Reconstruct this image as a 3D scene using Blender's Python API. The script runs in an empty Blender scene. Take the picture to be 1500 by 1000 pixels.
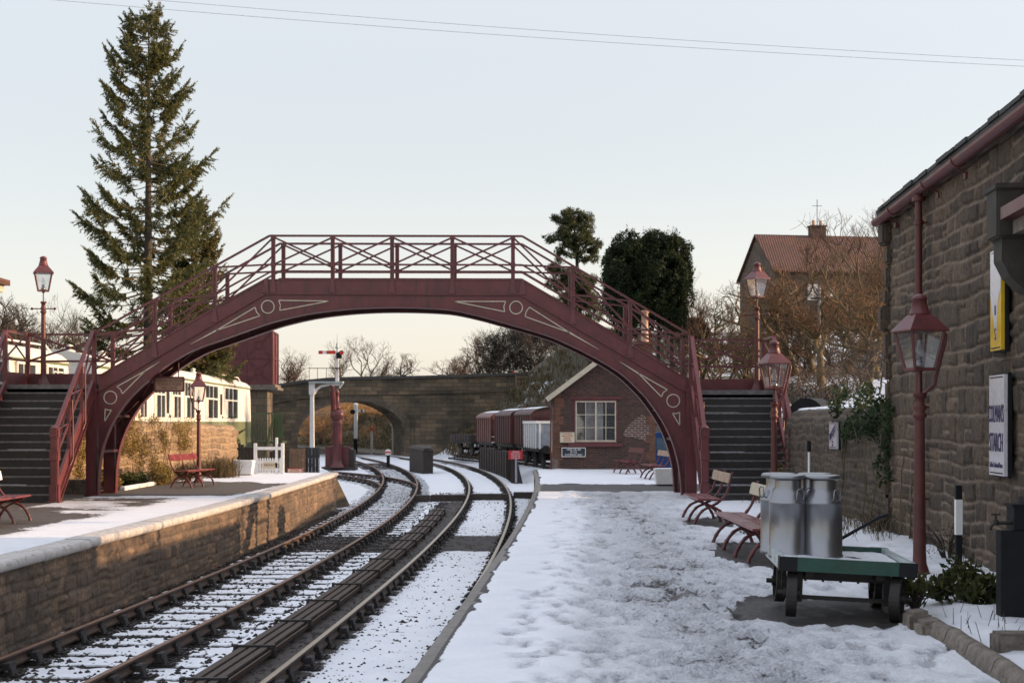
import bpy, bmesh, math, random
import numpy as np
from mathutils import Vector, Matrix
from mathutils.geometry import tessellate_polygon
R = math.radians
SC = bpy.context.scene
COL = SC.collection
rnd = random.Random(7)
F = 2083.0          # focal length in photograph pixels
EYE = 1.7
def at(px, py, Y):  # a point of the photograph at depth Y (camera at the origin, eye 1.7 m)
    return ((px-750)/F*Y, Y, EYE+(618-py)/F*Y)
# ------------------------------------------------------------------ noise
def _h(ix, iy, seed):
    n = (ix.astype(np.int64)*374761393 + iy.astype(np.int64)*668265263 + seed*1442695041) & 0xffffffff
    n = ((n ^ (n >> 13))*1274126177) & 0xffffffff
    n = n ^ (n >> 16)
    return (n & 0xffff)/65535.0
def vnoise(x, y, seed=0):
    x = np.asarray(x, float); y = np.asarray(y, float)
    ix = np.floor(x); iy = np.floor(y); fx = x-ix; fy = y-iy
    fx = fx*fx*(3-2*fx); fy = fy*fy*(3-2*fy)
    a = _h(ix, iy, seed); b = _h(ix+1, iy, seed); c = _h(ix, iy+1, seed); d = _h(ix+1, iy+1, seed)
    return (a*(1-fx)+b*fx)*(1-fy)+(c*(1-fx)+d*fx)*fy
def fbm(x, y, o=4, seed=0):
    s = 0; a = 1; t = 0
    for k in range(o):
        s = s+a*vnoise(np.asarray(x)*2**k, np.asarray(y)*2**k, seed+k*17); t += a; a *= .5
    return s/t
def sst(a, b, x):
    t = np.clip((np.asarray(x, float)-a)/(b-a), 0, 1)
    return t*t*(3-2*t)
# ------------------------------------------------------------------ materials
def nodes(name):
    m = bpy.data.materials.new(name); m.use_nodes = True
    nt = m.node_tree; b = nt.nodes['Principled BSDF']
    return m, nt, b
def N(nt, t, **kw):
    n = nt.nodes.new(t)
    for k, v in kw.items():
        if k in ('data_type', 'operation', 'blend_type', 'noise_dimensions', 'feature', 'attribute_name', 'offset', 'squash', 'invert', 'distance', 'musgrave_type', 'wave_type', 'bands_direction'):
            setattr(n, k, v)
        else:
            n.inputs[k.replace('_', ' ')].default_value = v
    return n
def ramp(nt, src, stops):
    r = nt.nodes.new('ShaderNodeValToRGB')
    while len(r.color_ramp.elements) < len(stops): r.color_ramp.elements.new(.5)
    for e, (p, c) in zip(r.color_ramp.elements, stops):
        e.position = p; e.color = (c, c, c, 1) if isinstance(c, (int, float)) else (*c, 1)
    nt.links.new(src, r.inputs[0]); return r
def mix(nt, fac, a, b, bt='MIX'):
    m = nt.nodes.new('ShaderNodeMix'); m.data_type = 'RGBA'; m.blend_type = bt
    for s, v in ((m.inputs[0], fac), (m.inputs[6], a), (m.inputs[7], b)):
        if isinstance(v, (int, float)): s.default_value = v
        elif isinstance(v, tuple): s.default_value = (*v, 1)
        else: nt.links.new(v, s)
    return m.outputs[2]
def mth(nt, op, a, b=0.0, c=None):
    m = nt.nodes.new('ShaderNodeMath'); m.operation = op
    for i, v in enumerate((a, b, c)):
        if v is None: continue
        if isinstance(v, (int, float)): m.inputs[i].default_value = v
        else: nt.links.new(v, m.inputs[i])
    return m.outputs[0]
def attr(nt, name):
    a = nt.nodes.new('ShaderNodeAttribute'); a.attribute_name = name; return a
def noise(nt, co, scale, detail=4, rough=.55):
    n = nt.nodes.new('ShaderNodeTexNoise'); n.inputs['Scale'].default_value = scale
    n.inputs['Detail'].default_value = detail; n.inputs['Roughness'].default_value = rough
    if co is not None: nt.links.new(co, n.inputs['Vector'])
    return n
def bump(nt, b, h, strength=.4, dist=.02):
    n = nt.nodes.new('ShaderNodeBump'); n.inputs['Strength'].default_value = strength; n.inputs['Distance'].default_value = dist
    nt.links.new(h, n.inputs['Height']); nt.links.new(n.outputs[0], b.inputs['Normal']); return n
def wco(nt):        # world position as coordinates
    g = nt.nodes.new('ShaderNodeNewGeometry'); return g.outputs['Position']
def wallco(nt):     # (along the wall, up) for any vertical face
    g = nt.nodes.new('ShaderNodeNewGeometry')
    sp = nt.nodes.new('ShaderNodeSeparateXYZ'); nt.links.new(g.outputs['Position'], sp.inputs[0])
    sn = nt.nodes.new('ShaderNodeSeparateXYZ'); nt.links.new(g.outputs['True Normal'], sn.inputs[0])
    f = mth(nt, 'GREATER_THAN', mth(nt, 'ABSOLUTE', sn.outputs[0]), .6)
    u = mth(nt, 'ADD', mth(nt, 'MULTIPLY', sp.outputs[1], f), mth(nt, 'MULTIPLY', sp.outputs[0], mth(nt, 'SUBTRACT', 1.0, f)))
    c = nt.nodes.new('ShaderNodeCombineXYZ'); nt.links.new(u, c.inputs[0]); nt.links.new(sp.outputs[2], c.inputs[1])
    return c.outputs[0]
def plain(name, col, rough=.5, metal=0, var=.18, sc=6, bmp=0.0, bsc=40, dirt=None, spec=None, col2=None, streak=None):
    m, nt, b = nodes(name)
    tc = nt.nodes.new('ShaderNodeTexCoord'); co = tc.outputs['Object']
    n1 = noise(nt, co, sc, 5)
    lo = tuple(c*(1-var) for c in col) if col2 is None else col2
    hi = tuple(min(1, c*(1+var)) for c in col)
    r = ramp(nt, n1.outputs[0], [(.3, lo), (.7, hi)])
    out = r.outputs[0]
    if dirt:
        n2 = noise(nt, co, sc*2.7, 6, .7)
        f = ramp(nt, n2.outputs[0], [(.52, 0.0), (.7, 1.0)])
        out = mix(nt, mth(nt, 'MULTIPLY', f.outputs[0], dirt[1]), out, dirt[0])
    if streak:
        mp = nt.nodes.new('ShaderNodeMapping'); mp.inputs['Scale'].default_value = (9, 9, 1.1); nt.links.new(wco(nt), mp.inputs[0])
        s1 = noise(nt, mp.outputs[0], 1.0, 6, .7); s2 = noise(nt, wco(nt), .9, 4)
        f = mth(nt, 'MULTIPLY', ramp(nt, s1.outputs[0], [(.50, 0.0), (.66, 1.0)]).outputs[0], ramp(nt, s2.outputs[0], [(.42, 0.0), (.6, 1.0)]).outputs[0])
        out = mix(nt, mth(nt, 'MULTIPLY', f, streak[1]), out, streak[0])
    nt.links.new(out, b.inputs['Base Color'])
    b.inputs['Metallic'].default_value = metal
    rr = mth(nt, 'MULTIPLY_ADD', n1.outputs[0], .25, rough-.12)
    nt.links.new(rr, b.inputs['Roughness'])
    if spec is not None: b.inputs['Specular IOR Level'].default_value = spec
    if bmp:
        n3 = noise(nt, co, bsc, 4); bump(nt, b, n3.outputs[0], bmp, .01)
    return m
M = {}
M['maroon'] = plain('maroon_paint', (.118, .028, .031), .42, var=.24, sc=3, dirt=((.05, .026, .022), .6), bmp=.12, streak=((.038, .026, .020), .75))
M['maroon_dark'] = plain('dark_maroon_paint', (.055, .013, .015), .5, var=.2, sc=3, dirt=((.05, .03, .02), .6))
M['maroon_old'] = plain('faded_maroon_paint', (.085, .019, .016), .5, var=.3, sc=2, dirt=((.10, .05, .035), .6))
M['cream'] = plain('cream_paint', (.50, .45, .35), .5, var=.12, dirt=((.30, .25, .17), .5))
M['white'] = plain('white_paint', (.78, .78, .76), .45, var=.06, dirt=((.45, .42, .36), .4))
M['coachwhite'] = plain('coach_white_paint', (.76, .75, .70), .35, var=.05, sc=1.5, dirt=((.62, .56, .42), .4))
M['coachroof'] = plain('coach_roof_paint', (.66, .64, .58), .55, var=.08, sc=1.5, dirt=((.5, .45, .35), .5))
M['green'] = plain('green_paint', (.15, .175, .09), .45, var=.15)
M['rodbrown'] = plain('brown_rodding', (.060, .040, .030), .75, var=.35, sc=5, bmp=.4)
M['green2'] = plain('gangway_green', (.055, .080, .034), .5, var=.2)
M['greyg'] = plain('pale_green_grey', (.40, .47, .46), .3, var=.15, dirt=((.2, .2, .17), .5))
M['dgreen'] = plain('dark_green_paint', (.008, .06, .042), .38, var=.2, dirt=((.01, .03, .02), .6))
M['black'] = plain('black_paint', (.010, .011, .014), .6, var=.3, bmp=.1, spec=.25)
M['iron'] = plain('dark_iron', (.018, .015, .014), .6, var=.3, bmp=.3)
M['rust'] = plain('rusty_rail', (.048, .027, .018), .7, var=.3, sc=8, bmp=.3, dirt=((.16, .08, .04), .5))
M['railtop'] = plain('worn_rail_head', (.36, .29, .22), .36, .75, var=.15)
M['railtoprust'] = plain('rusty_rail_head', (.20, .105, .06), .5, .4, var=.3)
M['steel'] = plain('dull_steel', (.27, .275, .29), .33, .9, var=.08, sc=5, bmp=.30, bsc=9)
M['oldwood'] = plain('weathered_wood', (.040, .031, .026), .8, var=.35, sc=5, bmp=.5, bsc=30)
M['tan_wood'] = plain('tan_fence_wood', (.17, .11, .07), .8, var=.3, sc=5, bmp=.4)  # tan brown wood colour shared by the fences
M['step'] = plain('stair_tread', (.020, .018, .0175), .7, var=.4, sc=9, bmp=.4)
M['nosing'] = plain('worn_step_edge', (.11, .105, .105), .55, var=.4, sc=9)
M['concrete'] = plain('weathered_stone', (.17, .145, .12), .85, var=.4, sc=9, bmp=.9, bsc=30, dirt=((.04, .034, .026), .85))
M['coping'] = plain('pale_coping_stone', (.20, .185, .17), .8, var=.2, sc=6, bmp=.5, bsc=25, dirt=((.17, .15, .12), .5))
M['wcoping'] = plain('whitewashed_coping', (.46, .44, .42), .75, var=.16, sc=4, bmp=.5, bsc=14, dirt=((.12, .10, .085), .9))
M['earth'] = plain('bare_earth', (.09, .066, .05), .95, var=.4, sc=4, bmp=.7, bsc=30)
M['ballast'] = plain('ballast_stone', (.030, .025, .022), .85, var=.5, sc=1.5)
M['slate'] = plain('roof_slate', (.030, .031, .030), .7, var=.35, sc=2.5, bmp=.5, bsc=12)
M['bark'] = plain('bark', (.045, .035, .027), .9, var=.3, sc=5)
M['barkg'] = plain('mossy_bark', (.10, .075, .035), .9, var=.35, sc=2)
M['twig'] = plain('twigs', (.085, .052, .033), .9, var=.3, sc=.6)
M['twigo'] = plain('russet_twigs', (.145, .080, .038), .9, var=.35, sc=.5)
M['twigg'] = plain('grey_twigs', (.05, .039, .031), .9, var=.3, sc=.6)
M['glassdark'] = plain('window_glass', (.035, .04, .045), .12, 0, var=.5, sc=.8)
M['curtain'] = plain('pale_curtain', (.55, .53, .50), .8, var=.25, sc=4)
M['red'] = plain('signal_red', (.62, .035, .02), .4, var=.08)
M['signred'] = plain('sign_red', (.45, .02, .03), .4, var=.08)
M['blue'] = plain('blue_paint', (.02, .06, .20), .35, var=.2)
M['yellow'] = plain('enamel_yellow', (.70, .44, .02), .12, var=.08)
M['enamel'] = plain('enamel_white', (.62, .60, .64), .14, var=.06, dirt=((.4, .3, .22), .5))
M['navy'] = plain('enamel_navy', (.03, .025, .10), .2, var=.1)
M['signcream'] = plain('sign_cream', (.60, .52, .38), .4, var=.06)
M['signtan'] = plain('sign_tan', (.34, .20, .125), .4, var=.06)
M['text_dark'] = plain('dark_lettering', (.10, .035, .03), .5, var=0)
M['text_white'] = plain('white_lettering', (.8, .8, .8), .5, var=0)
M['pot'] = plain('terracotta', (.42, .27, .20), .7, var=.2)
M['snow'] = None
def foliage(name, c1, c2, tr=.25):
    m, nt, b = nodes(name)
    a = attr(nt, 'leaf')
    n = noise(nt, wco(nt), .9, 2)
    f = mth(nt, 'ADD', mth(nt, 'MULTIPLY', a.outputs['Fac'], .6), mth(nt, 'MULTIPLY', n.outputs[0], .4))
    r = ramp(nt, f, [(.2, c1), (.8, c2)])
    nt.links.new(r.outputs[0], b.inputs['Base Color']); b.inputs['Roughness'].default_value = .65
    b.inputs['Specular IOR Level'].default_value = .25
    t = nt.nodes.new('ShaderNodeBsdfTranslucent'); nt.links.new(r.outputs[0], t.inputs[0])
    ms = nt.nodes.new('ShaderNodeMixShader'); ms.inputs[0].default_value = tr
    nt.links.new(b.outputs[0], ms.inputs[1]); nt.links.new(t.outputs[0], ms.inputs[2])
    nt.links.new(ms.outputs[0], nt.nodes['Material Output'].inputs[0]); return m
M['needle'] = foliage('spruce_needles', (.045, .066, .028), (.19, .175, .065))
M['needle2'] = foliage('dense_spruce_needles', (.045, .05, .018), (.21, .17, .05))
M['pine'] = foliage('pine_needles', (.05, .065, .03), (.14, .14, .06))
M['cypress'] = foliage('cypress_foliage', (.012, .022, .009), (.040, .058, .018))
M['laurel'] = foliage('laurel_leaves', (.015, .03, .012), (.13, .12, .03))
M['ivy'] = foliage('ivy_leaves', (.012, .028, .012), (.05, .08, .03))
M['dryleaf'] = foliage('dry_creeper_leaves', (.13, .10, .03), (.36, .25, .08))
M['grass'] = foliage('dry_grass', (.05, .04, .018), (.15, .11, .055))
M['scrub'] = foliage('golden_scrub', (.20, .12, .05), (.55, .33, .15))
M['dkscrub'] = foliage('dark_thicket', (.022, .018, .013), (.048, .037, .026))
def snowmat(name, under, under2, iced=False, fine=30, thr=(.46, .54)):
    m, nt, b = nodes(name)
    co = wco(nt)
    bare = attr(nt, 'bare')
    n1 = noise(nt, co, fine, 6, .7)
    n0 = noise(nt, co, fine*.22, 4, .6)
    x = mth(nt, 'ADD', bare.outputs['Fac'], mth(nt, 'MULTIPLY', mth(nt, 'SUBTRACT', n1.outputs[0], .5), .9))
    x = mth(nt, 'ADD', x, mth(nt, 'MULTIPLY', mth(nt, 'SUBTRACT', n0.outputs[0], .5), .7))
    f = ramp(nt, x, [(thr[0], 0.0), (thr[1], 1.0)])
    u = mix(nt, noise(nt, co, 5, 6, .7).outputs[0], under, under2)
    sn = ramp(nt, noise(nt, co, 2.2, 4).outputs[0], [(.3, (.73, .76, .81)), (.7, (.81, .83, .87))]).outputs[0]
    if iced:
        tr = attr(nt, 'trod')
        n2 = noise(nt, co, 17, 7, .75)
        y = mth(nt, 'ADD', tr.outputs['Fac'], mth(nt, 'MULTIPLY', mth(nt, 'SUBTRACT', n2.outputs[0], .5), 1.1))
        ice = ramp(nt, y, [(.40, 0.0), (.70, 1.0)])
        n7 = noise(nt, co, 42, 4, .7)
        sn = mix(nt, ice.outputs[0], sn, mix(nt, ramp(nt, n7.outputs[0], [(.40, 0.0), (.60, 1.0)]).outputs[0], (.42, .43, .47), (.70, .72, .76)))
        y2 = mth(nt, 'ADD', tr.outputs['Fac'], mth(nt, 'MULTIPLY', mth(nt, 'SUBTRACT', noise(nt, co, 13, 8, .8).outputs[0], .5), 2.2))
        brown = ramp(nt, y2, [(.86, 0.0), (1.0, 1.0)])
        sn = mix(nt, brown.outputs[0], sn, (.10, .085, .078))
    c = mix(nt, f.outputs[0], sn, u)
    nt.links.new(c, b.inputs['Base Color'])
    r = mth(nt, 'MULTIPLY_ADD', f.outputs[0], .2, .55)
    if iced: r = mth(nt, 'SUBTRACT', r, mth(nt, 'MULTIPLY', ice.outputs[0], .22))
    nt.links.new(r, b.inputs['Roughness'])
    h = mth(nt, 'SUBTRACT', mth(nt, 'MULTIPLY', noise(nt, co, fine*1.3, 6, .7).outputs[0], .5), f.outputs[0])
    if iced:
        hh = mth(nt, 'MULTIPLY', mth(nt, 'MULTIPLY', noise(nt, co, 15, 6, .7).outputs[0], tr.outputs['Fac']), 3.0)
        h = mth(nt, 'ADD', h, hh); h = mth(nt, 'SUBTRACT', h, mth(nt, 'MULTIPLY', brown.outputs[0], .6))
    bump(nt, b, h, 1.0 if iced else .8, .03 if iced else .02)
    return m
M['psnow'] = snowmat('platform_snow', (.050, .047, .046), (.085, .078, .074), True, 14)
M['psnowl'] = snowmat('platform_snow_thin', (.055, .045, .038), (.095, .075, .058), True, 12)
M['bsnow'] = snowmat('ballast_snow', (.024, .019, .016), (.060, .046, .036), False, 26)
M['hsnow'] = snowmat('hillside', (.035, .036, .016), (.080, .058, .034), False, 1.6, (.44, .56))
M['bedsnow'] = snowmat('bed_snow', (.04, .03, .025), (.07, .05, .04), False, 8)
M['topsnow'] = plain('settled_snow', (.76, .79, .83), .6, var=.04, bmp=.4, bsc=20)
def stonemat(name, c1, c2, c3, mortar, dark):
    m, nt, b = nodes(name)
    co = wco(nt); t = attr(nt, 'tint'); mo = attr(nt, 'mort')
    r = ramp(nt, t.outputs['Fac'], [(0, c1), (.5, c2), (1, c3)])
    n = noise(nt, co, 11, 8, .78)
    c = mix(nt, ramp(nt, n.outputs[0], [(.38, 0.0), (.62, 1.0)]).outputs[0], mix(nt, .75, r.outputs[0], dark), r.outputs[0])
    mp = nt.nodes.new('ShaderNodeMapping'); mp.inputs['Scale'].default_value = (26, 26, 5); nt.links.new(co, mp.inputs[0])
    n4 = noise(nt, mp.outputs[0], 1.0, 5, .7)
    c = mix(nt, mth(nt, 'MULTIPLY', ramp(nt, n4.outputs[0], [(.5, 0.0), (.68, 1.0)]).outputs[0], .5), c, c3)
    n5 = noise(nt, co, 34, 5, .75)
    c = mix(nt, .65, c, mix(nt, 1.0, c, ramp(nt, n5.outputs[0], [(.34, .35), (.68, 2.0)]).outputs[0], 'MULTIPLY'))
    n2 = noise(nt, co, 1.1, 4)
    c = mix(nt, mth(nt, 'MULTIPLY', ramp(nt, n2.outputs[0], [(.45, 0.0), (.65, 1.0)]).outputs[0], .55), c, dark)
    mm = mth(nt, 'MULTIPLY', mo.outputs['Fac'], ramp(nt, noise(nt, co, 2.5, 5, .7).outputs[0], [(.30, .25), (.55, 1.0)]).outputs[0])
    c = mix(nt, mm, c, mortar)
    nt.links.new(c, b.inputs['Base Color']); b.inputs['Roughness'].default_value = .88
    bump(nt, b, mth(nt, 'ADD', noise(nt, co, 30, 7, .8).outputs[0], n4.outputs[0]), 1.0, .02)
    return m
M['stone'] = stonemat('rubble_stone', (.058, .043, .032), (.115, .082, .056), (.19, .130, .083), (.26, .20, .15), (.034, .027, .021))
M['stoneb'] = stonemat('mossy_rubble_stone', (.050, .040, .030), (.080, .062, .046), (.125, .093, .066), (.15, .115, .085), (.024, .021, .016))
M['stonel'] = stonemat('platform_face_stone', (.085, .065, .050), (.155, .112, .080), (.28, .185, .115), (.14, .11, .085), (.045, .036, .029))
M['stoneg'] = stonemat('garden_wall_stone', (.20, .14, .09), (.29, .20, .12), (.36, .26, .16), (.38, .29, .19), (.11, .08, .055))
def brickmat(name, c1, c2, mortar, bw, bh, ms=.012, vs=.5, offset=.5, dark=(.05, .035, .03), streak=.6, bs=.5):
    m, nt, b = nodes(name)
    co = wallco(nt)
    br = nt.nodes.new('ShaderNodeTexBrick'); nt.links.new(co, br.inputs['Vector'])
    br.offset = offset
    br.inputs['Scale'].default_value = 1; br.inputs['Brick Width'].default_value = bw; br.inputs['Row Height'].default_value = bh
    br.inputs['Mortar Size'].default_value = ms; br.inputs['Mortar Smooth'].default_value = .3; br.inputs['Bias'].default_value = 0
    br.inputs['Color1'].default_value = (*c1, 1); br.inputs['Color2'].default_value = (*c2, 1); br.inputs['Mortar'].default_value = (*mortar, 1)
    n = noise(nt, co, vs, 6, .65)
    f = ramp(nt, n.outputs[0], [(.42, 0.0), (.62, 1.0)])
    c = mix(nt, mth(nt, 'MULTIPLY', f.outputs[0], streak), br.outputs[0], dark)
    n2 = noise(nt, co, 9, 5, .7)
    c = mix(nt, .5, c, mix(nt, 1.0, c, ramp(nt, n2.outputs[0], [(.3, .5), (.7, 1.5)]).outputs[0], 'MULTIPLY'))
    nt.links.new(c, b.inputs['Base Color']); b.inputs['Roughness'].default_value = .88
    h = mth(nt, 'SUBTRACT', mth(nt, 'MULTIPLY', n2.outputs[0], .5), br.outputs['Fac'])
    bump(nt, b, h, bs, .02)
    return m
M['brick'] = brickmat('sooty_brick', (.050, .027, .022), (.105, .045, .032), (.10, .082, .072), .225, .08, .010, .9, streak=.65)
M['brickr'] = brickmat('orange_brick', (.12, .05, .032), (.17, .065, .036), (.12, .095, .075), .225, .08, .010, 1.5, streak=.3)
M['brickw'] = brickmat('repointed_brick', (.075, .034, .027), (.15, .052, .034), (.32, .29, .26), .225, .08, .014, 1.5, streak=.3)
M['ashlar'] = brickmat('road_bridge_stone', (.075, .060, .040), (.20, .145, .088), (.06, .048, .034), .85, .32, .02, .22, streak=.75, dark=(.022, .019, .015))
M['ashlart'] = brickmat('tower_stone', (.10, .08, .055), (.17, .13, .085), (.06, .05, .035), .9, .45, .02, .4, streak=.4)
M['housestone'] = brickmat('house_stone', (.09, .07, .05), (.15, .11, .078), (.09, .07, .055), .6, .3, .02, .3, streak=.4)
def pantile():
    m, nt, b = nodes('pantile_roof')
    co = wco(nt)
    w = nt.nodes.new('ShaderNodeTexWave'); w.inputs['Scale'].default_value = 1.6; w.inputs['Distortion'].default_value = .4; nt.links.new(co, w.inputs[0])
    w2 = nt.nodes.new('ShaderNodeTexWave'); w2.bands_direction = 'Z'; w2.inputs['Scale'].default_value = 1.9; nt.links.new(co, w2.inputs[0])
    n = noise(nt, co, .8, 5, .7)
    r = ramp(nt, n.outputs[0], [(.3, (.05, .027, .02)), (.7, (.125, .052, .034))])
    c = mix(nt, mth(nt, 'MULTIPLY', w2.outputs[1] if False else w2.outputs['Fac'], .35), r.outputs[0], (.10, .04, .03))
    nt.links.new(c, b.inputs['Base Color']); b.inputs['Roughness'].default_value = .8
    bump(nt, b, mth(nt, 'ADD', w.outputs['Fac'], w2.outputs['Fac']), .8, .05)
    return m
M['pantile'] = pantile()
def glassm():
    m, nt, b = nodes('lamp_glass')
    t = nt.nodes.new('ShaderNodeBsdfTransparent'); t.inputs[0].default_value = (.92, .94, .95, 1)
    g = nt.nodes.new('ShaderNodeBsdfGlossy'); g.inputs['Roughness'].default_value = .03
    d = nt.nodes.new('ShaderNodeBsdfDiffuse'); d.inputs[0].default_value = (.7, .72, .74, 1)
    ms = nt.nodes.new('ShaderNodeMixShader'); ms.inputs[0].default_value = .14
    m2 = nt.nodes.new('ShaderNodeMixShader'); m2.inputs[0].default_value = .045
    nt.links.new(t.outputs[0], ms.inputs[1]); nt.links.new(g.outputs[0], ms.inputs[2])
    nt.links.new(ms.outputs[0], m2.inputs[1]); nt.links.new(d.outputs[0], m2.inputs[2])
    nt.links.new(m2.outputs[0], nt.nodes['Material Output'].inputs[0]); return m
M['glass'] = glassm()
# ------------------------------------------------------------------ mesh builder
class MB:
    def __init__(s): s.v = []; s.f = []; s.mi = []; s.sm = []; s.cur = 0; s.leaf = None
    def add(s, vs, fs, smooth=False):
        o = len(s.v); s.v += [tuple(p) for p in vs]
        for f in fs: s.f.append(tuple(i+o for i in f)); s.mi.append(s.cur); s.sm.append(smooth)
        return s
    def box(s, x0, x1, y0, y1, z0, z1, bev=0):
        if x0 > x1: x0, x1 = x1, x0
        if y0 > y1: y0, y1 = y1, y0
        if z0 > z1: z0, z1 = z1, z0
        return s.hexa([(x0, y0, z0), (x1, y0, z0), (x1, y1, z0), (x0, y1, z0), (x0, y0, z1), (x1, y0, z1), (x1, y1, z1), (x0, y1, z1)])
    def hexa(s, c):
        return s.add(c, [(0, 3, 2, 1), (4, 5, 6, 7), (0, 1, 5, 4), (1, 2, 6, 5), (2, 3, 7, 6), (3, 0, 4, 7)])
    def bbox(s, x0, x1, y0, y1, z0, z1, b=.01):   # bevelled box
        bm = bmesh.new(); bmesh.ops.create_cube(bm, size=1)
        for v in bm.verts: v.co = Vector((x0+(v.co.x+.5)*(x1-x0), y0+(v.co.y+.5)*(y1-y0), z0+(v.co.z+.5)*(z1-z0)))
        bmesh.ops.bevel(bm, geom=bm.edges[:], offset=b, segments=2, affect='EDGES')
        bm.verts.index_update()
        s.add([v.co[:] for v in bm.verts], [[v.index for v in f.verts] for f in bm.faces]); bm.free(); return s
    def bar(s, a, b, w, h, up=(0, 0, 1)):
        a = Vector(a); b = Vector(b); d = (b-a).normalized(); up = Vector(up)
        if abs(d.dot(up)) > .98: up = Vector((0, 1, 0))
        x = d.cross(up).normalized()*w/2; y = x.cross(d).normalized()*h/2
        c = [a-x-y, a+x-y, a+x+y, a-x+y, b-x-y, b+x-y, b+x+y, b-x+y]
        return s.add(c, [(0, 1, 2, 3), (7, 6, 5, 4), (0, 4, 5, 1), (1, 5, 6, 2), (2, 6, 7, 3), (3, 7, 4, 0)])
    def tube(s, pts, r, n=8, caps=True):
        pts = [Vector(p) for p in pts]; rs = r if isinstance(r, (list, tuple)) else [r]*len(pts)
        o = len(s.v); vs = []; prev = None
        for i, p in enumerate(pts):
            d = (pts[min(i+1, len(pts)-1)]-pts[max(i-1, 0)]).normalized()
            if prev is None:
                u = Vector((0, 0, 1)) if abs(d.z) < .9 else Vector((1, 0, 0)); x = d.cross(u).normalized()
            else: x = (prev-d*prev.dot(d)).normalized()
            prev = x; y = d.cross(x)
            for k in range(n):
                a = 2*math.pi*k/n; vs.append(p+(x*math.cos(a)+y*math.sin(a))*rs[i])
        fs = []
        for i in range(len(pts)-1):
            for k in range(n):
                a = i*n+k; b = i*n+(k+1) % n; fs.append((a, b, b+n, a+n))
        s.add(vs, fs, True)
        if caps:
            s.add(vs[:n], [tuple(range(n))[::-1]]); s.add(vs[-n:], [tuple(range(n))])
        return s
    def lathe(s, prof, c=(0, 0, 0), n=20, flat=False, flute=0):
        vs = []; fs = []
        for r, z in prof:
            for k in range(n):
                a = 2*math.pi*(k+.5)/n; rr = r*(1-flute*(k % 2))
                vs.append((c[0]+rr*math.cos(a), c[1]+rr*math.sin(a), c[2]+z))
        for i in range(len(prof)-1):
            for k in range(n):
                a = i*n+k; b = i*n+(k+1) % n; fs.append((a, b, b+n, a+n))
        s.add(vs, fs, not flat)
        s.add(vs[:n], [tuple(range(n))[::-1]]); s.add(vs[-n:], [tuple(range(n))]); return s
    def prism(s, poly, p0, p1, ax='y'):      # poly in the plane, extruded from p0 to p1 along ax
        def P(q, t):
            if ax == 'y': return (q[0], t, q[1])
            if ax == 'x': return (t, q[0], q[1])
            return (q[0], q[1], t)
        n = len(poly)
        tri = tessellate_polygon([[Vector((q[0], q[1], 0)) for q in poly]])
        vs = [P(q, p0) for q in poly]+[P(q, p1) for q in poly]
        area = sum(poly[i][0]*poly[(i+1) % n][1]-poly[(i+1) % n][0]*poly[i][1] for i in range(n))
        fs = []
        for t in tri:
            fs.append(tuple(t)); fs.append(tuple(i+n for i in reversed(t)))
        for i in range(n):
            j = (i+1) % n; fs.append((i, i+n, j+n, j))
        return s.add(vs, fs)
    def build(s, name, mats, parent=None, fixn=True, split=None):
        me = bpy.data.meshes.new(name)
        v = s.v
        if parent is not None and 'wo' in parent.keys():
            o = parent['wo']; v = [(p[0]-o[0], p[1]-o[1], p[2]-o[2]) for p in v]
        me.from_pydata(v, [], s.f)
        if not isinstance(mats, (list, tuple)): mats = [mats]
        for m in mats: me.materials.append(m)
        me.polygons.foreach_set('material_index', s.mi); me.polygons.foreach_set('use_smooth', s.sm)
        if fixn:
            bm = bmesh.new(); bm.from_mesh(me); bmesh.ops.recalc_face_normals(bm, faces=bm.faces); bm.to_mesh(me); bm.free()
        me.update()
        return link(name, me, parent)
def link(name, me, parent=None):
    o = bpy.data.objects.new(name, me); COL.objects.link(o)
    if parent is not None:
        o.parent = parent
        if 'wo' in parent.keys(): o['wo'] = parent['wo']
    return o
def npmesh(name, v, f, mats, parent=None, attrs=None, smooth=False, mi=None):
    me = bpy.data.meshes.new(name)
    v = np.asarray(v, np.float32); f = np.asarray(f, np.int32)
    if parent is not None and 'wo' in parent.keys(): v = v-np.array(parent['wo'], np.float32)
    me.vertices.add(len(v)); me.vertices.foreach_set('co', v.ravel())
    k = f.shape[1]
    me.loops.add(f.size); me.loops.foreach_set('vertex_index', f.ravel())
    me.polygons.add(len(f)); me.polygons.foreach_set('loop_start', np.arange(0, f.size, k, dtype=np.int32))
    if smooth: me.polygons.foreach_set('use_smooth', np.ones(len(f), bool))
    if not isinstance(mats, (list, tuple)): mats = [mats]
    for m in mats: me.materials.append(m)
    if mi is not None: me.polygons.foreach_set('material_index', np.asarray(mi, np.int32))
    for n, a in (attrs or {}).items():
        at_ = me.attributes.new(n, 'FLOAT', 'POINT'); at_.data.foreach_set('value', np.asarray(a, np.float32).ravel())
    me.update(calc_edges=True); me.validate()
    return link(name, me, parent)
def gridf(nu, nv):  # faces of a (nu x nv) vertex grid, index = i*nv+j
    i, j = np.meshgrid(np.arange(nu-1), np.arange(nv-1), indexing='ij')
    a = (i*nv+j).ravel(); return np.stack([a, a+nv, a+nv+1, a+1], 1)
def tag(o, label=None, cat=None, group=None, kind=None):
    if label: o['label'] = label
    if cat: o['category'] = cat
    if group: o['group'] = group
    if kind: o['kind'] = kind
    return o
def thing(name, label, cat, loc=(0, 0, 0), rz=0, group=None):
    o = bpy.data.objects.new(name, None); COL.objects.link(o); o.location = loc; o.rotation_euler.z = rz
    o['wo'] = (0.0, 0.0, 0.0)
    o.empty_display_size = .2
    return tag(o, label, cat, group)
def thingw(name, label, cat, loc, group=None):   # parts are given in world coordinates
    o = thing(name, label, cat, loc, 0, group); o['wo'] = tuple(float(c) for c in loc); return o
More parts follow.
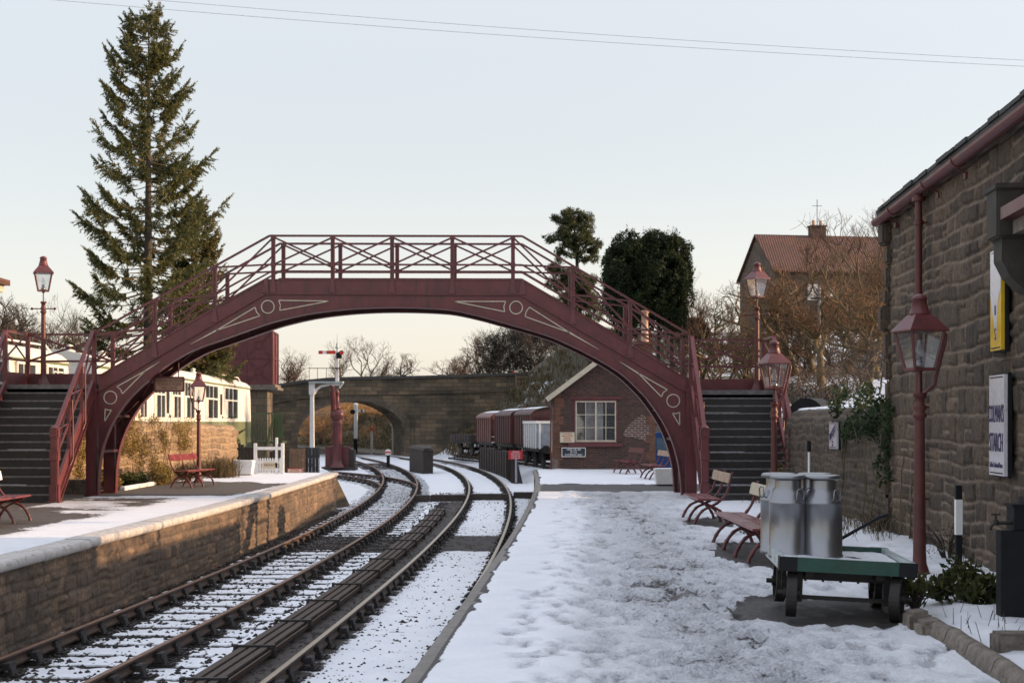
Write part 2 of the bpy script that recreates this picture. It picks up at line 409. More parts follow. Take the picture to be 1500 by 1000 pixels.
def copy_tree(o, parent=None):
    c = o.copy(); COL.objects.link(c)
    if parent is not None: c.parent = parent
    for ch in [x for x in list(o.children)]: copy_tree(ch, c)
    return c
def text(body, size, mat, parent, M4, extr=.002, name='lettering', align='CENTER', sx=1.0):
    cu = bpy.data.curves.new(name, 'FONT'); cu.body = body; cu.size = size; cu.extrude = extr
    cu.align_x = align; cu.align_y = 'CENTER'; cu.resolution_u = 2
    o = bpy.data.objects.new('tmp', cu); COL.objects.link(o)
    bpy.context.view_layer.update()
    me = bpy.data.meshes.new_from_object(o.evaluated_get(bpy.context.evaluated_depsgraph_get()))
    bpy.data.objects.remove(o)
    me.transform(Matrix.Diagonal((sx, 1, 1, 1))); me.transform(M4)
    if 'wo' in parent.keys(): me.transform(Matrix.Translation(-Vector(parent['wo'])))
    me.materials.clear(); me.materials.append(mat); me.name = name
    return link(name, me, parent)
def face_cam(x, y, z):     # text standing in XZ, facing -Y
    return Matrix.Translation((x, y, z)) @ Matrix.Rotation(R(90), 4, 'X')
def face_left(x, y, z):    # text on a wall facing -X, reading towards -Y
    return Matrix.Translation((x, y, z)) @ Matrix.Rotation(R(-90), 4, 'Z') @ Matrix.Rotation(R(90), 4, 'X')
# ------------------------------------------------------------------ rubble masonry
def rubble(L, H, res, ch=(.13, .26), cl=(.2, .55), joint=.02, depth=.05, seed=0, wob=.05):
    rs = np.random.RandomState(seed)
    nu = int(L/res)+1; nv = int(H/res)+1
    u, v = np.meshgrid(np.linspace(0, L, nu), np.linspace(0, H, nv), indexing='ij')
    vv = v+wob*(fbm(u*1.1, v*1.4, 3, seed)-.5)*2; uu = u+wob*(fbm(u*2+9, v*2, 3, seed+5)-.5)*1.6
    cs = [-.3]
    while cs[-1] < H+.3: cs.append(cs[-1]+rs.uniform(*ch))
    cs = np.array(cs); ci = np.clip(np.searchsorted(cs, vv)-1, 0, len(cs)-2)
    tint = np.zeros_like(u); d = np.zeros_like(u); bulge = np.zeros_like(u)
    for c in range(len(cs)-1):
        m = ci == c
        if not m.any(): continue
        xs = [-1.0+rs.uniform(0, .4)]
        while xs[-1] < L+1: xs.append(xs[-1]+rs.uniform(*cl)*(.7+.6*(cs[c+1]-cs[c])/ch[1]))
        xs = np.array(xs); k = np.clip(np.searchsorted(xs, uu[m])-1, 0, len(xs)-2)
        T = rs.rand(len(xs)); B = rs.rand(len(xs))
        tint[m] = T[k]; bulge[m] = B[k]
        du = np.minimum(uu[m]-xs[k], xs[k+1]-uu[m]); lo = np.full(k.shape, cs[c]); hi = np.full(k.shape, cs[c+1])
        S2 = rs.rand(len(xs)); cut = cs[c]+(cs[c+1]-cs[c])*(.35+.3*rs.rand(len(xs)))[k]
        sp_ = (S2[k] < .38) & (cs[c+1]-cs[c] > ch[0]*1.25)
        top_ = sp_ & (vv[m] > cut); bot_ = sp_ & ~top_
        lo = np.where(top_, cut, lo); hi = np.where(bot_, cut, hi)
        tint[m] = np.where(top_, (T[k]*7.3) % 1, T[k]); bulge[m] = np.where(top_, (B[k]*5.1) % 1, B[k])
        dv = np.minimum(vv[m]-lo, hi-vv[m])
        d[m] = np.minimum(du, dv)-np.clip(.03-np.maximum(du, dv)*.0, 0, 0)
    d = d+.016*(fbm(u*12, v*12, 3, seed+3)-.5)
    t = sst(joint*.3, joint*1.3+.02, d)
    h = t*depth*(.35+.9*bulge)+t*.5*depth*(fbm(u*6, v*6, 3, seed+8)-.5)*2+.02*(fbm(u*.7, v*.7, 2, seed+2)-.5)
    mort = 1-sst(joint*.3, joint*.95, d)
    return u, v, h, tint, mort
def stone_wall(name, pos, L, H, res, mat, parent=None, **kw):
    # pos(u, v, h) -> world xyz arrays
    u, v, h, tint, mort = rubble(L, H, res, **kw)
    P = np.stack(pos(u, v, h), -1).reshape(-1, 3)
    return npmesh(name, P, gridf(*u.shape), mat, parent, {'tint': tint, 'mort': mort}, True)
# ------------------------------------------------------------------ camera, light
cam = bpy.data.cameras.new('camera'); co_ = bpy.data.objects.new('camera', cam); COL.objects.link(co_)
co_.location = (0, 0, EYE); co_.rotation_euler = (R(90), 0, 0)
cam.lens = F*36/1500; cam.sensor_width = 36; cam.shift_y = 118/1500; cam.clip_end = 9000; cam.clip_start = .1
cam.dof.use_dof = True; cam.dof.focus_distance = 17; cam.dof.aperture_fstop = 4.5
SC.camera = co_
ELEV, AZ = 11.3, 87.0       # sun to the right of the view, azimuth clockwise from +Y
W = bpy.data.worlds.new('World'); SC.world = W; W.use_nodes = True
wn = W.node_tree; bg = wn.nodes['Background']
sky = wn.nodes.new('ShaderNodeTexSky'); sky.sky_type = 'NISHITA'; sky.sun_disc = False
sky.sun_elevation = R(ELEV); sky.sun_rotation = R(AZ); sky.air_density = 1.0; sky.dust_density = 2.0; sky.ozone_density = 1.0; sky.altitude = 100
# pale veil added to the sky, brightest overhead out of view to light snow
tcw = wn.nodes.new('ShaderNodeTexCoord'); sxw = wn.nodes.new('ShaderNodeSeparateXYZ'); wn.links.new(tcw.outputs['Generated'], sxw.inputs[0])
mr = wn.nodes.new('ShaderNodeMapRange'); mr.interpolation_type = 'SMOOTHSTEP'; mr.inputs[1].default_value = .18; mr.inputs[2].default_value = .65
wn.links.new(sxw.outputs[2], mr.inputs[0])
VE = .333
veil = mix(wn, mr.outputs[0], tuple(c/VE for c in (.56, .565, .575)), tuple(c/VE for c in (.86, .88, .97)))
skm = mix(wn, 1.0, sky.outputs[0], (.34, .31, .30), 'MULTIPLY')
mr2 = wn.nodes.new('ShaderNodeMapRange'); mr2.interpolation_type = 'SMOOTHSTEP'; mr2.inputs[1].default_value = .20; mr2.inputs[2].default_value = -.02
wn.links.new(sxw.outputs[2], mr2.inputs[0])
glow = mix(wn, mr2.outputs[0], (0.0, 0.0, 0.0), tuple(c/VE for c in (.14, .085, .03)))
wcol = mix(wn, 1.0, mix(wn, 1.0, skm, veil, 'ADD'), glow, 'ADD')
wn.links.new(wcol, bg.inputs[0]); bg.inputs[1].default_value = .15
sl = bpy.data.lights.new('sun', 'SUN'); sl.energy = 3.1; sl.angle = R(.6); sl.color = (1.0, .64, .36)
so = bpy.data.objects.new('sun', sl); COL.objects.link(so)
sd = Vector((math.sin(R(AZ))*math.cos(R(ELEV)), math.cos(R(AZ))*math.cos(R(ELEV)), math.sin(R(ELEV))))
so.rotation_euler = sd.to_track_quat('Z', 'Y').to_euler(); so.location = (40, 10, 30)
SC.view_settings.view_transform = 'Standard'; SC.view_settings.look = 'None'; SC.view_settings.gamma = 1
SC.view_settings.exposure = 1.15
SC.render.engine = 'CYCLES'
SC.cycles.max_bounces = 6; SC.cycles.transparent_max_bounces = 12; SC.cycles.sample_clamp_indirect = 4
SC.cycles.use_denoising = True
# ------------------------------------------------------------------ track lines
def smooth_curve(pts, deg=4):
    y = np.array([p[0] for p in pts], float); x = np.array([p[1] for p in pts], float)
    c = np.polyfit((y-50)/50, x, deg); y0, y1 = y[0], y[-1]
    def f(Y):
        Y = np.asarray(Y, float); Yc = np.clip(Y, y0, y1)
        v = np.polyval(c, (Yc-50)/50)
        d0 = (np.polyval(c, (y0+.5-50)/50)-np.polyval(c, (y0-50)/50))/.5
        d1 = (np.polyval(c, (y1-50)/50)-np.polyval(c, (y1-.5-50)/50))/.5
        v = v+np.where(Y < y0, (Y-y0)*d0, 0)+np.where(Y > y1, (Y-y1)*d1-.0022*(Y-y1)**2, 0)
        return v
    return f
xr = smooth_curve([(15, -1.80), (21, -1.38), (28, -1.1), (37, -.88), (47, -.82), (60, -1.1), (72, -1.75), (80, -2.5), (88, -3.5), (97, -5.3), (112, -8.9)], 4)
xl = smooth_curve([(15.9, -5.0), (22.2, -4.66), (30, -4.3), (38, -4.1), (50, -4.27), (63, -5.0), (76.7, -6.35), (90, -8.4), (100, -10.4), (112, -13.2)], 4)
LE = np.array([(4, -6.3), (10, -6.25), (17, -6.18), (21, -6.1), (27, -5.88), (33, -5.8), (45, -5.84), (47.5, -5.9)])
REp = np.array([(4, -1.0), (6, -.88), (9.27, -.70), (11.6, -.585), (14.85, -.35), (18.7, -.126), (25.2, .21), (34.7, .55), (42, .70), (50.4, .78)])
le = lambda Y: np.interp(Y, LE[:, 0], LE[:, 1])
rcf = np.polyfit(REp[:, 0], REp[:, 1], 3)
re_ = lambda Y: np.polyval(rcf, np.clip(Y, 4, 51))
# ------------------------------------------------------------------ terrain
def terrain(X, Y):
    X = np.asarray(X, float); Y = np.asarray(Y, float)
    z = np.full(np.broadcast(X, Y).shape, -1.22)
    # left plateau behind the platform
    z = z+1.1*sst(-9.2, -10.8, X)*sst(84, 70, Y)
    # siding yard on the right beyond the platform
    z = z+.45*sst(1.8, 3.4, X-xr(Y))*sst(50, 56, Y)
    # hill on the right
    xb = np.interp(Y, [0, 45, 60, 75, 95], [6.4, 6.6, 9.5, 8.5, 4])
    hill = 1.0+(X-7)*.12+np.clip(Y-30, -20, 400)*.045+.35*(fbm(X*.12, Y*.12, 3, 3)-.5)*2
    hill = np.minimum(hill, 22+X*.02)
    z = z+(np.maximum(hill, z)-z)*sst(0, 1, (X-xb)/np.where(Y < 52, 1.2, 5.0))
    # road embankment and cutting to the right of the line
    c = -1.1+np.clip((X-(xr(Y)+2.9))*np.interp(Y, [98, 110, 116, 122, 150], [.75, .92, .8, .42, .30]), 0, np.interp(Y, [112, 122, 150], [6.5, 4.2, 3.6])+np.clip(X+6, 0, 12)*.25)
    z = np.maximum(z, np.where(Y > 90, -1.22+(c+1.22)*sst(92, 106, Y), -9))
    # left of the road bridge
    d = -1.0+np.clip(((xl(Y)-4.5)-X)*.7, 0, 5.2)
    z = np.maximum(z, np.where((Y > 104) & (Y < 124), -1.22+(d+1.22)*sst(104, 110, Y)*sst(124, 118, Y), -9))
    # beyond: valley side rising gently
    z = z+sst(125, 260, Y)*np.clip((-X-5)*.04, 0, 6)*1.0
    z = z+sst(250, 900, Y)*9*(.4+fbm(X*.004, Y*.004, 3, 9))
    z = z-.10*sst(80, 60, Y)*sst(2.4, 1.0, np.abs(X+3))
    return z
ys = np.concatenate([np.linspace(2, 50, 60), np.linspace(51, 130, 130), np.linspace(132, 300, 90), np.geomspace(310, 5000, 40)])
un = np.concatenate([-np.geomspace(30, 3500, 30)[::-1], np.linspace(-29, 34, 150), np.geomspace(35, 3500, 34)])
GX, GY = np.meshgrid(un, ys, indexing='ij')
GZ = terrain(GX, GY)+.10*(fbm(GX*.9, GY*.9, 3, 1)-.5)*sst(9, 12, np.abs(GX+3))
slope = np.abs(np.gradient(GZ, axis=0)/np.maximum(np.abs(np.gradient(GX, axis=0)), .01))
bare = .62-.14*sst(6, 14, GX)*sst(90, 60, GY)+slope*.25
# snow patches on the embankment and hill
bare = bare+.35*(fbm(GX*.11+3, GY*.09, 3, 21)-.62)
bare = np.where((np.abs(GY-103) < 6) & (GX > -4) & (GX < 8) & (GZ > 2.2) & (GZ < 5), bare-.30*sst(.45, .6, fbm(GX*.6, GY*.9, 3, 77)), bare)
bare = np.where((np.abs(GY-95) < 14) & (GX > -6) & (GX < 6) & (GZ < 2.2), bare-.28, bare)
bare = np.where((GY > 118) & (GX < -4), 1.1, bare)
bare = np.where((GX > xr(GY)-9) & (GX < xr(GY)+8) & (GZ < -.5) & (GY < 118), .30, bare)
bare = np.where(GY > 135, np.maximum(bare, .85), bare)
tag(npmesh('ground', np.stack([GX, GY, GZ], -1).reshape(-1, 3), gridf(*GX.shape), M['hsnow'], None, {'bare': bare}, True), kind='structure')
# ------------------------------------------------------------------ ballast between the platforms
yy = np.concatenate([np.arange(7.5, 42, .07), np.arange(42, 70, .12), np.arange(70, 118, .25)])
uu = np.linspace(0, 1, 110)
PITCH = .78
def railside(X, Y):
    ds = []
    for f in (xl, xr):
        for s in (-.75, .75): ds.append(np.abs(X-(f(Y)+s)))
    return ds
YY, UU = np.meshgrid(yy, uu, indexing='ij')
x0 = np.where(YY < 47, le(np.minimum(YY, 47))-.3, -9.5-(YY-47)*.10); x1 = np.where(YY < 51, re_(YY)+.25, xr(YY)+4.6)
x0 = np.where(YY > 48, np.minimum(x0, xl(YY)-4.2), x0)
XX = x0+(x1-x0)*UU
Zb = -1.172+.035*(fbm(XX*5, YY*5, 3, 4)-.5)+.02*(fbm(XX*14, YY*14, 2, 5)-.5)
phase = np.cos(2*np.pi*YY/PITCH)          # sleepers at the crests
bar = .11+.0*XX
dl = np.minimum.reduce(railside(XX, YY))
ol = np.abs(XX-xl(YY)); orr = np.abs(XX-xr(YY))
bar += .42*sst(.30, .06, dl)
Zb += .020*sst(1.55, 1.3, orr)
bar += (.40*sst(.0, -.8, phase))*sst(1.5, 1.1, ol)+.07*sst(1.6, 1.2, orr)+(.06*sst(.0, -.8, phase))*sst(1.5, 1.1, orr)
bar += .75*sst(1.05, 1.4, -(XX-xl(YY)))*sst(48, 44, YY)          # dark strip at the foot of the left platform
bar += .85*sst(.58, .36, np.abs(XX-((xl(YY)*.45+xr(YY)*.55)+.22))+.25*(fbm(XX*2, YY*2, 3, 35)-.5))*sst(60, 50, YY)   # beside the point rodding
bar += .95*sst(31.0, 32.2, YY+.9*(fbm(XX*1.2, YY, 2, 3)-.5))*sst(36.6, 34.6, YY+.9*(fbm(XX*1.2, YY, 2, 3)-.5))
bar += .45*sst(.55, .25, np.abs(XX-(re_(YY)+.1)))*sst(50, 46, YY)*sst(30, 34, YY)
bar += .25*(fbm(XX*.8, YY*.5, 3, 31)-.52)+.42*(fbm(XX*2.2, YY*8, 3, 33)-.52)
tag(npmesh('track_bed', np.stack([XX, YY, Zb], -1).reshape(-1, 3), gridf(*XX.shape)[:, ::-1], M['bsnow'], None, {'bare': bar}, True), kind='structure')
# loose ballast stones
rs = np.random.RandomState(5)
n = 60000
sy = 12+rs.rand(n)**1.7*46; su = rs.rand(n)
sx0 = le(np.minimum(sy, 47)); sx = sx0+.05+(re_(sy)-.05-sx0)*su
iy = np.searchsorted(yy, sy); iu = np.clip(np.round((sx-x0[np.minimum(iy, len(yy)-1), 0])/(x1-x0)[np.minimum(iy, len(yy)-1), 0]*109).astype(int), 0, 109)
pb = bar[np.minimum(iy, len(yy)-1), iu]
keep = rs.rand(n) < np.clip((pb-.03)*1.25, .12, 1)
sx, sy, pb = sx[keep], sy[keep], pb[keep]; n = len(sx)
oct_v = np.array([(1, 0, 0), (0, 1, 0), (-1, 0, 0), (0, -1, 0), (.0, .0, 1), (0, 0, -1)], float)
oct_f = np.array([(0, 1, 4), (1, 2, 4), (2, 3, 4), (3, 0, 4), (1, 0, 5), (2, 1, 5), (3, 2, 5), (0, 3, 5)])
size = (.016+.028*rs.rand(n)**1.5)
V = oct_v[None]*(1+.5*(rs.rand(n, 6, 3)-.5))*size[:, None, None]*np.array([1.15, 1.15, .8])
an = rs.rand(n)*6.28; ca, sa = np.cos(an)[:, None], np.sin(an)[:, None]
V = np.stack([V[..., 0]*ca-V[..., 1]*sa, V[..., 0]*sa+V[..., 1]*ca, V[..., 2]], -1)
V += np.stack([sx, sy, -1.175+rs.rand(n)*.012], -1)[:, None]
FF = (oct_f[None]+np.arange(n)[:, None, None]*6).reshape(-1, 3)
tag(npmesh('ballast_stones', V.reshape(-1, 3), FF, M['ballast']), kind='stuff')
# ------------------------------------------------------------------ railway tracks
def rail_mesh(fx, off, y0, y1, z, step=.5):
    prof = [(-.035, -.148), (.035, -.148), (.035, -.115), (.010, -.10), (.010, -.045), (.035, -.035), (.035, -.004), (.028, 0), (-.028, 0), (-.035, -.004), (-.035, -.035), (-.010, -.045), (-.010, -.10), (-.035, -.115)]
    Ys = np.arange(y0, y1, step); k = len(prof); vs = []
    for Y in Ys:
        X = float(fx(Y)); dx = float(fx(Y+.2)-fx(Y-.2))/.4; l = math.hypot(dx, 1); nx, ny = 1/l, -dx/l
        for a, b in prof: vs.append((X+nx*(off+a), Y+ny*(off+a), z+b))
    f = []; mi = []
    for i in range(len(Ys)-1):
        for j in range(k):
            a = i*k+j; b = i*k+(j+1) % k; f.append((a, b, b+k, a+k)); mi.append(1 if j in (6, 7, 8) else 0)
    return vs, f, mi
def chair_mb():
    m = MB()
    for s in (-1, 1):
        m.hexa([(-.02+s*.10, -.07, -.20), (.02+s*.10, -.07, -.20), (.02+s*.10, .07, -.20), (-.02+s*.10, .07, -.20),
                (-.02+s*.055, -.05, -.05), (.02+s*.055, -.05, -.05), (.02+s*.055, .05, -.05), (-.02+s*.055, .05, -.05)])
        m.box(s*.05-.035, s*.05+.035, -.09, .09, -.13, -.055)
        m.tube([(s*.15, -.05, -.20), (s*.15, -.05, -.165)], .018, 6); m.tube([(s*.15, .05, -.20), (s*.15, .05, -.165)], .018, 6)
    m.box(-.19, .19, -.10, .10, -.215, -.18); return m
def make_track(label, fx, y0, y1, top, first, zr=-.95, buried=False, group='railway tracks', pitch=PITCH, nmax=100):
    t = thing('railway_track', label, 'railway track', (0, 0, 0), 0, group)
    for s in (-1, 1):
        vs, f, mi = rail_mesh(fx, s*.7525, y0, y1, zr)
        npmesh('rail', vs, f, [M['rust'], top], t, mi=mi)
    if first is None: return t
    for k in range(nmax):
        Y = first+k*pitch
        if Y > y1-1: break
        rz = -math.atan2(float(fx(Y+.3)-fx(Y-.3)), .6)
        s = link('sleeper', sleeper_bare if (31.2 < Y < 35.6 or buried) else sleeper_me[k % 3], t); s.location = (float(fx(Y))+rnd.uniform(-.05, .05), Y+rnd.uniform(-.03, .03), zr); s.rotation_euler.z = rz
        for q in (-1, 1):
            c = link('rail_chair', chair_me, s); c.location.x = q*.7525
    Y = first+nmax*pitch
    if Y < y1-1:
        m = MB()
        while Y < y1-1:
            X = float(fx(Y)); m.box(X-1.28, X+1.28, Y-.12, Y+.12, zr-.32, zr-.205); Y += pitch
        tag(m.build('sleeper_row', M['oldwood'], t), kind='stuff')
    return t
sleeper_me = []
for k in range(3):
    m = MB(); m.box(-1.28, 1.28, -.125, .125, -.34, -.212)
    m.cur = 1
    r_ = random.Random(k)
    # snow lying on the sleeper, broken near the rails
    for (a, b) in ((-1.28, -1.0), (-.52, -.05), (-.05, .5), (1.0, 1.28)):
        nseg = 7
        for i in range(nseg):
            xa = a+(b-a)*i/nseg; xb = a+(b-a)*(i+1)/nseg
            if r_.random() < .12: continue
            h = -.20+r_.uniform(-.004, .008)
            m.box(xa, xb+.001*i, -.12+r_.uniform(0, .04), .12-r_.uniform(0, .04), -.2125, h)
    o = m.build('sleeper', [M['oldwood'], M['topsnow']]); sleeper_me.append(o.data); bpy.data.objects.remove(o)
m = MB(); m.box(-1.28, 1.28, -.125, .125, -.34, -.212); o = m.build('sleeper', M['oldwood']); sleeper_bare = o.data; bpy.data.objects.remove(o)
o = chair_mb().build('rail_chair', M['iron']); chair_me = o.data; bpy.data.objects.remove(o)
make_track('nearer left hand railway track with rusty brown rails beside the rough stone platform wall', xl, 7.5, 150, M['railtoprust'], 8.2)
make_track('right hand railway track with polished rail heads curving close along the snowy platform edge', xr, 7.5, 150, M['railtop'], 7.8, buried=True)
x3 = lambda Y: xl(Y)-.0115*np.clip(np.asarray(Y, float)-58, 0, 100)**2
make_track('siding track branching left off the main line towards the maroon water crane', x3, 58.5, 92, M['railtoprust'], 62, pitch=1.1)
xw = lambda Y: np.interp(Y, [52, 60, 66, 72, 77, 83.5, 90, 97, 108], [4.2, 4.0, 3.6, 3.05, 2.3, 1.15, -.1, -1.7, -4.9])
make_track('wagon siding track running behind the signal box under the parked goods wagons', xw, 54, 104, M['railtoprust'], 56, zr=-.62)
# point rodding run between the tracks
xm = lambda Y: xl(Y)*.45+xr(Y)*.55
t = thing('point_rodding', 'run of brown parallel rods on low stands laid between the two tracks', 'point rods', (0, 0, 0))
for k in range(3):
    m = MB()
    for Y in np.arange(9, 45, 1.0): m.bar((float(xm(Y))-.13+k*.13, Y, -1.03), (float(xm(Y+1))-.13+k*.13, Y+1.0, -1.03), .085, .03)
    m.build('rod', M['rodbrown'], t)
m = MB()
for k, o_ in enumerate((-.21, .21)):
    for Y in np.arange(9, 45, 1.0):
        m.bar((float(xm(Y))+o_, Y, -1.07), (float(xm(Y+1))+o_, Y+1, -1.07), .03, .05)
m.build('side_rail', M['rust'], t)
for Y in np.arange(10.6, 45.5, 2.2):
    m = MB(); X = float(xm(Y)); m.box(X-.26, X+.26, Y-.06, Y+.06, -1.18, -1.05); m.box(X-.25, X-.21, Y-.05, Y+.05, -1.18, -.985); m.box(X+.21, X+.25, Y-.05, Y+.05, -1.18, -.985)
    m.box(X-.25, X+.25, Y-.03, Y+.03, -1.014, -.99); m.build('roller_stand', M['iron'], t)
# timber covers crossing the tracks
for (xa, xb, yc, lab) in ((-2.95, -1.66, 51.5, 'dark timber cover laid across the ballast between the tracks'), (-1.52, -.1, 52.2, 'dark timber cover laid between the rails of the right hand track'), (.05, 1.15, 53.4, 'dark timber cover running from the right hand rail to the platform ramp'), (-3.5, -2.98, 51.3, 'short dark timber beam end beside the right rail of the left hand track')):
    m = MB(); m.bbox(xa, xb, yc-.32, yc+.32, -1.2, -.93, .02)
    m.box(xa+.02, xb-.02, yc+.34, yc+.52, -1.2, -1.02)
    tag(m.build('timber_cover', M['oldwood']), lab, 'timber cover', 'timber covers across the tracks')
# ------------------------------------------------------------------ right platform
rows = [7.0]
while rows[-1] < 50.4: rows.append(rows[-1]*1.0042)
rows = np.array(rows); cols = np.concatenate([np.linspace(0, .12, 14), np.linspace(.13, 1, 110)])
PY, PU = np.meshgrid(rows, cols, indexing='ij')
xa = re_(PY); xb = np.interp(PY, [7, 21.3, 24, 30, 33, 51], [7.2, 6.2, 6.3, 6.6, 7.4, 7.4])
PX = xa+(xb-xa)*PU
d = PX-xa
edge = .10+.10*(fbm(PY*.9, PX*0, 3, 2)-.5)+.06*(vnoise(PY*3, PX*0, 6)-.5)
bedx = np.interp(PY, [7, 9.3, 11.5, 12.4, 16, 24], [3.0, 3.22, 3.42, 3.6, 4.2, 5.3])
bed = sst(.05, .35, PX-bedx)*sst(28, 23, PY)
ctr = np.interp(PY, [7, 12, 20, 30, 50], [1.5, 1.55, 2.0, 2.2, 2.6])
trod = np.clip(.72-np.abs(PX-ctr)/np.interp(PY, [7, 14, 30], [1.5, 1.9, 2.2])*.55, 0, 1)*sst(.65, 1.3, d)
trod = trod*(1-bed)*sst(40, 33, PY)+.06*sst(.5, 1.0, d)*(1-bed)
fp = fbm(PX*3.2, PY*2.1, 3, 11); fp2 = vnoise(PX*5.5, PY*3.4, 12)
foot = sst(.50, .72, fp2*.5+fp*.5)
trodA = trod*(.78+.36*fp)+.18*foot*sst(.15, .5, trod)
PZ = .028+.012*(fbm(PX*1.1, PY*1.1, 3, 13)-.5)-.045*foot*sst(.1, .45, trod)+.020*(fbm(PX*9, PY*7, 3, 14)-.5)*sst(.1, .5, trod+.12)
fr = np.random.RandomState(99)
for q in range(1500):
    fy = 8+fr.rand()**1.3*26; cx_ = np.interp(fy, [7, 12, 20, 30, 50], [1.5, 1.55, 2.0, 2.2, 2.6]); fx = cx_+fr.randn()*.95
    if fx < float(re_(fy))+.5: continue
    i0, i1 = np.searchsorted(rows, [fy-.35, fy+.35]); sl_ = slice(i0, i1)
    ca_, sa_ = math.cos(fr.randn()*.25), math.sin(fr.randn()*.25); dx_, dy_ = PX[sl_]-fx, PY[sl_]-fy
    ex_ = (dx_*ca_+dy_*sa_)/.065; ey_ = (dy_*ca_-dx_*sa_)/.155; e_ = ex_**2+ey_**2; dep = fr.uniform(.4, 1)
    PZ[sl_] -= .034*dep*sst(1.15, .8, e_)*(PX[sl_] < bedx[sl_]); PZ[sl_] += .009*sst(1.0, 1.4, e_)*sst(2.6, 1.6, e_)
    trodA[sl_] = np.maximum(trodA[sl_], (.34+.42*dep)*sst(1.15, .85, e_)*(PX[sl_] < bedx[sl_]))
PZ += bed*(.05+.10*(fbm(PX*1.6, PY*1.3, 3, 15)-.35)+.05*(fbm(PX*6, PY*6, 2, 16)-.5))
PZ += .02*sst(.0, .3, d-.6)*sst(1.5, .8, d)
pbare = np.full_like(PX, .08)
pbare = np.maximum(pbare, sst(edge+.03, edge-.03, d)*1.2)
pbare += bed*(.12+.25*(fbm(PX*1.5, PY*1.5, 3, 17)-.5))
# shelter of the bridge: bare tarmac
wv = PY+.25*(fbm(PX*.9, PY*0, 3, 18)-.5)
pbare = np.maximum(pbare, 1.2*sst(34.3, 34.7, wv)*sst(38.7, 38.2, wv+.25*(PX-3)*.2))
def blob(cx, cy, rx, ry, s=.3, ang=0):
    dx, dy = PX-cx, PY-cy; c, q = math.cos(ang), math.sin(ang)
    e = np.sqrt(((dx*c+dy*q)/rx)**2+((-dx*q+dy*c)/ry)**2)+.35*(fbm(PX*2.5, PY*2.5, 3, 19)-.5)
    return 1.2*sst(1+s, 1-s*.4, e)
blobs = np.maximum.reduce([blob(2.80, 12.75, .74, .98, .22), blob(3.35, 23.9, .42, 1.0), blob(3.15, 18.0, .5, 1.7), blob(3.6, 24.5, .25, .6), blob(4.7, 38.0, .6, .8)])
pbare = np.maximum(pbare, blobs*.95)
pbare = np.maximum(pbare, .95*sst(.45, .15, np.abs(PX-5.75))*sst(30, 22, PY)*(PY > 13)*fbm(PX*2, PY*1.3, 3, 41))
PZ = np.where(pbare > .7, PZ*.25, PZ)
PZ = PZ-.02*sst(.02, .0, d)
npo = npmesh('platform', np.stack([PX, PY, PZ], -1).reshape(-1, 3), gridf(*PX.shape)[:, ::-1], M['psnow'], None, {'bare': pbare, 'trod': trodA}, True)
tag(npo, kind='structure')
def strip(name, mat, pts, prof, kind='structure'):   # sweep a profile (offset, z) along pts (x, y); offset to the left of travel
    vs = []; f = []; k = len(prof)
    for i, (x, y) in enumerate(pts):
        a = pts[max(i-1, 0)]; b = pts[min(i+1, len(pts)-1)]; dx, dy = b[0]-a[0], b[1]-a[1]; l = math.hypot(dx, dy)
        nx, ny = -dy/l, dx/l
        for o_, z in prof: vs.append((x+nx*o_, y+ny*o_, z))
    for i in range(len(pts)-1):
        for j in range(k-1):
            f.append((i*k+j, i*k+j+1, (i+1)*k+j+1, (i+1)*k+j))
    return npmesh(name, vs, f, mat, None, None, True)
rp = [(float(re_(y)), y) for y in np.arange(6, 50.6, .8)]
tag(strip('platform_edge', M['coping'], rp, [(-.35, .004), (-.04, .008), (.02, .004), (.045, -.03), (.04, -.11), (-.02, -.13), (-.10, -.14), (-.10, -1.3)]), kind='structure')
# end face of the right platform beyond the signal box
m = MB(); m.box(.78, 7.4, 50.42, 50.5, -1.3, 0.0)
m.build('platform_end', M['ashlart'])['kind'] = 'structure'
# ------------------------------------------------------------------ left platform
rows = [10.0]
while rows[-1] < 47.4: rows.append(rows[-1]*1.005)
rows = np.array(rows); cols = np.linspace(0, 1, 110)
QY, QU = np.meshgrid(rows, cols, indexing='ij')
qa = le(QY)-.12; qb = np.full_like(QY, -12.2)
QX = qa+(qb-qa)*QU
dq = -(QX-qa)
nz = fbm(QX*.8, QY*.7, 4, 51)
qb_ = np.full_like(QX, .18)
qb_ += .55*sst(33.0-.8, 33.3, QY+1.6*(nz-.5)+np.clip(dq-1.5, 0, 9)*.15)*sst(39.6, 38.6, QY+2.2*(nz-.5)-dq*.35)*sst(.2, .7, dq+.5*(QY-33)*.1)
qb_ += .7*sst(1.15, 1.7, dq+.8*(nz-.5))*sst(26.8, 24.6, QY+3.2*(nz-.5)-.5*dq+1.2)
qb_ += .60*sst(.40, .66, fbm(QX*.55, QY*1.5, 4, 57))*sst(.9, 1.9, dq)*sst(34, 30, QY)
qb_ = np.where(QX < -9.6, np.maximum(qb_, .75), qb_)
QZ = .018+.012*(fbm(QX*1.3, QY*1.3, 3, 52)-.5)+.012*(fbm(QX*8, QY*7, 3, 53)-.5)*sst(1, 1.6, dq)
QZ = np.where(qb_ > .7, QZ*.2, QZ)
qt = .34+.62*sst(.9, 2.0, dq)*fbm(QX*2, QY*1.5, 3, 54)*sst(34, 30, QY)
tag(npmesh('platform', np.stack([QX, QY, QZ], -1).reshape(-1, 3), gridf(*QX.shape), M['psnowl'], None, {'bare': qb_, 'trod': qt}, True), kind='structure')
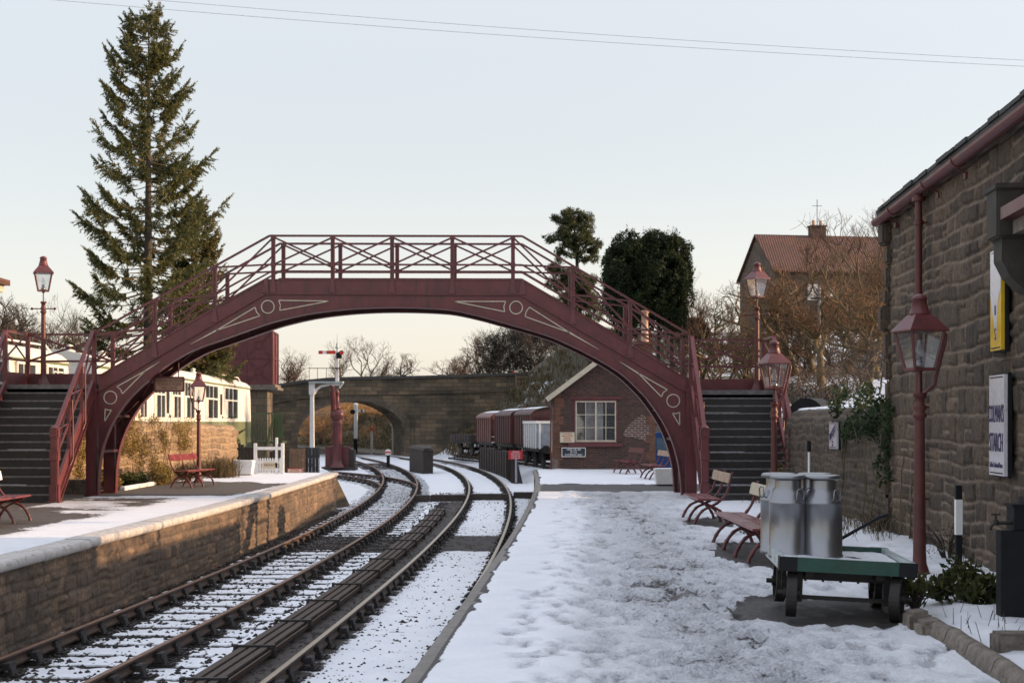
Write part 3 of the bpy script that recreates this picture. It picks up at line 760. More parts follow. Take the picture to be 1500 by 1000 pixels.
# retaining wall of the left platform with its rounded whitewashed coping
t = thingw('platform_wall', 'rough stone wall holding up the left platform under a rounded whitewashed edge', 'platform wall', (-6.1, 30, -1.2))
L = 38.4
def lpos(u, v, h):
    Y = 9.1+u; X = le(Y)-.02
    return X+h+.05-(v*0), Y, -1.28+v
stone_wall('masonry', lpos, L, 1.24, .028, M['stonel'], t, ch=(.11, .24), cl=(.16, .42), joint=.014, depth=.035, seed=3)
endY = 47.45
m = MB(); m.hexa([(-5.95, endY, -1.25), (-5.45, endY+.9, -1.25), (-9, endY+.9, -1.25), (-9, endY, -1.25), (-5.95, endY, -.02), (-5.93, endY+.05, -.02), (-9, endY+.05, -.02), (-9, endY, -.02)])
m.build('end_ramp', M['ashlar'], t)
pr = []
for k in range(9):
    a = math.pi*(-.5+k/8*1.0) if k < 8 else math.pi*.5
    pr.append((-math.cos(a)*.06-.03, -.050+math.sin(a)*.068))
pr = [(.14, -.118)]+pr+[(.30, .024)]
seg = 1.85; y = 9.2; k = 0
while y < 47.3:
    y2 = min(y+seg, 47.45)
    dz = rnd.uniform(-.006, .006)
    pts = [(float(le(yv))-.0+.02, yv) for yv in np.linspace(y+.006, y2-.006, 5)]
    vs = []; kk = len(pr)
    for (px_, py_) in pts:
        for o_, z in pr: vs.append((px_-o_, py_, z+dz+.01))
    f = [(i*kk+j, i*kk+j+1, (i+1)*kk+j+1, (i+1)*kk+j) for i in range(4) for j in range(kk-1)]
    m = MB(); m.add(vs, f, True); m.add(vs[:kk], [tuple(range(kk))]); m.add(vs[-kk:], [tuple(range(kk))])
    m.build('coping_stone', M['wcoping'], t, fixn=False); y = y2; k += 1
# ------------------------------------------------------------------ footbridge
YF, YB = 32.6, 34.05
def P(px, py): X, _, Z = at(px, py, YF); return (X, Z)
def crom(pts, n=4):
    out = []
    for i in range(len(pts)-1):
        p0 = pts[max(i-1, 0)]; p1 = pts[i]; p2 = pts[i+1]; p3 = pts[min(i+2, len(pts)-1)]
        for k in range(n):
            t = k/n
            out.append(tuple(.5*((2*p1[j])+(-p0[j]+p2[j])*t+(2*p0[j]-5*p1[j]+4*p2[j]-p3[j])*t*t+(-p0[j]+3*p1[j]-3*p2[j]+p3[j])*t**3) for j in (0, 1)))
    out.append(pts[-1]); return out
fb = thingw('footbridge', 'maroon wrought iron arched footbridge with cream scroll outlines spanning both tracks', 'footbridge', (-2.9, 33.3, 0))
intr = crom([P(*q) for q in [(143.5, 727), (144.6, 690), (149, 660), (157.5, 634), (170, 609), (189, 583), (216, 557), (246, 533), (283.6, 511.5), (324, 497), (362, 483.5), (400, 470.5), (450, 459), (500, 452.5), (542, 449.8), (575, 449.2), (608, 449.6), (640, 451), (665, 453.5), (700, 461), (740, 472), (800, 489.5), (835, 504), (868, 520.5), (895, 536), (917, 551.5), (943, 577), (958, 596), (970, 614), (981, 635), (990, 660), (996.5, 690), (999.5, 727)]], 3)
webtop = [P(144.5, 573), P(229.6, 523), P(389, 430), P(763, 431.6), P(1004, 573)]
strtop = [P(146, 550), P(389, 409.6), P(766, 410), P(1003.5, 553)]
def line_at(pl, X):
    for a, b in zip(pl, pl[1:]):
        if X <= b[0] or b is pl[-1]: return a[1]+(b[1]-a[1])*(X-a[0])/(b[0]-a[0])
def swept(m, pts, y0, y1, t0, t1):   # a strip following pts in XZ, thickness from t0 to t1 along the normal
    for i in range(len(pts)-1):
        a, b = Vector(pts[i]), Vector(pts[i+1]); 
        def nrm(k):
            p = Vector(pts[max(k-1, 0)]); q = Vector(pts[min(k+1, len(pts)-1)]); d = (q-p).normalized(); return Vector((-d.y, d.x))
        na, nb = nrm(i), nrm(i+1)
        c = [(a+na*t0), (b+nb*t0), (b+nb*t1), (a+na*t1)]
        m.add([(c[0].x, y0, c[0].y), (c[1].x, y0, c[1].y), (c[2].x, y0, c[2].y), (c[3].x, y0, c[3].y),
               (c[0].x, y1, c[0].y), (c[1].x, y1, c[1].y), (c[2].x, y1, c[2].y), (c[3].x, y1, c[3].y)],
              [(0, 1, 2, 3), (7, 6, 5, 4), (0, 4, 5, 1), (3, 2, 6, 7)]+([(0, 3, 7, 4)] if i == 0 else [])+([(1, 5, 6, 2)] if i == len(pts)-2 else []))
posts_px = [227, 314.6, 400.4, 487.4, 574.4, 662.6, 751.4, 839, 923]
posts = [P(x, 0)[0] for x in posts_px]
xe0, xe1 = P(139, 0)[0], P(1008, 0)[0]
rtop = [P(139, 487.3), P(395, 345.3), P(765, 346), P(1008.5, 488.7)]
for s, Yp in ((-1, YF), (1, YB)):
    m = MB()
    poly = [(x, z) for x, z in webtop]+[P(1004, 727)]+intr[::-1]+[P(144.5, 727.2)]
    m.prism(poly, Yp-.012, Yp+.012)
    web = m.build('girder', M['maroon'], fb)
    m = MB()
    m.prism([webtop[0], (webtop[1][0], webtop[1][1]-.0), webtop[2], webtop[3], webtop[4], strtop[3], strtop[2], strtop[1], strtop[0]][::1], Yp-.03+s*.0, Yp+.03)
    swept(m, [webtop[0], webtop[2], webtop[3], webtop[4]], Yp-.055, Yp+.055, -.02, .02)
    swept(m, strtop, Yp-.05, Yp+.05, -.012, .012)
    # pilaster ribs under each railing post
    for X in posts+[P(390, 0)[0], P(765.5, 0)[0]]:
        zt = line_at(strtop, X); zb = line_at([webtop[0], webtop[2], webtop[3], webtop[4]], X)+.02
        m.hexa([(X-.075, Yp-.075, zb), (X+.075, Yp-.075, zb), (X+.075, Yp-.03, zb), (X-.075, Yp-.03, zb), (X-.035, Yp-.055, zt), (X+.035, Yp-.055, zt), (X+.035, Yp-.03, zt), (X-.035, Yp-.03, zt)])
    m.build('string_plate', M['maroon'], fb)
    m = MB(); swept(m, intr, Yp-.11, Yp+.11, -.028, -.004); m.build('arch_flange', M['maroon'], fb)
    # rivets
    m = MB()
    for i in range(6, len(intr)-6, 2):
        for q in (.07,):
            x, z = intr[i]; m.lathe([(.010, -.0), (.006, .008)], (0, 0, 0), 6)
            k = len(m.v)-12
            for j in range(k, len(m.v)):
                a = m.v[j]; m.v[j] = (x+a[0], Yp-.012-a[2], z+q+a[1])
    m.build('rivet_row', M['maroon'], fb)
    # posts of the column: box section either end
    for (pa, pb) in ((127.5, 143), (1004.5, 1020)):
        m = MB(); xA, xB = P(pa, 0)[0], P(pb, 0)[0]
        m.box(xA, xB, Yp-.10, Yp+.10, 0.0, 2.45)
        m.box(xA-.03, xB+.03, Yp-.13, Yp+.13, 0, .06); m.box(xA-.02, xB+.02, Yp-.12, Yp+.12, 2.40, 2.46)
        for k in range(6): m.box(xA-.006, xA+.03, Yp-.106, Yp-.09, .2+k*.38, .22+k*.38)
        m.build('column', M['maroon'], fb)
# cream mouldings on the face of the near girder
def outline(pts, w=.022, closed=True):
    m = MB(); n = len(pts); q = [Vector(p) for p in pts]
    for i in range(n if closed else n-1):
        a, b = q[i], q[(i+1) % n]
        m.bar((a.x, YF-.022, a.y), (b.x, YF-.022, b.y), .018, w, (0, 1, 0)) if False else m.bar((a.x, YF-.020, a.y), (b.x, YF-.020, b.y), w, .016, (0, 1, 0))
    return m
def arcp(cx, cy, r): return [P(cx+r*math.cos(a*math.pi/14), cy+r*math.sin(a*math.pi/14)) for a in range(28)]
for c in ((392.6, 449.4), (756, 450.5), (162, 582), (986, 586.7)):
    outline(arcp(c[0], c[1], 9.3)).build('ring_moulding', M['cream'], fb)
tris = [[(408.5, 440), (411, 447), (410, 454.6), (483, 441)], [(740.6, 441.5), (738, 449), (739.4, 456.5), (665, 441.5)],
        [(374, 450), (376, 457), (381, 462.5), (317, 484)], [(775.6, 450), (771, 456), (769, 463.5), (834, 487)],
        [(171.5, 566), (177, 570), (179.6, 576.5), (213, 543)], [(977.5, 570.7), (971.5, 574.5), (968.7, 581), (935, 546.7)],
        [(154.5, 598.5), (159, 600.5), (164, 600), (153.6, 617)], [(995.4, 603.5), (990.5, 605.5), (985, 605), (995.4, 623)]]
tails = {2: [(317, 484), (279.5, 504)], 3: [(834, 487), (877.5, 512)], 4: [(213, 543), (234.4, 529.6)], 5: [(935, 546.7), (907, 529)]}
for i, tr_ in enumerate(tris):
    m = outline([P(*q) for q in tr_])
    if i in tails:
        a, b = P(*tails[i][0]), P(*tails[i][1]); m.hexa([(a[0], YF-.028, a[1]-.02), (b[0], YF-.028, b[1]-.004), (b[0], YF-.012, b[1]-.004), (a[0], YF-.012, a[1]-.02), (a[0], YF-.028, a[1]+.02), (b[0], YF-.028, b[1]+.004), (b[0], YF-.012, b[1]+.004), (a[0], YF-.012, a[1]+.02)])
    m.build('scroll_moulding', M['cream'], fb)
# walkway: level deck and sloping flights
m = MB(); z = P(0, 428)[1]
m.box(P(389, 0)[0], P(764, 0)[0], YF+.03, YB-.03, z-.03, z+.05)
for (a, b) in ((P(389, 0)[0], P(146, 0)[0]), (P(764, 0)[0], P(1004, 0)[0])):
    n = 12; zb = 2.56 if a > b else 2.5
    for k in range(n):
        xa_, xb_ = a+(b-a)*k/n, a+(b-a)*(k+1)/n; zt = z+(zb-z)*(k+1)/n+.05
        m.box(xa_, xb_, YF+.03, YB-.03, zt-.05, zt); m.box(xb_-.01, xb_+.01, YF+.03, YB-.03, zt-.2, zt-.05)
m.build('walkway', M['step'], fb)
m = MB()   # cross bracing between the two arches
for i in range(5, len(intr)-5, 6):
    x, zz = intr[i]; m.box(x-.03, x+.03, YF+.02, YB-.02, zz+.10, zz+.16)
for i in range(8, len(intr)-14, 6):
    a, b = intr[i], intr[i+6]; m.bar((a[0], YF+.03, a[1]+.14), (b[0], YB-.03, b[1]+.14), .04, .012); m.bar((a[0], YB-.03, a[1]+.12), (b[0], YF+.03, b[1]+.12), .04, .012)
m.build('cross_bracing', M['maroon_dark'], fb)
# railings
def zt(X): return line_at(rtop, X)
D1, D2 = 42/63.9, 53.5/63.9
for Yp in (YF, YB):
    r_ = MB()
    ex = [xe0]+posts+[xe1]
    for dz, w, h in ((0, .06, .045), (-D1, .035, .04), (-D2, .03, .035)):
        pts = [xe0, rtop[1][0], rtop[2][0], xe1]
        for a, b in zip(pts, pts[1:]): r_.bar((a, Yp, zt(a)+dz), (b, Yp, zt(b)+dz), w, h)
    for a, b in zip(ex, ex[1:]):
        za, zb = zt(a), zt(b)
        r_.bar((a, Yp-.02, za-.03), (b, Yp-.02, zb-D1), .012, .042); r_.bar((a, Yp+.02, za-D1), (b, Yp+.02, zb-.03), .012, .042)
    ro = r_.build('railing', M['maroon'], fb)
    for X in posts:
        q = MB(); zz = line_at(strtop, X); zT = zt(X)
        q.box(X-.045, X-.008, Yp-.035, Yp+.035, zz-.02, zT-.02); q.box(X+.008, X+.045, Yp-.035, Yp+.035, zz-.02, zT-.02); q.box(X-.01, X+.01, Yp-.02, Yp+.02, zz, zT-.02)
        q.box(X-.055, X+.055, Yp-.05, Yp+.05, zT-D1-.05, zT-D1+.05); q.box(X-.055, X+.055, Yp-.045, Yp+.045, zT-.07, zT-.02)
        q.build('railing_post', M['maroon'], ro)
# landings and staircases
def landing(x0, x1, z, side):
    t = MB(); t.box(x0, x1, YF, YB+.05, z-.10, z); lo = t.build('landing', [M['step']], fb)
    m = MB(); m.box(x0, x1, YB+.06, YB+.10, z-.12, z+.30)
    xo = x0 if side < 0 else x1
    m.box(xo-.02, xo+.02, YF, YB+.06, z-.12, z+.30)
    m.build('kick_plate', M['maroon'], lo)
    m = MB(); zT = z+1.24; zL = z+.60; Yr = YB+.08
    for zz in (zT, zL): m.bar((x0, Yr, zz), (x1, Yr, zz), .045, .05)
    xm_ = (x0+x1)/2
    m.bar((x0, Yr-.01, zT), (x1, Yr-.01, zL), .012, .05); m.bar((x0, Yr+.01, zL), (x1, Yr+.01, zT), .012, .05)
    for zz in (zT, zL): m.bar((xo, YF, zz), (xo, YB, zz), .045, .05)
    m.bar((xo, YF, zT), (xo, YB, zL), .012, .05); m.bar((xo, YF, zL), (xo, YB, zT), .012, .05)
    for x in (x0, x1): m.box(x-.045, x+.045, Yr-.045, Yr+.045, z, zT+.02)
    m.build('landing_rail', M['maroon'], lo)
    for x in (x0, x1): m = MB(); m.box(x-.045, x+.045, YF-.045, YF+.045, z-.1, zT+.02); m.build('landing_post', M['maroon'], lo)
    for x in ((x0+.1, x1-.1)):
        q = MB(); q.box(x-.09, x+.09, YB-.05, YB+.13, 0, z-.12); q.box(x-.14, x+.14, YB-.10, YB+.18, 0, .05); q.build('support_column', M['maroon_dark'], lo)
    return lo
def stairs(x0, x1, z, Ybot, nr, inner):
    e = bpy.data.objects.new('staircase', None); COL.objects.link(e); e.parent = fb; e['wo'] = fb['wo']; e.location = (0, 0, 0)
    rise = z/nr; run = (YF-Ybot-.15)/(nr-1)
    for k in range(nr):
        zt_ = z-rise*k; y1 = YF-run*k+ (0 if k == 0 else 0)
        if k == 0: continue
        ya, yb = YF-run*k, YF-run*(k-1)
        m = MB(); m.box(x0+.03, x1-.03, ya-.02, yb, zt_-.05, zt_); m.box(x0+.03, x1-.03, yb-.03, yb, zt_, zt_+rise-.05)
        m.cur = 1; m.box(x0+.03, x1-.03, ya-.035, ya-.0205, zt_-.035, zt_+.003)
        if k in (3, 8, 12):
            m.cur = 2; u = rnd.uniform(0, .5); m.box(x0+.05+u*(x1-x0), x0+.05+(u+.45)*(x1-x0-.1), ya-.03, ya+.03, zt_+.0035, zt_+.008)
        m.build('step', [M['step'], M['nosing'], M['topsnow']], e)
    m = MB(); m.box(x0+.03, x1-.03, Ybot+.1, Ybot+.14, 0, rise-.05); m.box(x0+.03, x1-.03, YF-.03, YF, z-rise, z-.101) if False else None; m.build('riser', M['step'], e)
    m = MB(); m.box(x0+.03, x1-.03, YF-.03, YF, z-rise, z-.101); m.cur = 1; m.box(x0, x1, YF-.04, YF+.0, z-.10, z+.003); m.build('riser', [M['step'], M['nosing']], e)
    for xs in (x0, x1):
        m = MB(); out = .03
        A = Vector((xs, YF, z)); B = Vector((xs, Ybot+.08, .12))
        w = .20
        m.hexa([(xs-.015, A.y, A.z-.36), (xs+.015, A.y, A.z-.36), (xs+.015, A.y, A.z+.12), (xs-.015, A.y, A.z+.12), (xs-.015, B.y, B.z-.20), (xs+.015, B.y, B.z-.20), (xs+.015, B.y, B.z+.28), (xs-.015, B.y, B.z+.28)])
        for dz0, dz1 in ((-.36, -.20), (-.19, -.03)):
            m.bar((xs, A.y, A.z+dz0), (xs, B.y, B.z+dz1), .13, .025)
        m.bar((xs, A.y, A.z+.12), (xs, B.y, B.z+.28), .06, .03)
        m.build('stringer', M['maroon'], e)
        m = MB(); T0 = Vector((xs, YF, z+1.24)); T1 = Vector((xs, Ybot+.04, 1.52))
        m.bar(T0, T1, .085, .05)
        L0 = Vector((xs, YF, z+.62)); L1 = Vector((xs, Ybot+.04, .92))
        m.bar(L0, L1, .03, .045)
        for k in range(3):
            a, b = k/3, (k+1)/3
            pa, pb = T0.lerp(T1, a), L0.lerp(L1, b); m.bar(pa, pb, .012, .045, (1, 0, 0))
            pa, pb = L0.lerp(L1, a), T0.lerp(T1, b); m.bar(pa, pb, .012, .045, (1, 0, 0))
            if k:
                t_ = T0.lerp(T1, a); zb_ = (A.z-.3)+(B.z-A.z+.1)*a
                m.bar((xs, t_.y, t_.z), (xs, t_.y, zb_), .06, .06, (1, 0, 0))
                m.tube([(xs+.07, t_.y, t_.z-.1), (xs+.09, t_.y, t_.z-.6), (xs+.09, t_.y, zb_+.2), (xs+.05, t_.y-.08, zb_+.05)], .018, 6)
        m.build('handrail', M['maroon'], e)
        m = MB(); Y0 = Ybot
        m.bbox(xs-.075, xs+.075, Y0-.075, Y0+.075, 0, 1.5, .02); m.bbox(xs-.10, xs+.10, Y0-.10, Y0+.10, 0, .42, .03)
        m.bbox(xs-.095, xs+.095, Y0-.095, Y0+.095, .88, 1.12, .02); m.bbox(xs-.095, xs+.095, Y0-.095, Y0+.095, 1.36, 1.58, .03)
        m.lathe([(.09, 1.575), (.075, 1.60), (.04, 1.625), (.0, 1.635)], (xs, Y0, 0), 16)
        m.bbox(xs-.14, xs+.14, Y0-.14, Y0+.14, 0, .05, .01)
        m.build('newel_post', M['maroon_dark'] if False else M['maroon'], e)
    return e
landing(-11.62, -9.58, 2.56, -1); stairs(-11.60, -9.60, 2.56, 29.85, 14, 1)
landing(4.10, 6.02, 2.43, 1); stairs(4.12, 6.0, 2.43, 30.35, 14, -1)
# bolt heads on the left newel's foot are part of its plinth; passenger sign hung under the arch
sx0, sz0 = P(221, 572); sx1, sz1 = P(264, 552)
s_ = thingw('hanging_sign', 'tan notice with maroon frame hanging under the left haunch of the footbridge', 'sign', ((sx0+sx1)/2, YF+.35, sz0))
ys_ = YF+.35
m = MB(); m.box(sx0, sx1, ys_, ys_+.03, sz0, sz1); m.build('sign_board', M['signtan'], s_)
m = MB()
for a, b in (((sx0, sz0), (sx1, sz0)), ((sx1, sz0), (sx1, sz1)), ((sx1, sz1), (sx0, sz1)), ((sx0, sz1), (sx0, sz0))): m.bar((a[0], ys_, a[1]), (b[0], ys_, b[1]), .04, .035, (0, 1, 0))
m.build('sign_frame', M['maroon'], s_)
for k, ln in enumerate(('PASSENGERS FOR LEVISHAM', 'TO TRAVEL IN THE REAR', 'THREE COACHES')):
    text(ln, .098, M['text_dark'], s_, face_cam((sx0+sx1)/2, ys_-.004, sz1-.075-k*.083), sx=.50)
m = MB(); m.tube([(sx1-.12, ys_, sz1), (sx1-.12, ys_, sz1+.55)], .012, 6); m.tube([(sx0+.12, ys_, sz1), (sx0+.12, ys_, sz1+.2)], .012, 6); m.build('hanger', M['maroon'], s_)
# ------------------------------------------------------------------ oil lamps on posts
def lantern(t, z0, rz, bracket):
    # lantern: foot at z0, .62 glass body, roof and chimney
    Rz = Matrix.Rotation(rz, 4, 'Z')
    def rot(m): m.v = [tuple(Rz @ Vector(p)) for p in m.v]; return m
    zb, zt_ = z0+.0, z0+.42
    wb, wt = .115, .19
    m = MB()
    for sx in (-1, 1):
        for sy in (-1, 1): m.bar((sx*wb, sy*wb, zb), (sx*wt, sy*wt, zt_), .026, .026)
    for w_, z in ((wb, zb), (wt, zt_)):
        for (a, b) in (((-1, -1), (1, -1)), ((1, -1), (1, 1)), ((1, 1), (-1, 1)), ((-1, 1), (-1, -1))): m.bar((a[0]*w_, a[1]*w_, z), (b[0]*w_, b[1]*w_, z), .028, .03)
    m.box(-wb, wb, -wb, wb, zb-.012, zb+.004)
    f = rot(m).build('lantern_frame', M['maroon'], t)
    for (a, b) in (((-1, -1), (1, -1)), ((1, -1), (1, 1)), ((1, 1), (-1, 1)), ((-1, 1), (-1, -1))):
        m = MB(); m.add([(a[0]*wb*.97, a[1]*wb*.97, zb+.01), (b[0]*wb*.97, b[1]*wb*.97, zb+.01), (b[0]*wt*.97, b[1]*wt*.97, zt_-.01), (a[0]*wt*.97, a[1]*wt*.97, zt_-.01)], [(0, 1, 2, 3)])
        rot(m).build('glass_pane', M['glass'], f, fixn=False)
    m = MB(); e = .228; r1 = .098
    vs = [(-e, -e, zt_), (e, -e, zt_), (e, e, zt_), (-e, e, zt_), (-r1, -r1, zt_+.17), (r1, -r1, zt_+.17), (r1, r1, zt_+.17), (-r1, r1, zt_+.17), (-e, -e, zt_-.015), (e, -e, zt_-.015), (e, e, zt_-.015), (-e, e, zt_-.015)]
    m.add(vs, [(0, 1, 5, 4), (1, 2, 6, 5), (2, 3, 7, 6), (3, 0, 4, 7), (4, 5, 6, 7), (8, 9, 1, 0), (9, 10, 2, 1), (10, 11, 3, 2), (11, 8, 0, 3), (11, 10, 9, 8)])
    rf = rot(m).build('lantern_roof', M['maroon'], t)
    m = MB(); m.lathe([(.10, zt_+.165), (.112, zt_+.18), (.105, zt_+.19), (.07, zt_+.33), (.085, zt_+.335), (.085, zt_+.35), (.065, zt_+.375), (.03, zt_+.393), (.0, zt_+.398)], n=24)
    rot(m).build('chimney_cap', M['maroon'], rf)
    m = MB(); m.lathe([(.045, zb+.01), (.055, zb+.02), (.055, zb+.075), (.03, zb+.09), (.03, zb+.12), (.05, zb+.125), (.02, zb+.14)], n=14); m.build('oil_lamp', M['steel'], t)
    m = MB(); m.lathe([(.028, zb+.13), (.055, zb+.185), (.05, zb+.21), (.028, zb+.25), (.024, zb+.32)], n=14); m.build('lamp_chimney', M['glass'], t)
    if bracket:
        m = MB(); q = bracket
        m.tube([(q*.24, 0, zt_-.02), (q*.285, 0, zt_-.04), (q*.28, 0, zt_-.10), (q*.16, 0, zb-.16), (q*.07, 0, zb-.24), (q*.05, 0, zb-.32)], .02, 8); m.build('bracket', M['maroon'], t)
def lamp(label, loc, H, rz=0.35, bracket=1, bar=False, base=1.0, rad=.050, group='oil lamps on posts'):
    t = thing('lamp_post', label, 'lamp', loc, 0, group)
    m = MB(); zc = H
    m.lathe([(.15*base, 0), (.145*base, .04), (.105*base, .10), (rad*1.40, .20), (rad*1.30, .3), (rad*1.15, .9), (rad*1.02, zc-.32), (rad*1.0, zc-.28), (rad*1.45, zc-.26), (rad*1.45, zc-.23), (rad*1.0, zc-.21), (rad*1.5, zc-.17), (rad*1.0, zc-.12), (rad*.95, zc-.05), (rad*1.35, zc-.045), (rad*1.3, zc-.0)], n=24, flute=.07)
    c = m.build('post', M['maroon_old'], t)
    if bar:
        m = MB(); m.tube([(-.26, 0, zc-.17), (.26, 0, zc-.17)], .013, 8)
        for s in (-1, 1): m.lathe([(0, -.035), (.03, -.02), (.035, 0), (.03, .02), (0, .035)], (s*.27, 0, zc-.17), 10)
        m.build('ladder_bar', M['maroon_old'], c)
    m = MB(); m.tube([(0, 0, zc-.02), (0, 0, zc+.26)], .014, 8); m.lathe([(.03, zc+.20), (.03, zc+.24)], n=8); m.build('stem', M['maroon'], t)
    lantern(t, zc+.25, rz, bracket); return t
x, y, z = at(1347, 848, 15.4); lamp('near maroon lamp post in the flower bed beside the drainpipe of the stone building', (x, y, -.02), 2.04, .22, 1.0, base=1.0, rad=.053)
x, y, z = at(1134, 0, 24.5); lamp('maroon lamp post in front of the right staircase, half hidden by the milk churns', (x, y, 0), 2.04, .22, 1.0)
x, y, z = at(1109, 0, 33.5); lamp('tall maroon lamp with ladder bar standing on the right footbridge landing', (x, y, 2.43), 1.97, .5, 0, True)
x, y, z = at(63.5, 0, 33.4); lamp('tall sunlit maroon lamp with ladder bar standing on the left footbridge landing', (x, y, 2.56), 1.97, .35, 0, True)
x, y, z = at(291, 0, 40); lamp('maroon lamp post behind the bench on the left platform against the garden wall', (x, y, 0), 2.04, .2, -1.0)
# ------------------------------------------------------------------ rustic benches
def bench_parts(name_label, L, nf, backmat, seatmat):
    # local: long axis along Y, facing -X; seat front at x = -.22, back at x = +.25
    t = thing('platform_bench', name_label, 'bench', (0, 0, 0), 0, 'rustic cast iron benches')
    rg = random.Random(int(L*10))
    for k in range(nf):
        y = -L/2+.14+(L-.28)*k/(nf-1); m = MB()
        def br(pts, r0, r1):
            pp = [Vector((a, y, b)) for a, b in pts]; sm_ = []
            cp = crom([(p.x, p.z) for p in pp], 5); n = len(cp); rr = []
            for i, (a, b) in enumerate(cp):
                sm_.append((a, y+rg.uniform(-.004, .004), b)); rr.append((r0+(r1-r0)*i/(n-1))*(1.28 if i % 4 == 2 else 1.0))
            m.tube(sm_, rr, 8)
        br([(-.30, .0), (-.27, .10), (-.17, .24), (-.02, .32), (.12, .40), (.24, .56), (.29, .74), (.33, .88)], .024, .017)
        br([(.25, .0), (.22, .10), (.12, .24), (-.02, .32), (-.14, .37), (-.20, .41)], .024, .018)
        m.lathe([(.028, 0), (.032, .012), (.02, .03)], (-.30, y, 0), 8); m.lathe([(.028, 0), (.032, .012), (.02, .03)], (.25, y, 0), 8)
        m.build('bench_leg', M['maroon'], t)
    m = MB()
    m.bbox(-.27, -.05, -L/2, L/2, .415, .445, .008); m.bbox(-.04, .14, -L/2, L/2, .410, .440, .008)
    m.build('seat', seatmat, t)
    m = MB(); m.bbox(.225, .252, -L/2, L/2, .70, .86, .008)
    m.v = [(p[0]+(p[2]-.70)*.22, p[1], p[2]) for p in m.v]
    m.build('backrest', backmat, t)
    return t
gl = plain('glossy_maroon_seat', (.17, .035, .04), .24, var=.25, sc=4)
wb_ = plain('worn_cream_backrest', (.36, .27, .20), .45, var=.4, sc=3, dirt=((.12, .06, .05), .8))
b1 = bench_parts('rustic maroon bench with peeling cream backrest in front of the right staircase', 1.9, 3, wb_, gl); b1.location = (3.30, 24.2, .0)
b2 = bench_parts('long rustic maroon bench with white backrest right behind the milk churn trolley', 3.2, 4, M['cream'], gl); b2.location = (3.10, 18.35, .0)
b3 = copy_tree(b1); b3.location = (-8.43, 37.5, 0); b3.rotation_euler.z = R(180-9); b3['label'] = 'sunlit maroon bench on the left platform in front of the garden wall'
for c in b3.children:
    if c.name.startswith('backrest'): c.data = c.data.copy(); c.data.materials[0] = gl
b4 = copy_tree(b1); b4.location = (-8.62, 23.75, 0); b4.rotation_euler.z = R(180); b4['label'] = 'bench with white lettered backrest cut off by the left edge, beside the left staircase'
for c in b4.children:
    if c.name.startswith('backrest'): c.data = c.data.copy(); c.data.materials[0] = M['white']
Mx = Matrix.Translation((.245, -.3, .78)) @ Matrix.Rotation(R(-90), 4, 'Z') @ Matrix.Rotation(R(78), 4, 'X')
text('GOATHLAND', .11, M['text_dark'], b4, Mx)
b5 = copy_tree(b1); b5.location = (4.22, 42.0, 0); b5.rotation_euler.z = R(4); b5['label'] = 'far bench beside the white tapered planter on the right platform'
b6 = copy_tree(b1); b6.location = (3.80, 46.4, 0); b6.rotation_euler.z = R(10); b6['label'] = 'farthest maroon bench against the brick wall of the signal box'
for c in b6.children:
    if c.name.startswith('backrest'): c.data = c.data.copy(); c.data.materials[0] = M['maroon']
# ------------------------------------------------------------------ planters
def planter(label, loc, w, h, d=.5):
    t = thing('planter', label, 'planter', loc, 0, 'white tapered planters')
    m = MB(); b = w*.80
    m.hexa([(-b/2, -d*.4, .05), (b/2, -d*.4, .05), (b/2, d*.4, .05), (-b/2, d*.4, .05), (-w/2, -d/2, h), (w/2, -d/2, h), (w/2, d/2, h), (-w/2, d/2, h)])
    m.build('tub', M['white'], t)
    m = MB(); m.box(-b/2+.02, b/2-.02, -d*.35, d*.35, 0, .05); m.build('foot', M['oldwood'], t)
    m = MB(); m.bbox(-w/2+.03, w/2-.03, -d/2+.03, d/2-.03, h-.03, h+.01, .01); m.build('soil', M['topsnow'], t); return t
planter('white tapered planter beside the foot of the right arch', (at(974.5, 0, 38)[0], 38.0, 0), .60, .46)
planter('white planter at the far end of the garden wall on the left platform', (at(357, 0, 45.2)[0], 45.2, 0), .66, .48)
# ------------------------------------------------------------------ luggage trolley and churns
tr = thing('luggage_trolley', 'low green rimmed wooden luggage trolley on four iron wheels with snow on its deck', 'trolley', (2.86, 12.66, .028), R(-5)); tr.rotation_euler.y = R(2.6)
Wt, Lt = 1.08, 1.46
m = MB(); m.box(-Wt/2+.03, Wt/2-.03, -Lt/2+.03, Lt/2-.03, .42, .46)
for k in range(1, 6): pass
m.build('deck', M['oldwood'], tr)
m = MB()
nx_, ny_ = 44, 60
gx, gy = np.meshgrid(np.linspace(-Wt/2+.035, Wt/2-.035, nx_), np.linspace(-Lt/2+.035, Lt/2-.035, ny_), indexing='ij')
gz = .463+.020*fbm(gx*4, gy*4, 3, 61)+.010*(fbm(gx*14, gy*14, 2, 62)-.5)
gb = .1+.65*sst(.50, .62, fbm(gx*2.2+3, gy*2.2, 3, 64))*sst(.30, .0, np.abs(gx-.08))
npmesh('snow_cover', np.stack([gx, gy, gz], -1).reshape(-1, 3), gridf(nx_, ny_), M['psnowl'], tr, {'bare': gb, 'trod': gb*0+.25}, True)
for (a, b, mt, nm) in (((-Wt/2, -Lt/2), (Wt/2, -Lt/2), M['dgreen'], 'front_rim'), ((Wt/2, -Lt/2), (Wt/2, Lt/2), M['greyg'], 'side_rim'), ((Wt/2, Lt/2), (-Wt/2, Lt/2), M['dgreen'], 'rear_rim'), ((-Wt/2, Lt/2), (-Wt/2, -Lt/2), M['greyg'], 'side_rim')):  # pale side rims carry reflected sky in their paint colour
    m = MB(); m.bar((a[0], a[1], .46), (b[0], b[1], .46), .045, .115); m.build(nm, mt, tr)
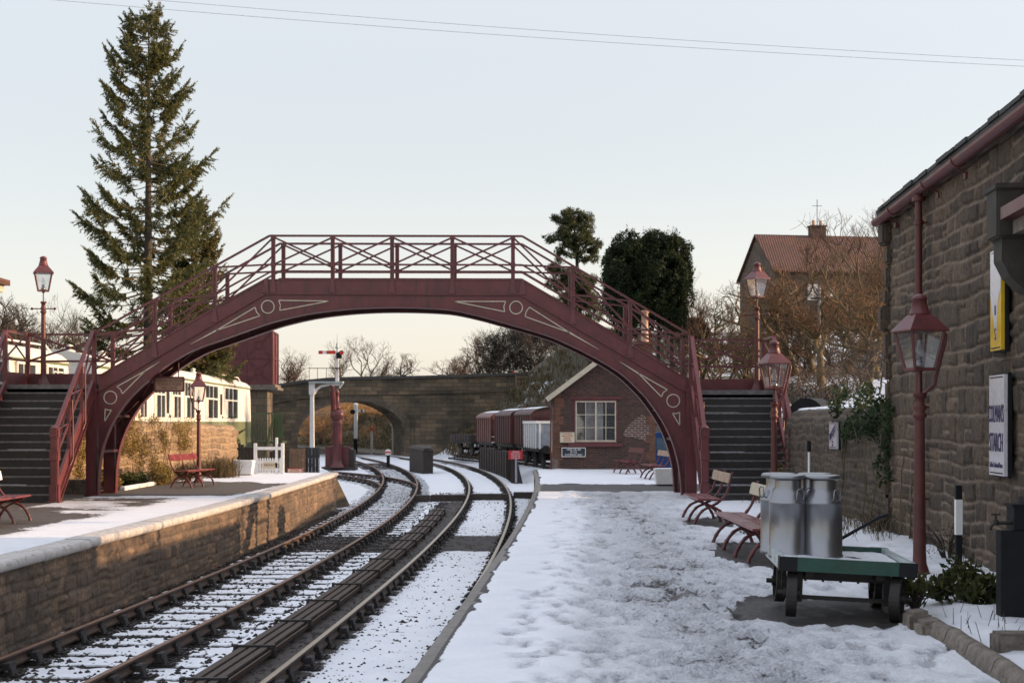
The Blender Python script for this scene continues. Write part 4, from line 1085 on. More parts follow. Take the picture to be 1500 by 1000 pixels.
for sx in (-1, 1):
    for sy in (-1, 1):
        m = MB(); X, Y = sx*Wt/2, sy*Lt/2
        m.box(X-sx*.12, X+sx*.028, Y+sy*.0225, Y+sy*.030, .400, .520); m.box(X+sx*.0225, X+sx*.030, Y-sy*.10, Y+sy*.03, .400, .520)
        m.build('corner_iron', M['black'], tr)
m = MB(); m.bbox(-.40, .40, -.42, -.30, .30, .415, .02); m.bbox(-.40, .40, .34, .46, .30, .415, .02)
m.box(-.33, -.26, -.6, .6, .34, .415); m.box(.26, .33, -.6, .6, .34, .415)
m.box(-.40, -.34, -.52, -.46, .12, .42); m.box(.34, .40, -.52, -.46, .12, .42); m.bar((-.4, -.49, .16), (.4, -.49, .16), .03, .035)
for k in range(5): m.lathe([(.012, .285), (.012, .30)], (-.3+k*.15, -.36, 0), 6)
m.build('underframe', M['iron'], tr)
for (sx, sy, st) in ((-1, -1, .10), (1, -1, .30), (-1, 1, 0), (1, 1, 0)):
    m = MB(); r = .20 if sy < 0 else .19
    cx, cy = sx*.44, (-.60 if sy < 0 else .42)
    prof = [(r-.03, -.045), (r-.004, -.045), (r, -.038), (r, .038), (r-.004, .045), (r-.03, .045)]
    vs = []; n = 32
    for (rr, w_) in prof:
        for k in range(n): a = 2*math.pi*k/n; vs.append((w_, rr*math.cos(a), rr*math.sin(a)))
    f = [(i*n+k, i*n+(k+1) % n, ((i+1) % 6)*n+(k+1) % n, ((i+1) % 6)*n+k) for i in range(6) for k in range(n)]
    m.add(vs, f, False)
    for k in range(6): a = k*math.pi/3; m.bar((0, 0, 0), (0, (r-.02)*math.cos(a), (r-.02)*math.sin(a)), .03, .03, (1, 0, 0))
    m.tube([(-.07, 0, 0), (.07, 0, 0)], .045, 10); m.tube([(sx*.07, 0, 0), (sx*.12, 0, 0)], .022, 8)
    c, s_n = math.cos(-st), math.sin(-st)
    m.v = [(cx+p[0]*c-p[1]*s_n, cy+p[0]*s_n+p[1]*c, r+p[2]) for p in m.v]
    m.build('wheel', M['oldwood'] if False else M['iron'], tr)
m = MB()
for k in range(7): z = .40-k*.035; m.tube([(-.50+.008*(k % 2), -.36, z), (-.50, -.36+.02, z-.02), (-.50, -.36, z-.04)], .006, 5)
m.build('chain', M['iron'], tr)
m = MB(); m.tube([(.1, .76, .55), (.5, .80, .80), (.58, .80, .83)], .016, 8); m.build('handle', M['black'], tr)
# churns
ch = thing('milk_churn', 'x', 'milk churn', (0, 0, 0), 0, 'aluminium milk churns on the trolley')
m = MB(); r = .168
m.lathe([(r-.008, 0), (r, .006), (r, .030), (r-.006, .034), (r-.006, .455), (r-.001, .462), (r-.001, .472), (r-.007, .480), (r-.012, .50), (r-.035, .545), (r-.052, .575), (r-.056, .59), (r-.056, .66)], n=48); m.build('body', M['steel'], ch)
m = MB(); m.lathe([(r-.058, .655), (r-.045, .665), (r-.018, .668), (r-.012, .678), (r-.016, .694), (r-.03, .702), (r-.05, .704), (.06, .700), (0, .699)], n=48); m.build('lid', M['steel'], ch)
for s in (-1, 1):
    m = MB(); pts = [(s*.135, -.035, .49), (s*.17, -.035, .50), (s*.178, -.035, .57), (s*.172, -.015, .585), (s*.172, .015, .585), (s*.178, .035, .57), (s*.17, .035, .50), (s*.135, .035, .49)]
    m.tube(pts, .0065, 8); m.build('churn_handle', M['steel'], ch)
S = .483; ch.scale = (1.05, 1.05, 1.06)
for k, (px_, yy_, lab, rz) in enumerate([(1154.5, 12.80, 'front left aluminium milk churn, nearest the trolley corner', -65), (1205.5, 12.74, 'front right aluminium milk churn with wire handle facing right', -60), (1141, 13.24, 'rear left aluminium milk churn behind the front pair', 20), (1193, 13.22, 'rear right aluminium milk churn mostly hidden behind the front pair', 30)]):
    o = ch if k == 0 else copy_tree(ch)
    o.location = ((px_-750)/F*yy_, yy_, S); o.rotation_euler.z = R(rz); o['label'] = lab
# ------------------------------------------------------------------ stone station building on the right
WX = 5.66
sb = thingw('station_building', 'dark rubble stone station building with maroon gutter filling the right edge', 'building', (WX, 21.35, 0)); sb.rotation_euler.z = R(-4.1)
def wpos(u, v, h): return WX-h, 21.35-u, v-.05
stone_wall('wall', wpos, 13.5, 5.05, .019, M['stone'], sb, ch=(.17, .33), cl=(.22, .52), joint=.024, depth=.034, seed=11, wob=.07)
def epos(u, v, h): return WX+.02+u, 21.33+h, v-.05
stone_wall('end_wall', epos, 6.0, 5.0, .06, M['stone'], sb, ch=(.16, .34), cl=(.22, .62), joint=.022, depth=.06, seed=12)
m = MB()   # rough quoins projecting at the far corner
rq = random.Random(3); z = 0
while z < 4.7:
    h = rq.uniform(.22, .42); o_ = rq.uniform(.0, .035) if rq.random() < .85 else .09
    m.bbox(WX-.055-o_, WX+.3, 21.35-rq.uniform(.12, .3), 21.40+o_, z+.01, min(z+h-.01, 4.72), .035); z += h
qo = m.build('quoin_stones', M['stone'], sb)
for nm in ('tint', 'mort'):
    a_ = qo.data.attributes.new(nm, 'FLOAT', 'POINT'); a_.data.foreach_set('value', [(.2+.6*((i//40*37) % 10)/10 if nm == 'tint' else 0) for i in range(len(qo.data.vertices))])
m = MB()   # roof with real slates
zE, zR = 4.80, 8.1
m.hexa([(WX-.16, 5, zE), (10.6, 5, zR), (10.6, 21.5, zR), (WX-.16, 21.5, zE), (WX-.16, 5, zE+.05), (10.6, 5, zR+.05), (10.6, 21.5, zR+.05), (WX-.16, 21.5, zE+.05)])
m.hexa([(10.6, 5, zR), (15.6, 5, zE), (15.6, 21.75, zE), (10.6, 21.75, zR), (10.6, 5, zR+.05), (15.6, 5, zE+.05), (15.6, 21.75, zE+.05), (10.6, 21.75, zR+.05)])
rg = random.Random(5)
y = 6.0
while y < 21.7:
    w = rg.uniform(.35, .6); m.box(WX-.20+rg.uniform(0, .03), WX+.2, y+.01, min(y+w-.01, 21.5), zE+.045+.0, zE+.085+rg.uniform(0, .02)); y += w
m.bbox(WX-.14, WX+.35, 21.25, 21.52, zE+.07, zE+.15, .02)
m.build('roof', M['slate'], sb)
m = MB(); m.hexa([(WX+.05, 5.2, 4.70), (15, 5.2, 4.70), (15, 21.2, 4.70), (WX+.05, 21.2, 4.70), (WX+.05, 5.2, 4.8), (15, 5.2, 4.8), (15, 21.2, 4.8), (WX+.05, 21.2, 4.8)])
m.prism([(WX+.3, 4.8), (15.2, 4.8), (10.6, 8.0)], 21.2, 21.28, 'y'); m.box(14.9, 15, 5.2, 21.2, 0, 4.75)
m.build('roof_timbers', M['oldwood'], sb)
# gutter (half round) with brackets, and downpipe
m = MB(); gx_, gz_ = WX-.15, 4.74; pr = []
for k in range(9):
    a = math.pi+k*math.pi/8; pr.append((gx_+.085*math.cos(a), gz_+.085*math.sin(a)))
for k in range(9):
    a = 2*math.pi-k*math.pi/8; pr.append((gx_+.075*math.cos(a), gz_+.075*math.sin(a)))
m.prism(pr, 21.55, 13.2, 'y')
for y in (20.2, 18.0, 16.4): 
    m.prism([(gx_+.10*math.cos(math.pi+k*math.pi/8), gz_+.10*math.sin(math.pi+k*math.pi/8)) for k in range(9)], y, y+.05, 'y')
gu = m.build('gutter', M['maroon'], sb)
for y in (20.6, 19.2, 17.9, 16.5): m = MB(); m.bar((gx_, y, gz_-.085), (WX, y, gz_-.18), .02, .02); m.box(WX-.06, WX, y-.05, y+.05, gz_-.22, gz_-.15); m.build('gutter_bracket', M['maroon_old'], gu)
m = MB(); py_ = 18.55
m.tube([(gx_, py_, gz_-.07), (gx_, py_, .25)], .047, 14)
m.tube([(gx_, py_, .55), (gx_, py_, .12)], .06, 14); m.lathe([(.085, 0), (.085, .06)], (gx_, py_, gz_-.16), 14)
for z in (4.3, 3.1, 1.9, .7): m.lathe([(.062, -.03), (.062, .03)], (gx_, py_, z), 12); m.box(gx_, WX, py_-.012, py_+.012, z-.012, z+.012)
m.build('downpipe', M['maroon_old'], sb)
# porch corbel and canopy end at the right edge
c_ = bpy.data.objects.new('porch_corbel', None); COL.objects.link(c_); c_.parent = sb; c_['wo'] = sb['wo']
m = MB(); X = WX
m.bbox(X-.36, X, 13.95, 14.35, 3.52, 4.02, .02)
m.prism([(X, 3.52), (X-.30, 3.52), (X-.30, 3.30), (X-.22, 3.14), (X-.10, 3.02), (X, 2.96)], 14.0, 14.3, 'y')
m.bbox(X-.38, X, 13.92, 14.38, 3.99, 4.05, .01)
m.build('corbel_stone', M['concrete'] if False else plain('dark_corbel_stone', (.05, .045, .038), .9, var=.3, bmp=.6), c_)
m = MB(); m.hexa([(X-.38, 11, 3.68), (X, 11, 3.68), (X, 13.9, 3.68), (X-.34, 13.9, 3.68), (X-.38, 11, 3.80), (X, 11, 3.9), (X, 13.9, 3.86), (X-.34, 13.9, 3.80)])
m.build('canopy_edge', M['maroon'], c_)
m = MB(); m.box(X-.22, X, 11, 13.9, 3.54, 3.675); m.build('canopy_beam', M['concrete'], c_)
# enamel signs on the wall
def wall_sign(label, y0, y1, z0, z1, col, lines, X=WX-.13, rot=True):
    t = thingw('enamel_sign', label, 'sign', (X, (y0+y1)/2, z0), None)
    if rot: q = Matrix.Rotation(R(-4.1), 3, 'Z') @ Vector((X-WX, (y0+y1)/2-21.35, z0)); t.location = (q.x+WX, q.y+21.35, q.z); t.rotation_euler.z = R(-4.1)
    m = MB(); m.box(X, X+.035, y0, y1, z0, z1); m.build('sign_plate', col, t)
    m = MB()
    for z in (z0+.02, z1-.03): m.box(X-.004, X-.001, y0+.04, y1-.04, z, z+.012)
    m.box(X+.036, X+.075, y0-.02, y1+.02, z0-.02, z1+.02)
    m.build('sign_backing', M['black'], t)
    for (s, sz, z, mt, sx_) in lines: text(s, sz, mt, t, face_left(X-.006, (y0+y1)/2, z), sx=sx_)
    return t
def zz(py, Y): return EYE+(618-py)/F*Y
wall_sign('white enamel sign reading STARCH on the stone building wall', 14.55, 15.13, zz(696, 14.84), zz(549, 14.84), M['enamel'],
          [("COLMAN'S", .26, zz(607, 14.84), M['navy'], .46), ('STARCH', .28, zz(649, 14.84), M['navy'], .50), ('Sold in Cardboard Boxes', .08, zz(681, 14.84), M['navy'], .60)])
ys2 = wall_sign('tall yellow and white enamel sign under the porch corbel', 14.66, 15.08, zz(513, 14.88), zz(366, 14.88), M['yellow'],
          [('II', .15, zz(455, 14.88), M['navy'], .8), ('S', .18, zz(490, 14.88), M['navy'], .8)])
m = MB(); X = WX-.134
m.prism([(15.07, zz(366, 14.88)), (14.67, zz(366, 14.88)), (14.67, zz(425, 14.88)), (14.77, zz(440, 14.88)), (14.85, zz(500, 14.88)), (14.94, zz(470, 14.88)), (15.07, zz(430, 14.88))], X-.0, X+.0035, 'x')
m.build('painted_reflection', M['enamel'], ys2)  # white reflection on the yellow sign, put in as a flat enamel shape
s3 = wall_sign('small white enamel sign with diagonal lettered band on the mossy boundary wall', 24.2, 24.75, zz(657, 24.4), zz(618, 24.4), M['enamel'],
          [('Metal', .05, zz(647, 24.4), M['navy'], .8), ('Polish', .05, zz(651.5, 24.4), M['navy'], .8)], X=5.52, rot=False)
X = 5.514; zc_ = zz(636, 24.4)
m = MB(); m.prism([(24.73, zc_-.15), (24.73, zc_-.02), (24.22, zc_+.22), (24.22, zc_+.0)], X, X+.003, 'x'); m.build('band', plain('band_grey', (.36, .34, .42), .3), s3)
Mt = face_left(X-.004, 24.46, zc_+.02) @ Matrix.Rotation(R(22), 4, 'Z')
text('BRASSO', .17, M['navy'], s3, Mt, sx=.75)
# boundary wall with snow on its rounded top
bw = thingw('boundary_wall', 'mossy rubble boundary wall with snow along its rounded top, right of the staircase', 'wall', (5.9, 26, 0))
Hb = 2.02
def bpos(u, v, h):
    Y = 21.3+u; X0 = 5.62+.035*u
    dz = v-(Hb-.38)
    X = np.where(dz > 0, X0+.42*(1-np.sqrt(np.clip(1-(dz/.40)**2, 0, 1))), X0)-h
    return X, Y, v-.05
stone_wall('masonry', bpos, 9.6, Hb+.0, .032, M['stoneb'], bw, ch=(.12, .26), cl=(.18, .5), joint=.03, depth=.030, seed=21, wob=.1)
m = MB(); m.hexa([(5.9, 21.3, 0), (6.3, 21.3, 0), (6.7, 30.9, 0), (6.24, 30.9, 0), (5.9, 21.3, 1.93), (6.3, 21.3, 1.93), (6.7, 30.9, 1.93), (6.24, 30.9, 1.93)]); m.build('core', M['stoneb'], bw)
gx, gy = np.meshgrid(np.linspace(0, 1, 12), np.linspace(21.4, 30.9, 160), indexing='ij')
xx = 5.85+.035*(gy-21.3)+gx*.45+.04*(fbm(gy*2, gx*0, 3, 71)-.5)*(1-gx)
npmesh('snow_cap', np.stack([xx, gy, 1.93+.075*np.sqrt(np.clip(1-(gx*2-1)**2, 0, 1))+.02*fbm(gy*2, gx*3, 3, 72)-.04*(gx < .05)], -1).reshape(-1, 3), gridf(12, 160), M['topsnow'], bw, None, True)
# black tap box, marker posts, sign post behind the churns
x, y, _ = at(1490, 918, 11.8)
t = thingw('tap_box', 'tall black wooden box with a water tap on top at the right edge', 'tap box', (x, y, 0))
a_ = (1465-750)/F*y; b_ = a_+.28
m = MB(); m.bbox(a_, b_, y-.02, y+.11, -.02, .80, .008); m.box(a_-.0, a_+.03, y-.025, y-.018, 0, .80)
m.bbox(b_-.16, b_-.02, y, y+.2, .80, 1.0, .008); m.bbox(b_-.06, b_+.1, y, y+.2, .8, 1.08, .008); m.bbox(b_-.18, b_, y-.01, y+.21, .995, 1.02, .006); m.build('box_body', M['black'], t)
m = MB(); m.tube([(b_-.14, y+.08, .86), (a_-.02, y+.08, .86), (a_-.05, y+.08, .83), (a_-.06, y+.08, .80)], .016, 8); m.tube([(a_-.01, y+.08, .86), (a_-.01, y+.08, .93)], .01, 6); m.tube([(a_-.05, y+.08, .93), (a_+.03, y+.08, .93)], .008, 6); m.lathe([(.022, .84), (.022, .885)], (a_-.01, y+.08, 0), 8)
m.build('tap', M['iron'], t)
x, y, _ = at(1404, 830, 16.2)
t = thingw('marker_post', 'thin black and white banded marker post against the stone building', 'post', (x, y, 0)); 
m = MB(); m.bbox(x-.035, x+.035, y-.03, y+.03, 0, .98, .006); m.build('post', M['black'], t); m = MB(); m.box(x-.037, x+.037, y-.033, y-.0305, .42, .82); m.box(x-.038, x-.0355, y-.03, y+.03, .42, .82); m.build('white_band', M['white'], t)
x, y, _ = at(1185, 700, 23)
t = thingw('stand_post', 'slim white post with black cap showing behind the milk churns', 'post', (x, y, 0))
m = MB(); m.tube([(x, y, 0), (x, y, 1.28)], .018, 8); m.build('pole', M['white'], t); m = MB(); m.bbox(x-.03, x+.03, y-.03, y+.03, 1.22, 1.40, .01); m.build('cap', M['black'], t)
# flower bed edging
for i, (pa, pb, z1, lab) in enumerate((((1333, 925), (1362, 925), .16, 'squared stone block at the corner of the flower bed beside the trolley wheel'), ((1350, 936), (1380, 936), .14, 'rounded stone block just in front of the corner block of the flower bed'))):
    Y = at(0, 0, F*1.7/(pa[1]-618))[1]; xa_, xb_ = (pa[0]-750)/F*Y, (pb[0]-750)/F*Y
    m = MB(); m.bbox(xa_, xb_+.02, Y, Y+.24, -.02, z1, .03); m.v = [(p[0]+.012*math.sin(p[1]*31), p[1]+.012*math.sin(p[0]*29), p[2]+.01*math.sin(p[0]*23)) for p in m.v]
    tag(m.build('edging_stone', M['concrete']), lab, 'stone', 'edging stones of the flower bed')
ep = [(3.30, 11.35), (3.29, 10.75), (3.24, 10.1), (3.19, 9.4), (3.12, 8.6)]
for i in range(4):
    a, b = Vector(ep[i]), Vector(ep[i+1]); d = (b-a).normalized(); n_ = Vector((d.y, -d.x))
    a2 = a+d*.015; b2 = b-d*.015; m = MB()
    pr = [(-.14, 0), (-.14, .05), (-.10, .075), (-.10, .10)]+[(-.055+.065*math.cos(math.pi-k*math.pi/6), .10+.055*math.sin(math.pi-k*math.pi/6)) for k in range(7)]+[(.05, 0)]
    vs = []
    for q in (a2, (a2+b2)/2, b2):
        for (o_, z) in pr: vs.append((q.x-n_.x*o_*-1, q.y-n_.y*o_*-1, z-.01+.008*math.sin(q.y*9)))
    k = len(pr); f = [(r_*k+j, r_*k+(j+1) % k, (r_+1)*k+(j+1) % k, (r_+1)*k+j) for r_ in range(2) for j in range(k)]
    m.add(vs, f, True); m.add(vs[:k], [tuple(range(k))]); m.add(vs[-k:], [tuple(range(k))])
    tag(m.build('edging_coping', M['concrete']), ['moulded stone edging length farthest along the flower bed, next to the blocks', 'second moulded stone edging length of the flower bed from the blocks', 'third moulded stone edging length of the flower bed from the blocks', 'moulded stone edging length nearest the camera at the bottom edge'][i], 'edging', 'moulded edging of the flower bed')
Y = 10.15; m = MB(); m.bbox((1462-750)/F*Y, (1462-750)/F*Y+.5, Y, Y+.2, .0, .19, .02); tag(m.build('stone_slab', M['concrete']), 'small dark stone slab in the snowy bed at the bottom right corner', 'stone')
# ------------------------------------------------------------------ garden wall on the left platform
gw = thingw('garden_wall', 'sunlit sandstone wall behind the left platform bench with rounded end', 'wall', (-10, 42, 0))
A_, B_ = Vector((-10.95, 35.2)), Vector((-9.35, 48.3)); Lg = (B_-A_).length; dg = (B_-A_).normalized()
def gpos(u, v, h):
    top = 1.86-.018*u; s = v/1.9*top
    dz = s-(top-.26); off = np.where(dz > 0, .30*(1-np.sqrt(np.clip(1-(dz/.27)**2, 0, 1))), 0)-h
    return A_.x+dg.x*u-dg.y*off*1.0, A_.y+dg.y*u+dg.x*off, s-.03
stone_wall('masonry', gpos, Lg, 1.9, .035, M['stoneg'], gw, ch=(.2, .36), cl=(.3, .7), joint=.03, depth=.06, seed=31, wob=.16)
m = MB(); n2 = Vector((-dg.y, dg.x))
def gp(u, o_, z): q = A_+dg*u+n2*o_; return (q.x, q.y, z)
m.hexa([gp(0, .26, 0), gp(Lg, .08, 0), gp(Lg, .55, 0), gp(0, .55, 0), gp(0, .30, 1.80), gp(Lg, .16, 1.45), gp(Lg, .50, 1.45), gp(0, .50, 1.80)])
m.hexa([gp(Lg-.01, .0, 0), gp(Lg+.35, .2, 0), gp(Lg+.35, .5, 0), gp(Lg, .6, 0), gp(Lg-.01, .0, 1.30), gp(Lg+.35, .2, 1.25), gp(Lg+.35, .5, 1.25), gp(Lg, .6, 1.35)])
cw = m.build('core', M['ashlart'], gw)
# white kerb of the flower border under it
m = MB(); m.bbox(-9.75, -9.6, 35.3, 38.4, 0, .10, .02); tag(m.build('border_kerb', M['white']), 'low white kerb stones edging the flower border by the left arch foot', 'kerb')
m = MB(); m.bbox(-10.6, -9.85, 33.6, 34.0, 0, .34, .02); tag(m.build('stone_trough', M['concrete']), 'low pale stone trough behind the left staircase post', 'trough')
# ------------------------------------------------------------------ railway coaches behind the platform
def coach(label, y0, y1, fx, wins, doors, group='white and green railway coaches'):
    t = thing('railway_coach', label, 'railway coach', (0, 0, 0), 0, group)
    zb, zm, ze = .35, 1.72, 3.25; Wd = 2.75
    Ys = np.linspace(y0, y1, 24)
    def side(Y, o_): return float(fx(Y))-o_
    def sec(prof, name, mat, parent=t, endcap=True, Y0=y0, Y1=y1, n=24):
        m = MB(); vs = []; k = len(prof); Yl = np.linspace(Y0, Y1, n)
        for Y in Yl:
            for (o_, z) in prof: vs.append((side(Y, o_), Y, z))
        f = [(i*k+j, i*k+(j+1) % k, (i+1)*k+(j+1) % k, (i+1)*k+j) for i in range(n-1) for j in range(k)]
        m.add(vs, f); m.add(vs[:k], [tuple(range(k))]); m.add(vs[-k:], [tuple(range(k))]); return m.build(name, mat, parent)
    sec([(.06, zb), (.0, zb+.3), (.0, zm), (Wd, zm), (Wd, zb+.3), (Wd-.06, zb)], 'lower_body', M['green'])
    sec([(.0, zm+.002), (.015, 2.6), (.05, ze), (Wd-.05, ze), (Wd-.015, 2.6), (Wd, zm+.002)], 'upper_body', M['coachwhite'])
    rp_ = [(.02, ze), (.05, ze+.10), (.22, ze+.24), (.6, ze+.38), (1.1, ze+.46), (Wd/2, ze+.48), (Wd-1.1, ze+.46), (Wd-.6, ze+.38), (Wd-.22, ze+.24), (Wd-.05, ze+.10), (Wd-.02, ze)]
    rf = sec(rp_, 'roof', M['coachroof'])
    sec([(-.02, ze-.03), (-.02, ze+.02), (.05, ze+.02), (.05, ze-.03)], 'gutter_strip', M['green'])
    m = MB()
    for Y in np.arange(y0+2, y1-1, 3.6):
        x = side(Y, Wd/2); m.lathe([(.16, ze+.45), (.16, ze+.52), (.09, ze+.56), (.09, ze+.64), (.13, ze+.66), (0, ze+.72)], (x, Y, 0), 10)
    m.build('roof_vent', M['coachroof'], rf)
    m = MB(); m.tube([(side(Y, .55), Y, ze+.50) for Y in np.linspace(y1-5, y1-.3, 8)]+[(side(y1, .4), y1-.1, ze+.2)], .025, 6); m.build('roof_rail', M['white'], rf)
    for (a, b, ztop) in wins:
        zz0, zz1, zt1 = 1.86, 2.62, 3.12
        w = MB(); 
        def fr(Y0, Y1, z0, z1, o0=-.03, o1=.03):
            w.hexa([(side(Y0, o0), Y0, z0), (side(Y0, o1), Y0, z0), (side(Y1, o1), Y1, z0), (side(Y1, o0), Y1, z0), (side(Y0, o0), Y0, z1), (side(Y0, o1), Y0, z1), (side(Y1, o1), Y1, z1), (side(Y1, o0), Y1, z1)])
        mid = a+(b-a)*.62
        fr(a-.06, a, zz0-.05, zt1+.06); fr(b, b+.06, zz0-.05, zt1+.06); fr(a, b, zt1, zt1+.06); fr(a, b, zz0-.05, zz0); fr(mid-.03, mid+.03, zz0, zt1); fr(a, mid-.031, zz1-.03, zz1+.03); fr(mid+.031, b, zz1-.03, zz1+.03)
        fr(a+(mid-a)*.5-.015, a+(mid-a)*.5+.015, zz1+.031, zt1-.001)
        wo_ = w.build('window', M['coachwhite'], t)
        w = MB(); fr(a, b, zz0, zt1, -.008, .02); w.build('pane', M['glassdark'], wo_)
        w = MB(); fr(a+.02, a+(b-a)*.25, zz0+.02, zz1-.03, -.011, -.0085); w.build('curtain', M['curtain'], wo_)
    for Y in doors:
        w = MB(); fr(Y-.33, Y-.30, .8, 3.0, -.012, .01); fr(Y+.30, Y+.33, .8, 3.0, -.012, .01); fr(Y-.33, Y+.33, 3.0, 3.03, -.012, .01); d_ = w.build('door', M['coachwhite'], t)
        w = MB(); fr(Y-.18, Y+.18, 2.0, 2.85, -.01, .02); w.build('pane', M['glassdark'], d_)
        w = MB(); fr(Y+.22, Y+.25, 1.85, 1.95, -.05, -.0); w.build('door_handle', M['iron'], d_)
    # end of the coach
    m = MB(); Y = y1; xm_ = side(Y, Wd/2); m.box(xm_-.5, xm_+.5, Y, Y+.25, .9, 3.1); m.build('gangway', M['black'], t)
    m = MB(); Y = y0; xm_ = side(Y, Wd/2); m.box(xm_-.45, xm_+.45, Y-.25, Y, .9, 3.0); m.build('gangway', M['green'], t)
    for yc in (y0+2.2, y1-2.2):
        m = MB()
        for dy in (-1.1, 1.1):
            for o_ in (.45, Wd-.45): m.tube([(side(yc+dy, o_)-.06, yc+dy, .25), (side(yc+dy, o_)+.06, yc+dy, .25)], .44, 18)
        m.box(side(yc, .3)-.0, side(yc, Wd-.3), yc-1.5, yc+1.5, .28, .42); m.build('bogie', M['iron'], t)
    return t
fxB = lambda Y: np.interp(Y, [30, 39.3, 50.2, 66, 70], [-11.2, -11.45, -11.72, -12.12, -12.2])
def yc(px, f):   # depth at which the coach side passes a column of the picture
    Y = 50.0
    for _ in range(40): Y = float(f(Y))/((px-750)/F)
    return Y
W_ = []
for a, b in ((203, 214), (226, 241), (252, 264), (270, 284), (300.5, 318.5), (329, 347.5)):
    W_.append((yc(a, fxB), yc(b, fxB), 1))
coach('white over green camping coach behind the garden wall, its end near the water tower', 39.4, 66, fxB, W_, [yc(324, fxB), yc(246, fxB)])
fxA = lambda Y: np.interp(Y, [15, 38.6], [-12.6, -11.9])
coach('white over green coach behind the left staircase, running off the left edge', 19, 38.3, fxA, [(a, a+1.15, 1) for a in np.arange(20.2, 37, 2.05)], [37.4])
# ------------------------------------------------------------------ signal box style brick hut
hb = thingw('brick_hut', 'small sooty brick lineside hut with cream bargeboard and white paned window at the platform end', 'brick hut', (3.2, 52.5, 0))
s = 50.6/F
def hx(px): return (px-750)*s
def hz(py): return EYE+(618-py)*s
x0, x1 = hx(812), hx(960); xa_ = (x0+x1)/2; ez = hz(578); 
Yh = 50.6; Yk = 55.4
# gable wall with window opening
wx0, wx1, wz0, wz1 = hx(843), hx(902.5), hz(647), hz(587)
slope_ = (4.05-ez)/(xa_-x0)
m = MB()
top = 4.02
def gt(x): return ez+(top-ez)*(1-abs(x-xa_)/(xa_-x0))
m.prism([(x0, 0), (wx0, 0), (wx0, gt(wx0)), (x0, ez)], Yh, Yh+.22, 'y')
m.prism([(wx1, 0), (x1, 0), (x1, ez), (wx1, gt(wx1))], Yh, Yh+.22, 'y')
m.prism([(wx0, 0), (wx1, 0), (wx1, wz0), (wx0, wz0)], Yh, Yh+.22, 'y')
m.prism([(wx0, wz1), (wx1, wz1), (wx1, gt(wx1)), (xa_, top), (wx0, gt(wx0))], Yh, Yh+.22, 'y')
m.box(x1-.22, x1, Yh+.22, Yk, 0, ez); m.box(x0, x1, Yk, Yk+.2, -1, ez)
m.box(x0+.0, x0+.22, Yh+1.0, Yk, 0, ez); m.box(x0, x0+.22, Yh+.22, Yh+.35, -1, ez)
m.build('wall', M['brick'], hb)
m = MB()
z = 0.0; i = 0
while z < ez-.1:
    w = .34 if i % 2 else .22; m.box(x0-.008, x0+w, Yh-.008, Yh+.16, z, z+.31); m.box(x1-w, x1+.008, Yh-.008, Yh+.2, z, z+.31); z += .32; i += 1
m.build('quoin_bricks', M['brickr'], hb)
m = MB(); m.prism([(hx(915), hz(630)), (hx(925), hz(618)), (hx(942), hz(606)), (hx(955), hz(622)), (hx(958), hz(650)), (hx(935), hz(642)), (hx(912), hz(638))], Yh-.004, Yh+.001, 'y'); m.build('repointed_patch', M['brickw'], hb)
m = MB(); m.bbox(hx(834), hx(912), Yh-.06, Yh+.05, hz(584.5), hz(581), .01); m.box(wx0-.05, wx1+.05, Yh-.02, Yh+.10, wz1-.0, hz(584.5)); m.box(wx0-.06, wx0, Yh-.02, Yh+.1, wz0, wz1+.02); m.box(wx1, wx1+.06, Yh-.02, Yh+.1, wz0, wz1+.02); m.build('lintel', M['maroon'], hb)
m = MB(); m.bbox(hx(832), hx(912), Yh-.10, Yh+.05, hz(654), hz(648.5), .01); m.box(wx0-.05, wx1+.05, Yh-.03, Yh+.1, hz(648.5), wz0); m.build('sill', M['maroon'], hb)
w = MB(); t_ = .045
w.box(wx0, wx0+t_, Yh-.01, Yh+.05, wz0, wz1); w.box(wx1-t_, wx1, Yh-.01, Yh+.05, wz0, wz1); w.box(wx0+t_, wx1-t_, Yh-.01, Yh+.05, wz1-t_, wz1); w.box(wx0+t_, wx1-t_, Yh-.01, Yh+.05, wz0, wz0+t_+.02)
xc = (wx0+wx1)/2; w.box(xc-.03, xc+.03, Yh-.02, Yh+.05, wz0+.002, wz1-.002)
for a, b in ((wx0, xc), (xc, wx1)):
    w.box((a+b)/2-.012, (a+b)/2+.012, Yh, Yh+.035, wz0+.01, wz1-.01)
for k in (1, 2): z = wz0+.05+(wz1-wz0-.08)*k/3; w.box(wx0+t_, wx1-t_, Yh+.001, Yh+.034, z-.012, z+.012)
wo_ = w.build('window', M['cream'], hb)
m = MB(); m.box(wx0+.02, wx1-.02, Yh+.036, Yh+.045, wz0+.02, wz1-.02); m.build('pane', M['glass'], wo_)
m = MB(); m.box(xc-.32, xc-.02, Yh+.55, Yh+.57, wz0-.1, wz1+.1); m.box(xc+.02, xc+.28, Yh+.35, Yh+.37, wz0, wz1-.05); m.build('curtain', M['curtain'], hb)
m = MB(); m.box(wx0-.2, wx1+.2, Yh+.9, Yh+1.4, 0, wz0+.28); m.box(wx0, wx0+.45, Yh+.8, Yh+.9, 0, wz0+.75); m.lathe([(.0, wz0+1.0), (.13, wz0+.95), (.13, wz0+.7), (.2, wz0+.66)], (wx0+.22, Yh+.85, 0), 10); m.build('lever_frame', M['oldwood'], hb)
m = MB(); e = .28; zr = top+.12; 
def roofp(sx, yA, yB, th):
    xe = xa_+sx*(xa_-x0+e); zev = ez-(top-ez)/(xa_-x0)*e+.06
    return [(xe, yA, zev), (xa_, yA, top+.06), (xa_, yB, top+.06), (xe, yB, zev), (xe, yA, zev+th), (xa_, yA, top+.06+th), (xa_, yB, top+.06+th), (xe, yB, zev+th)]
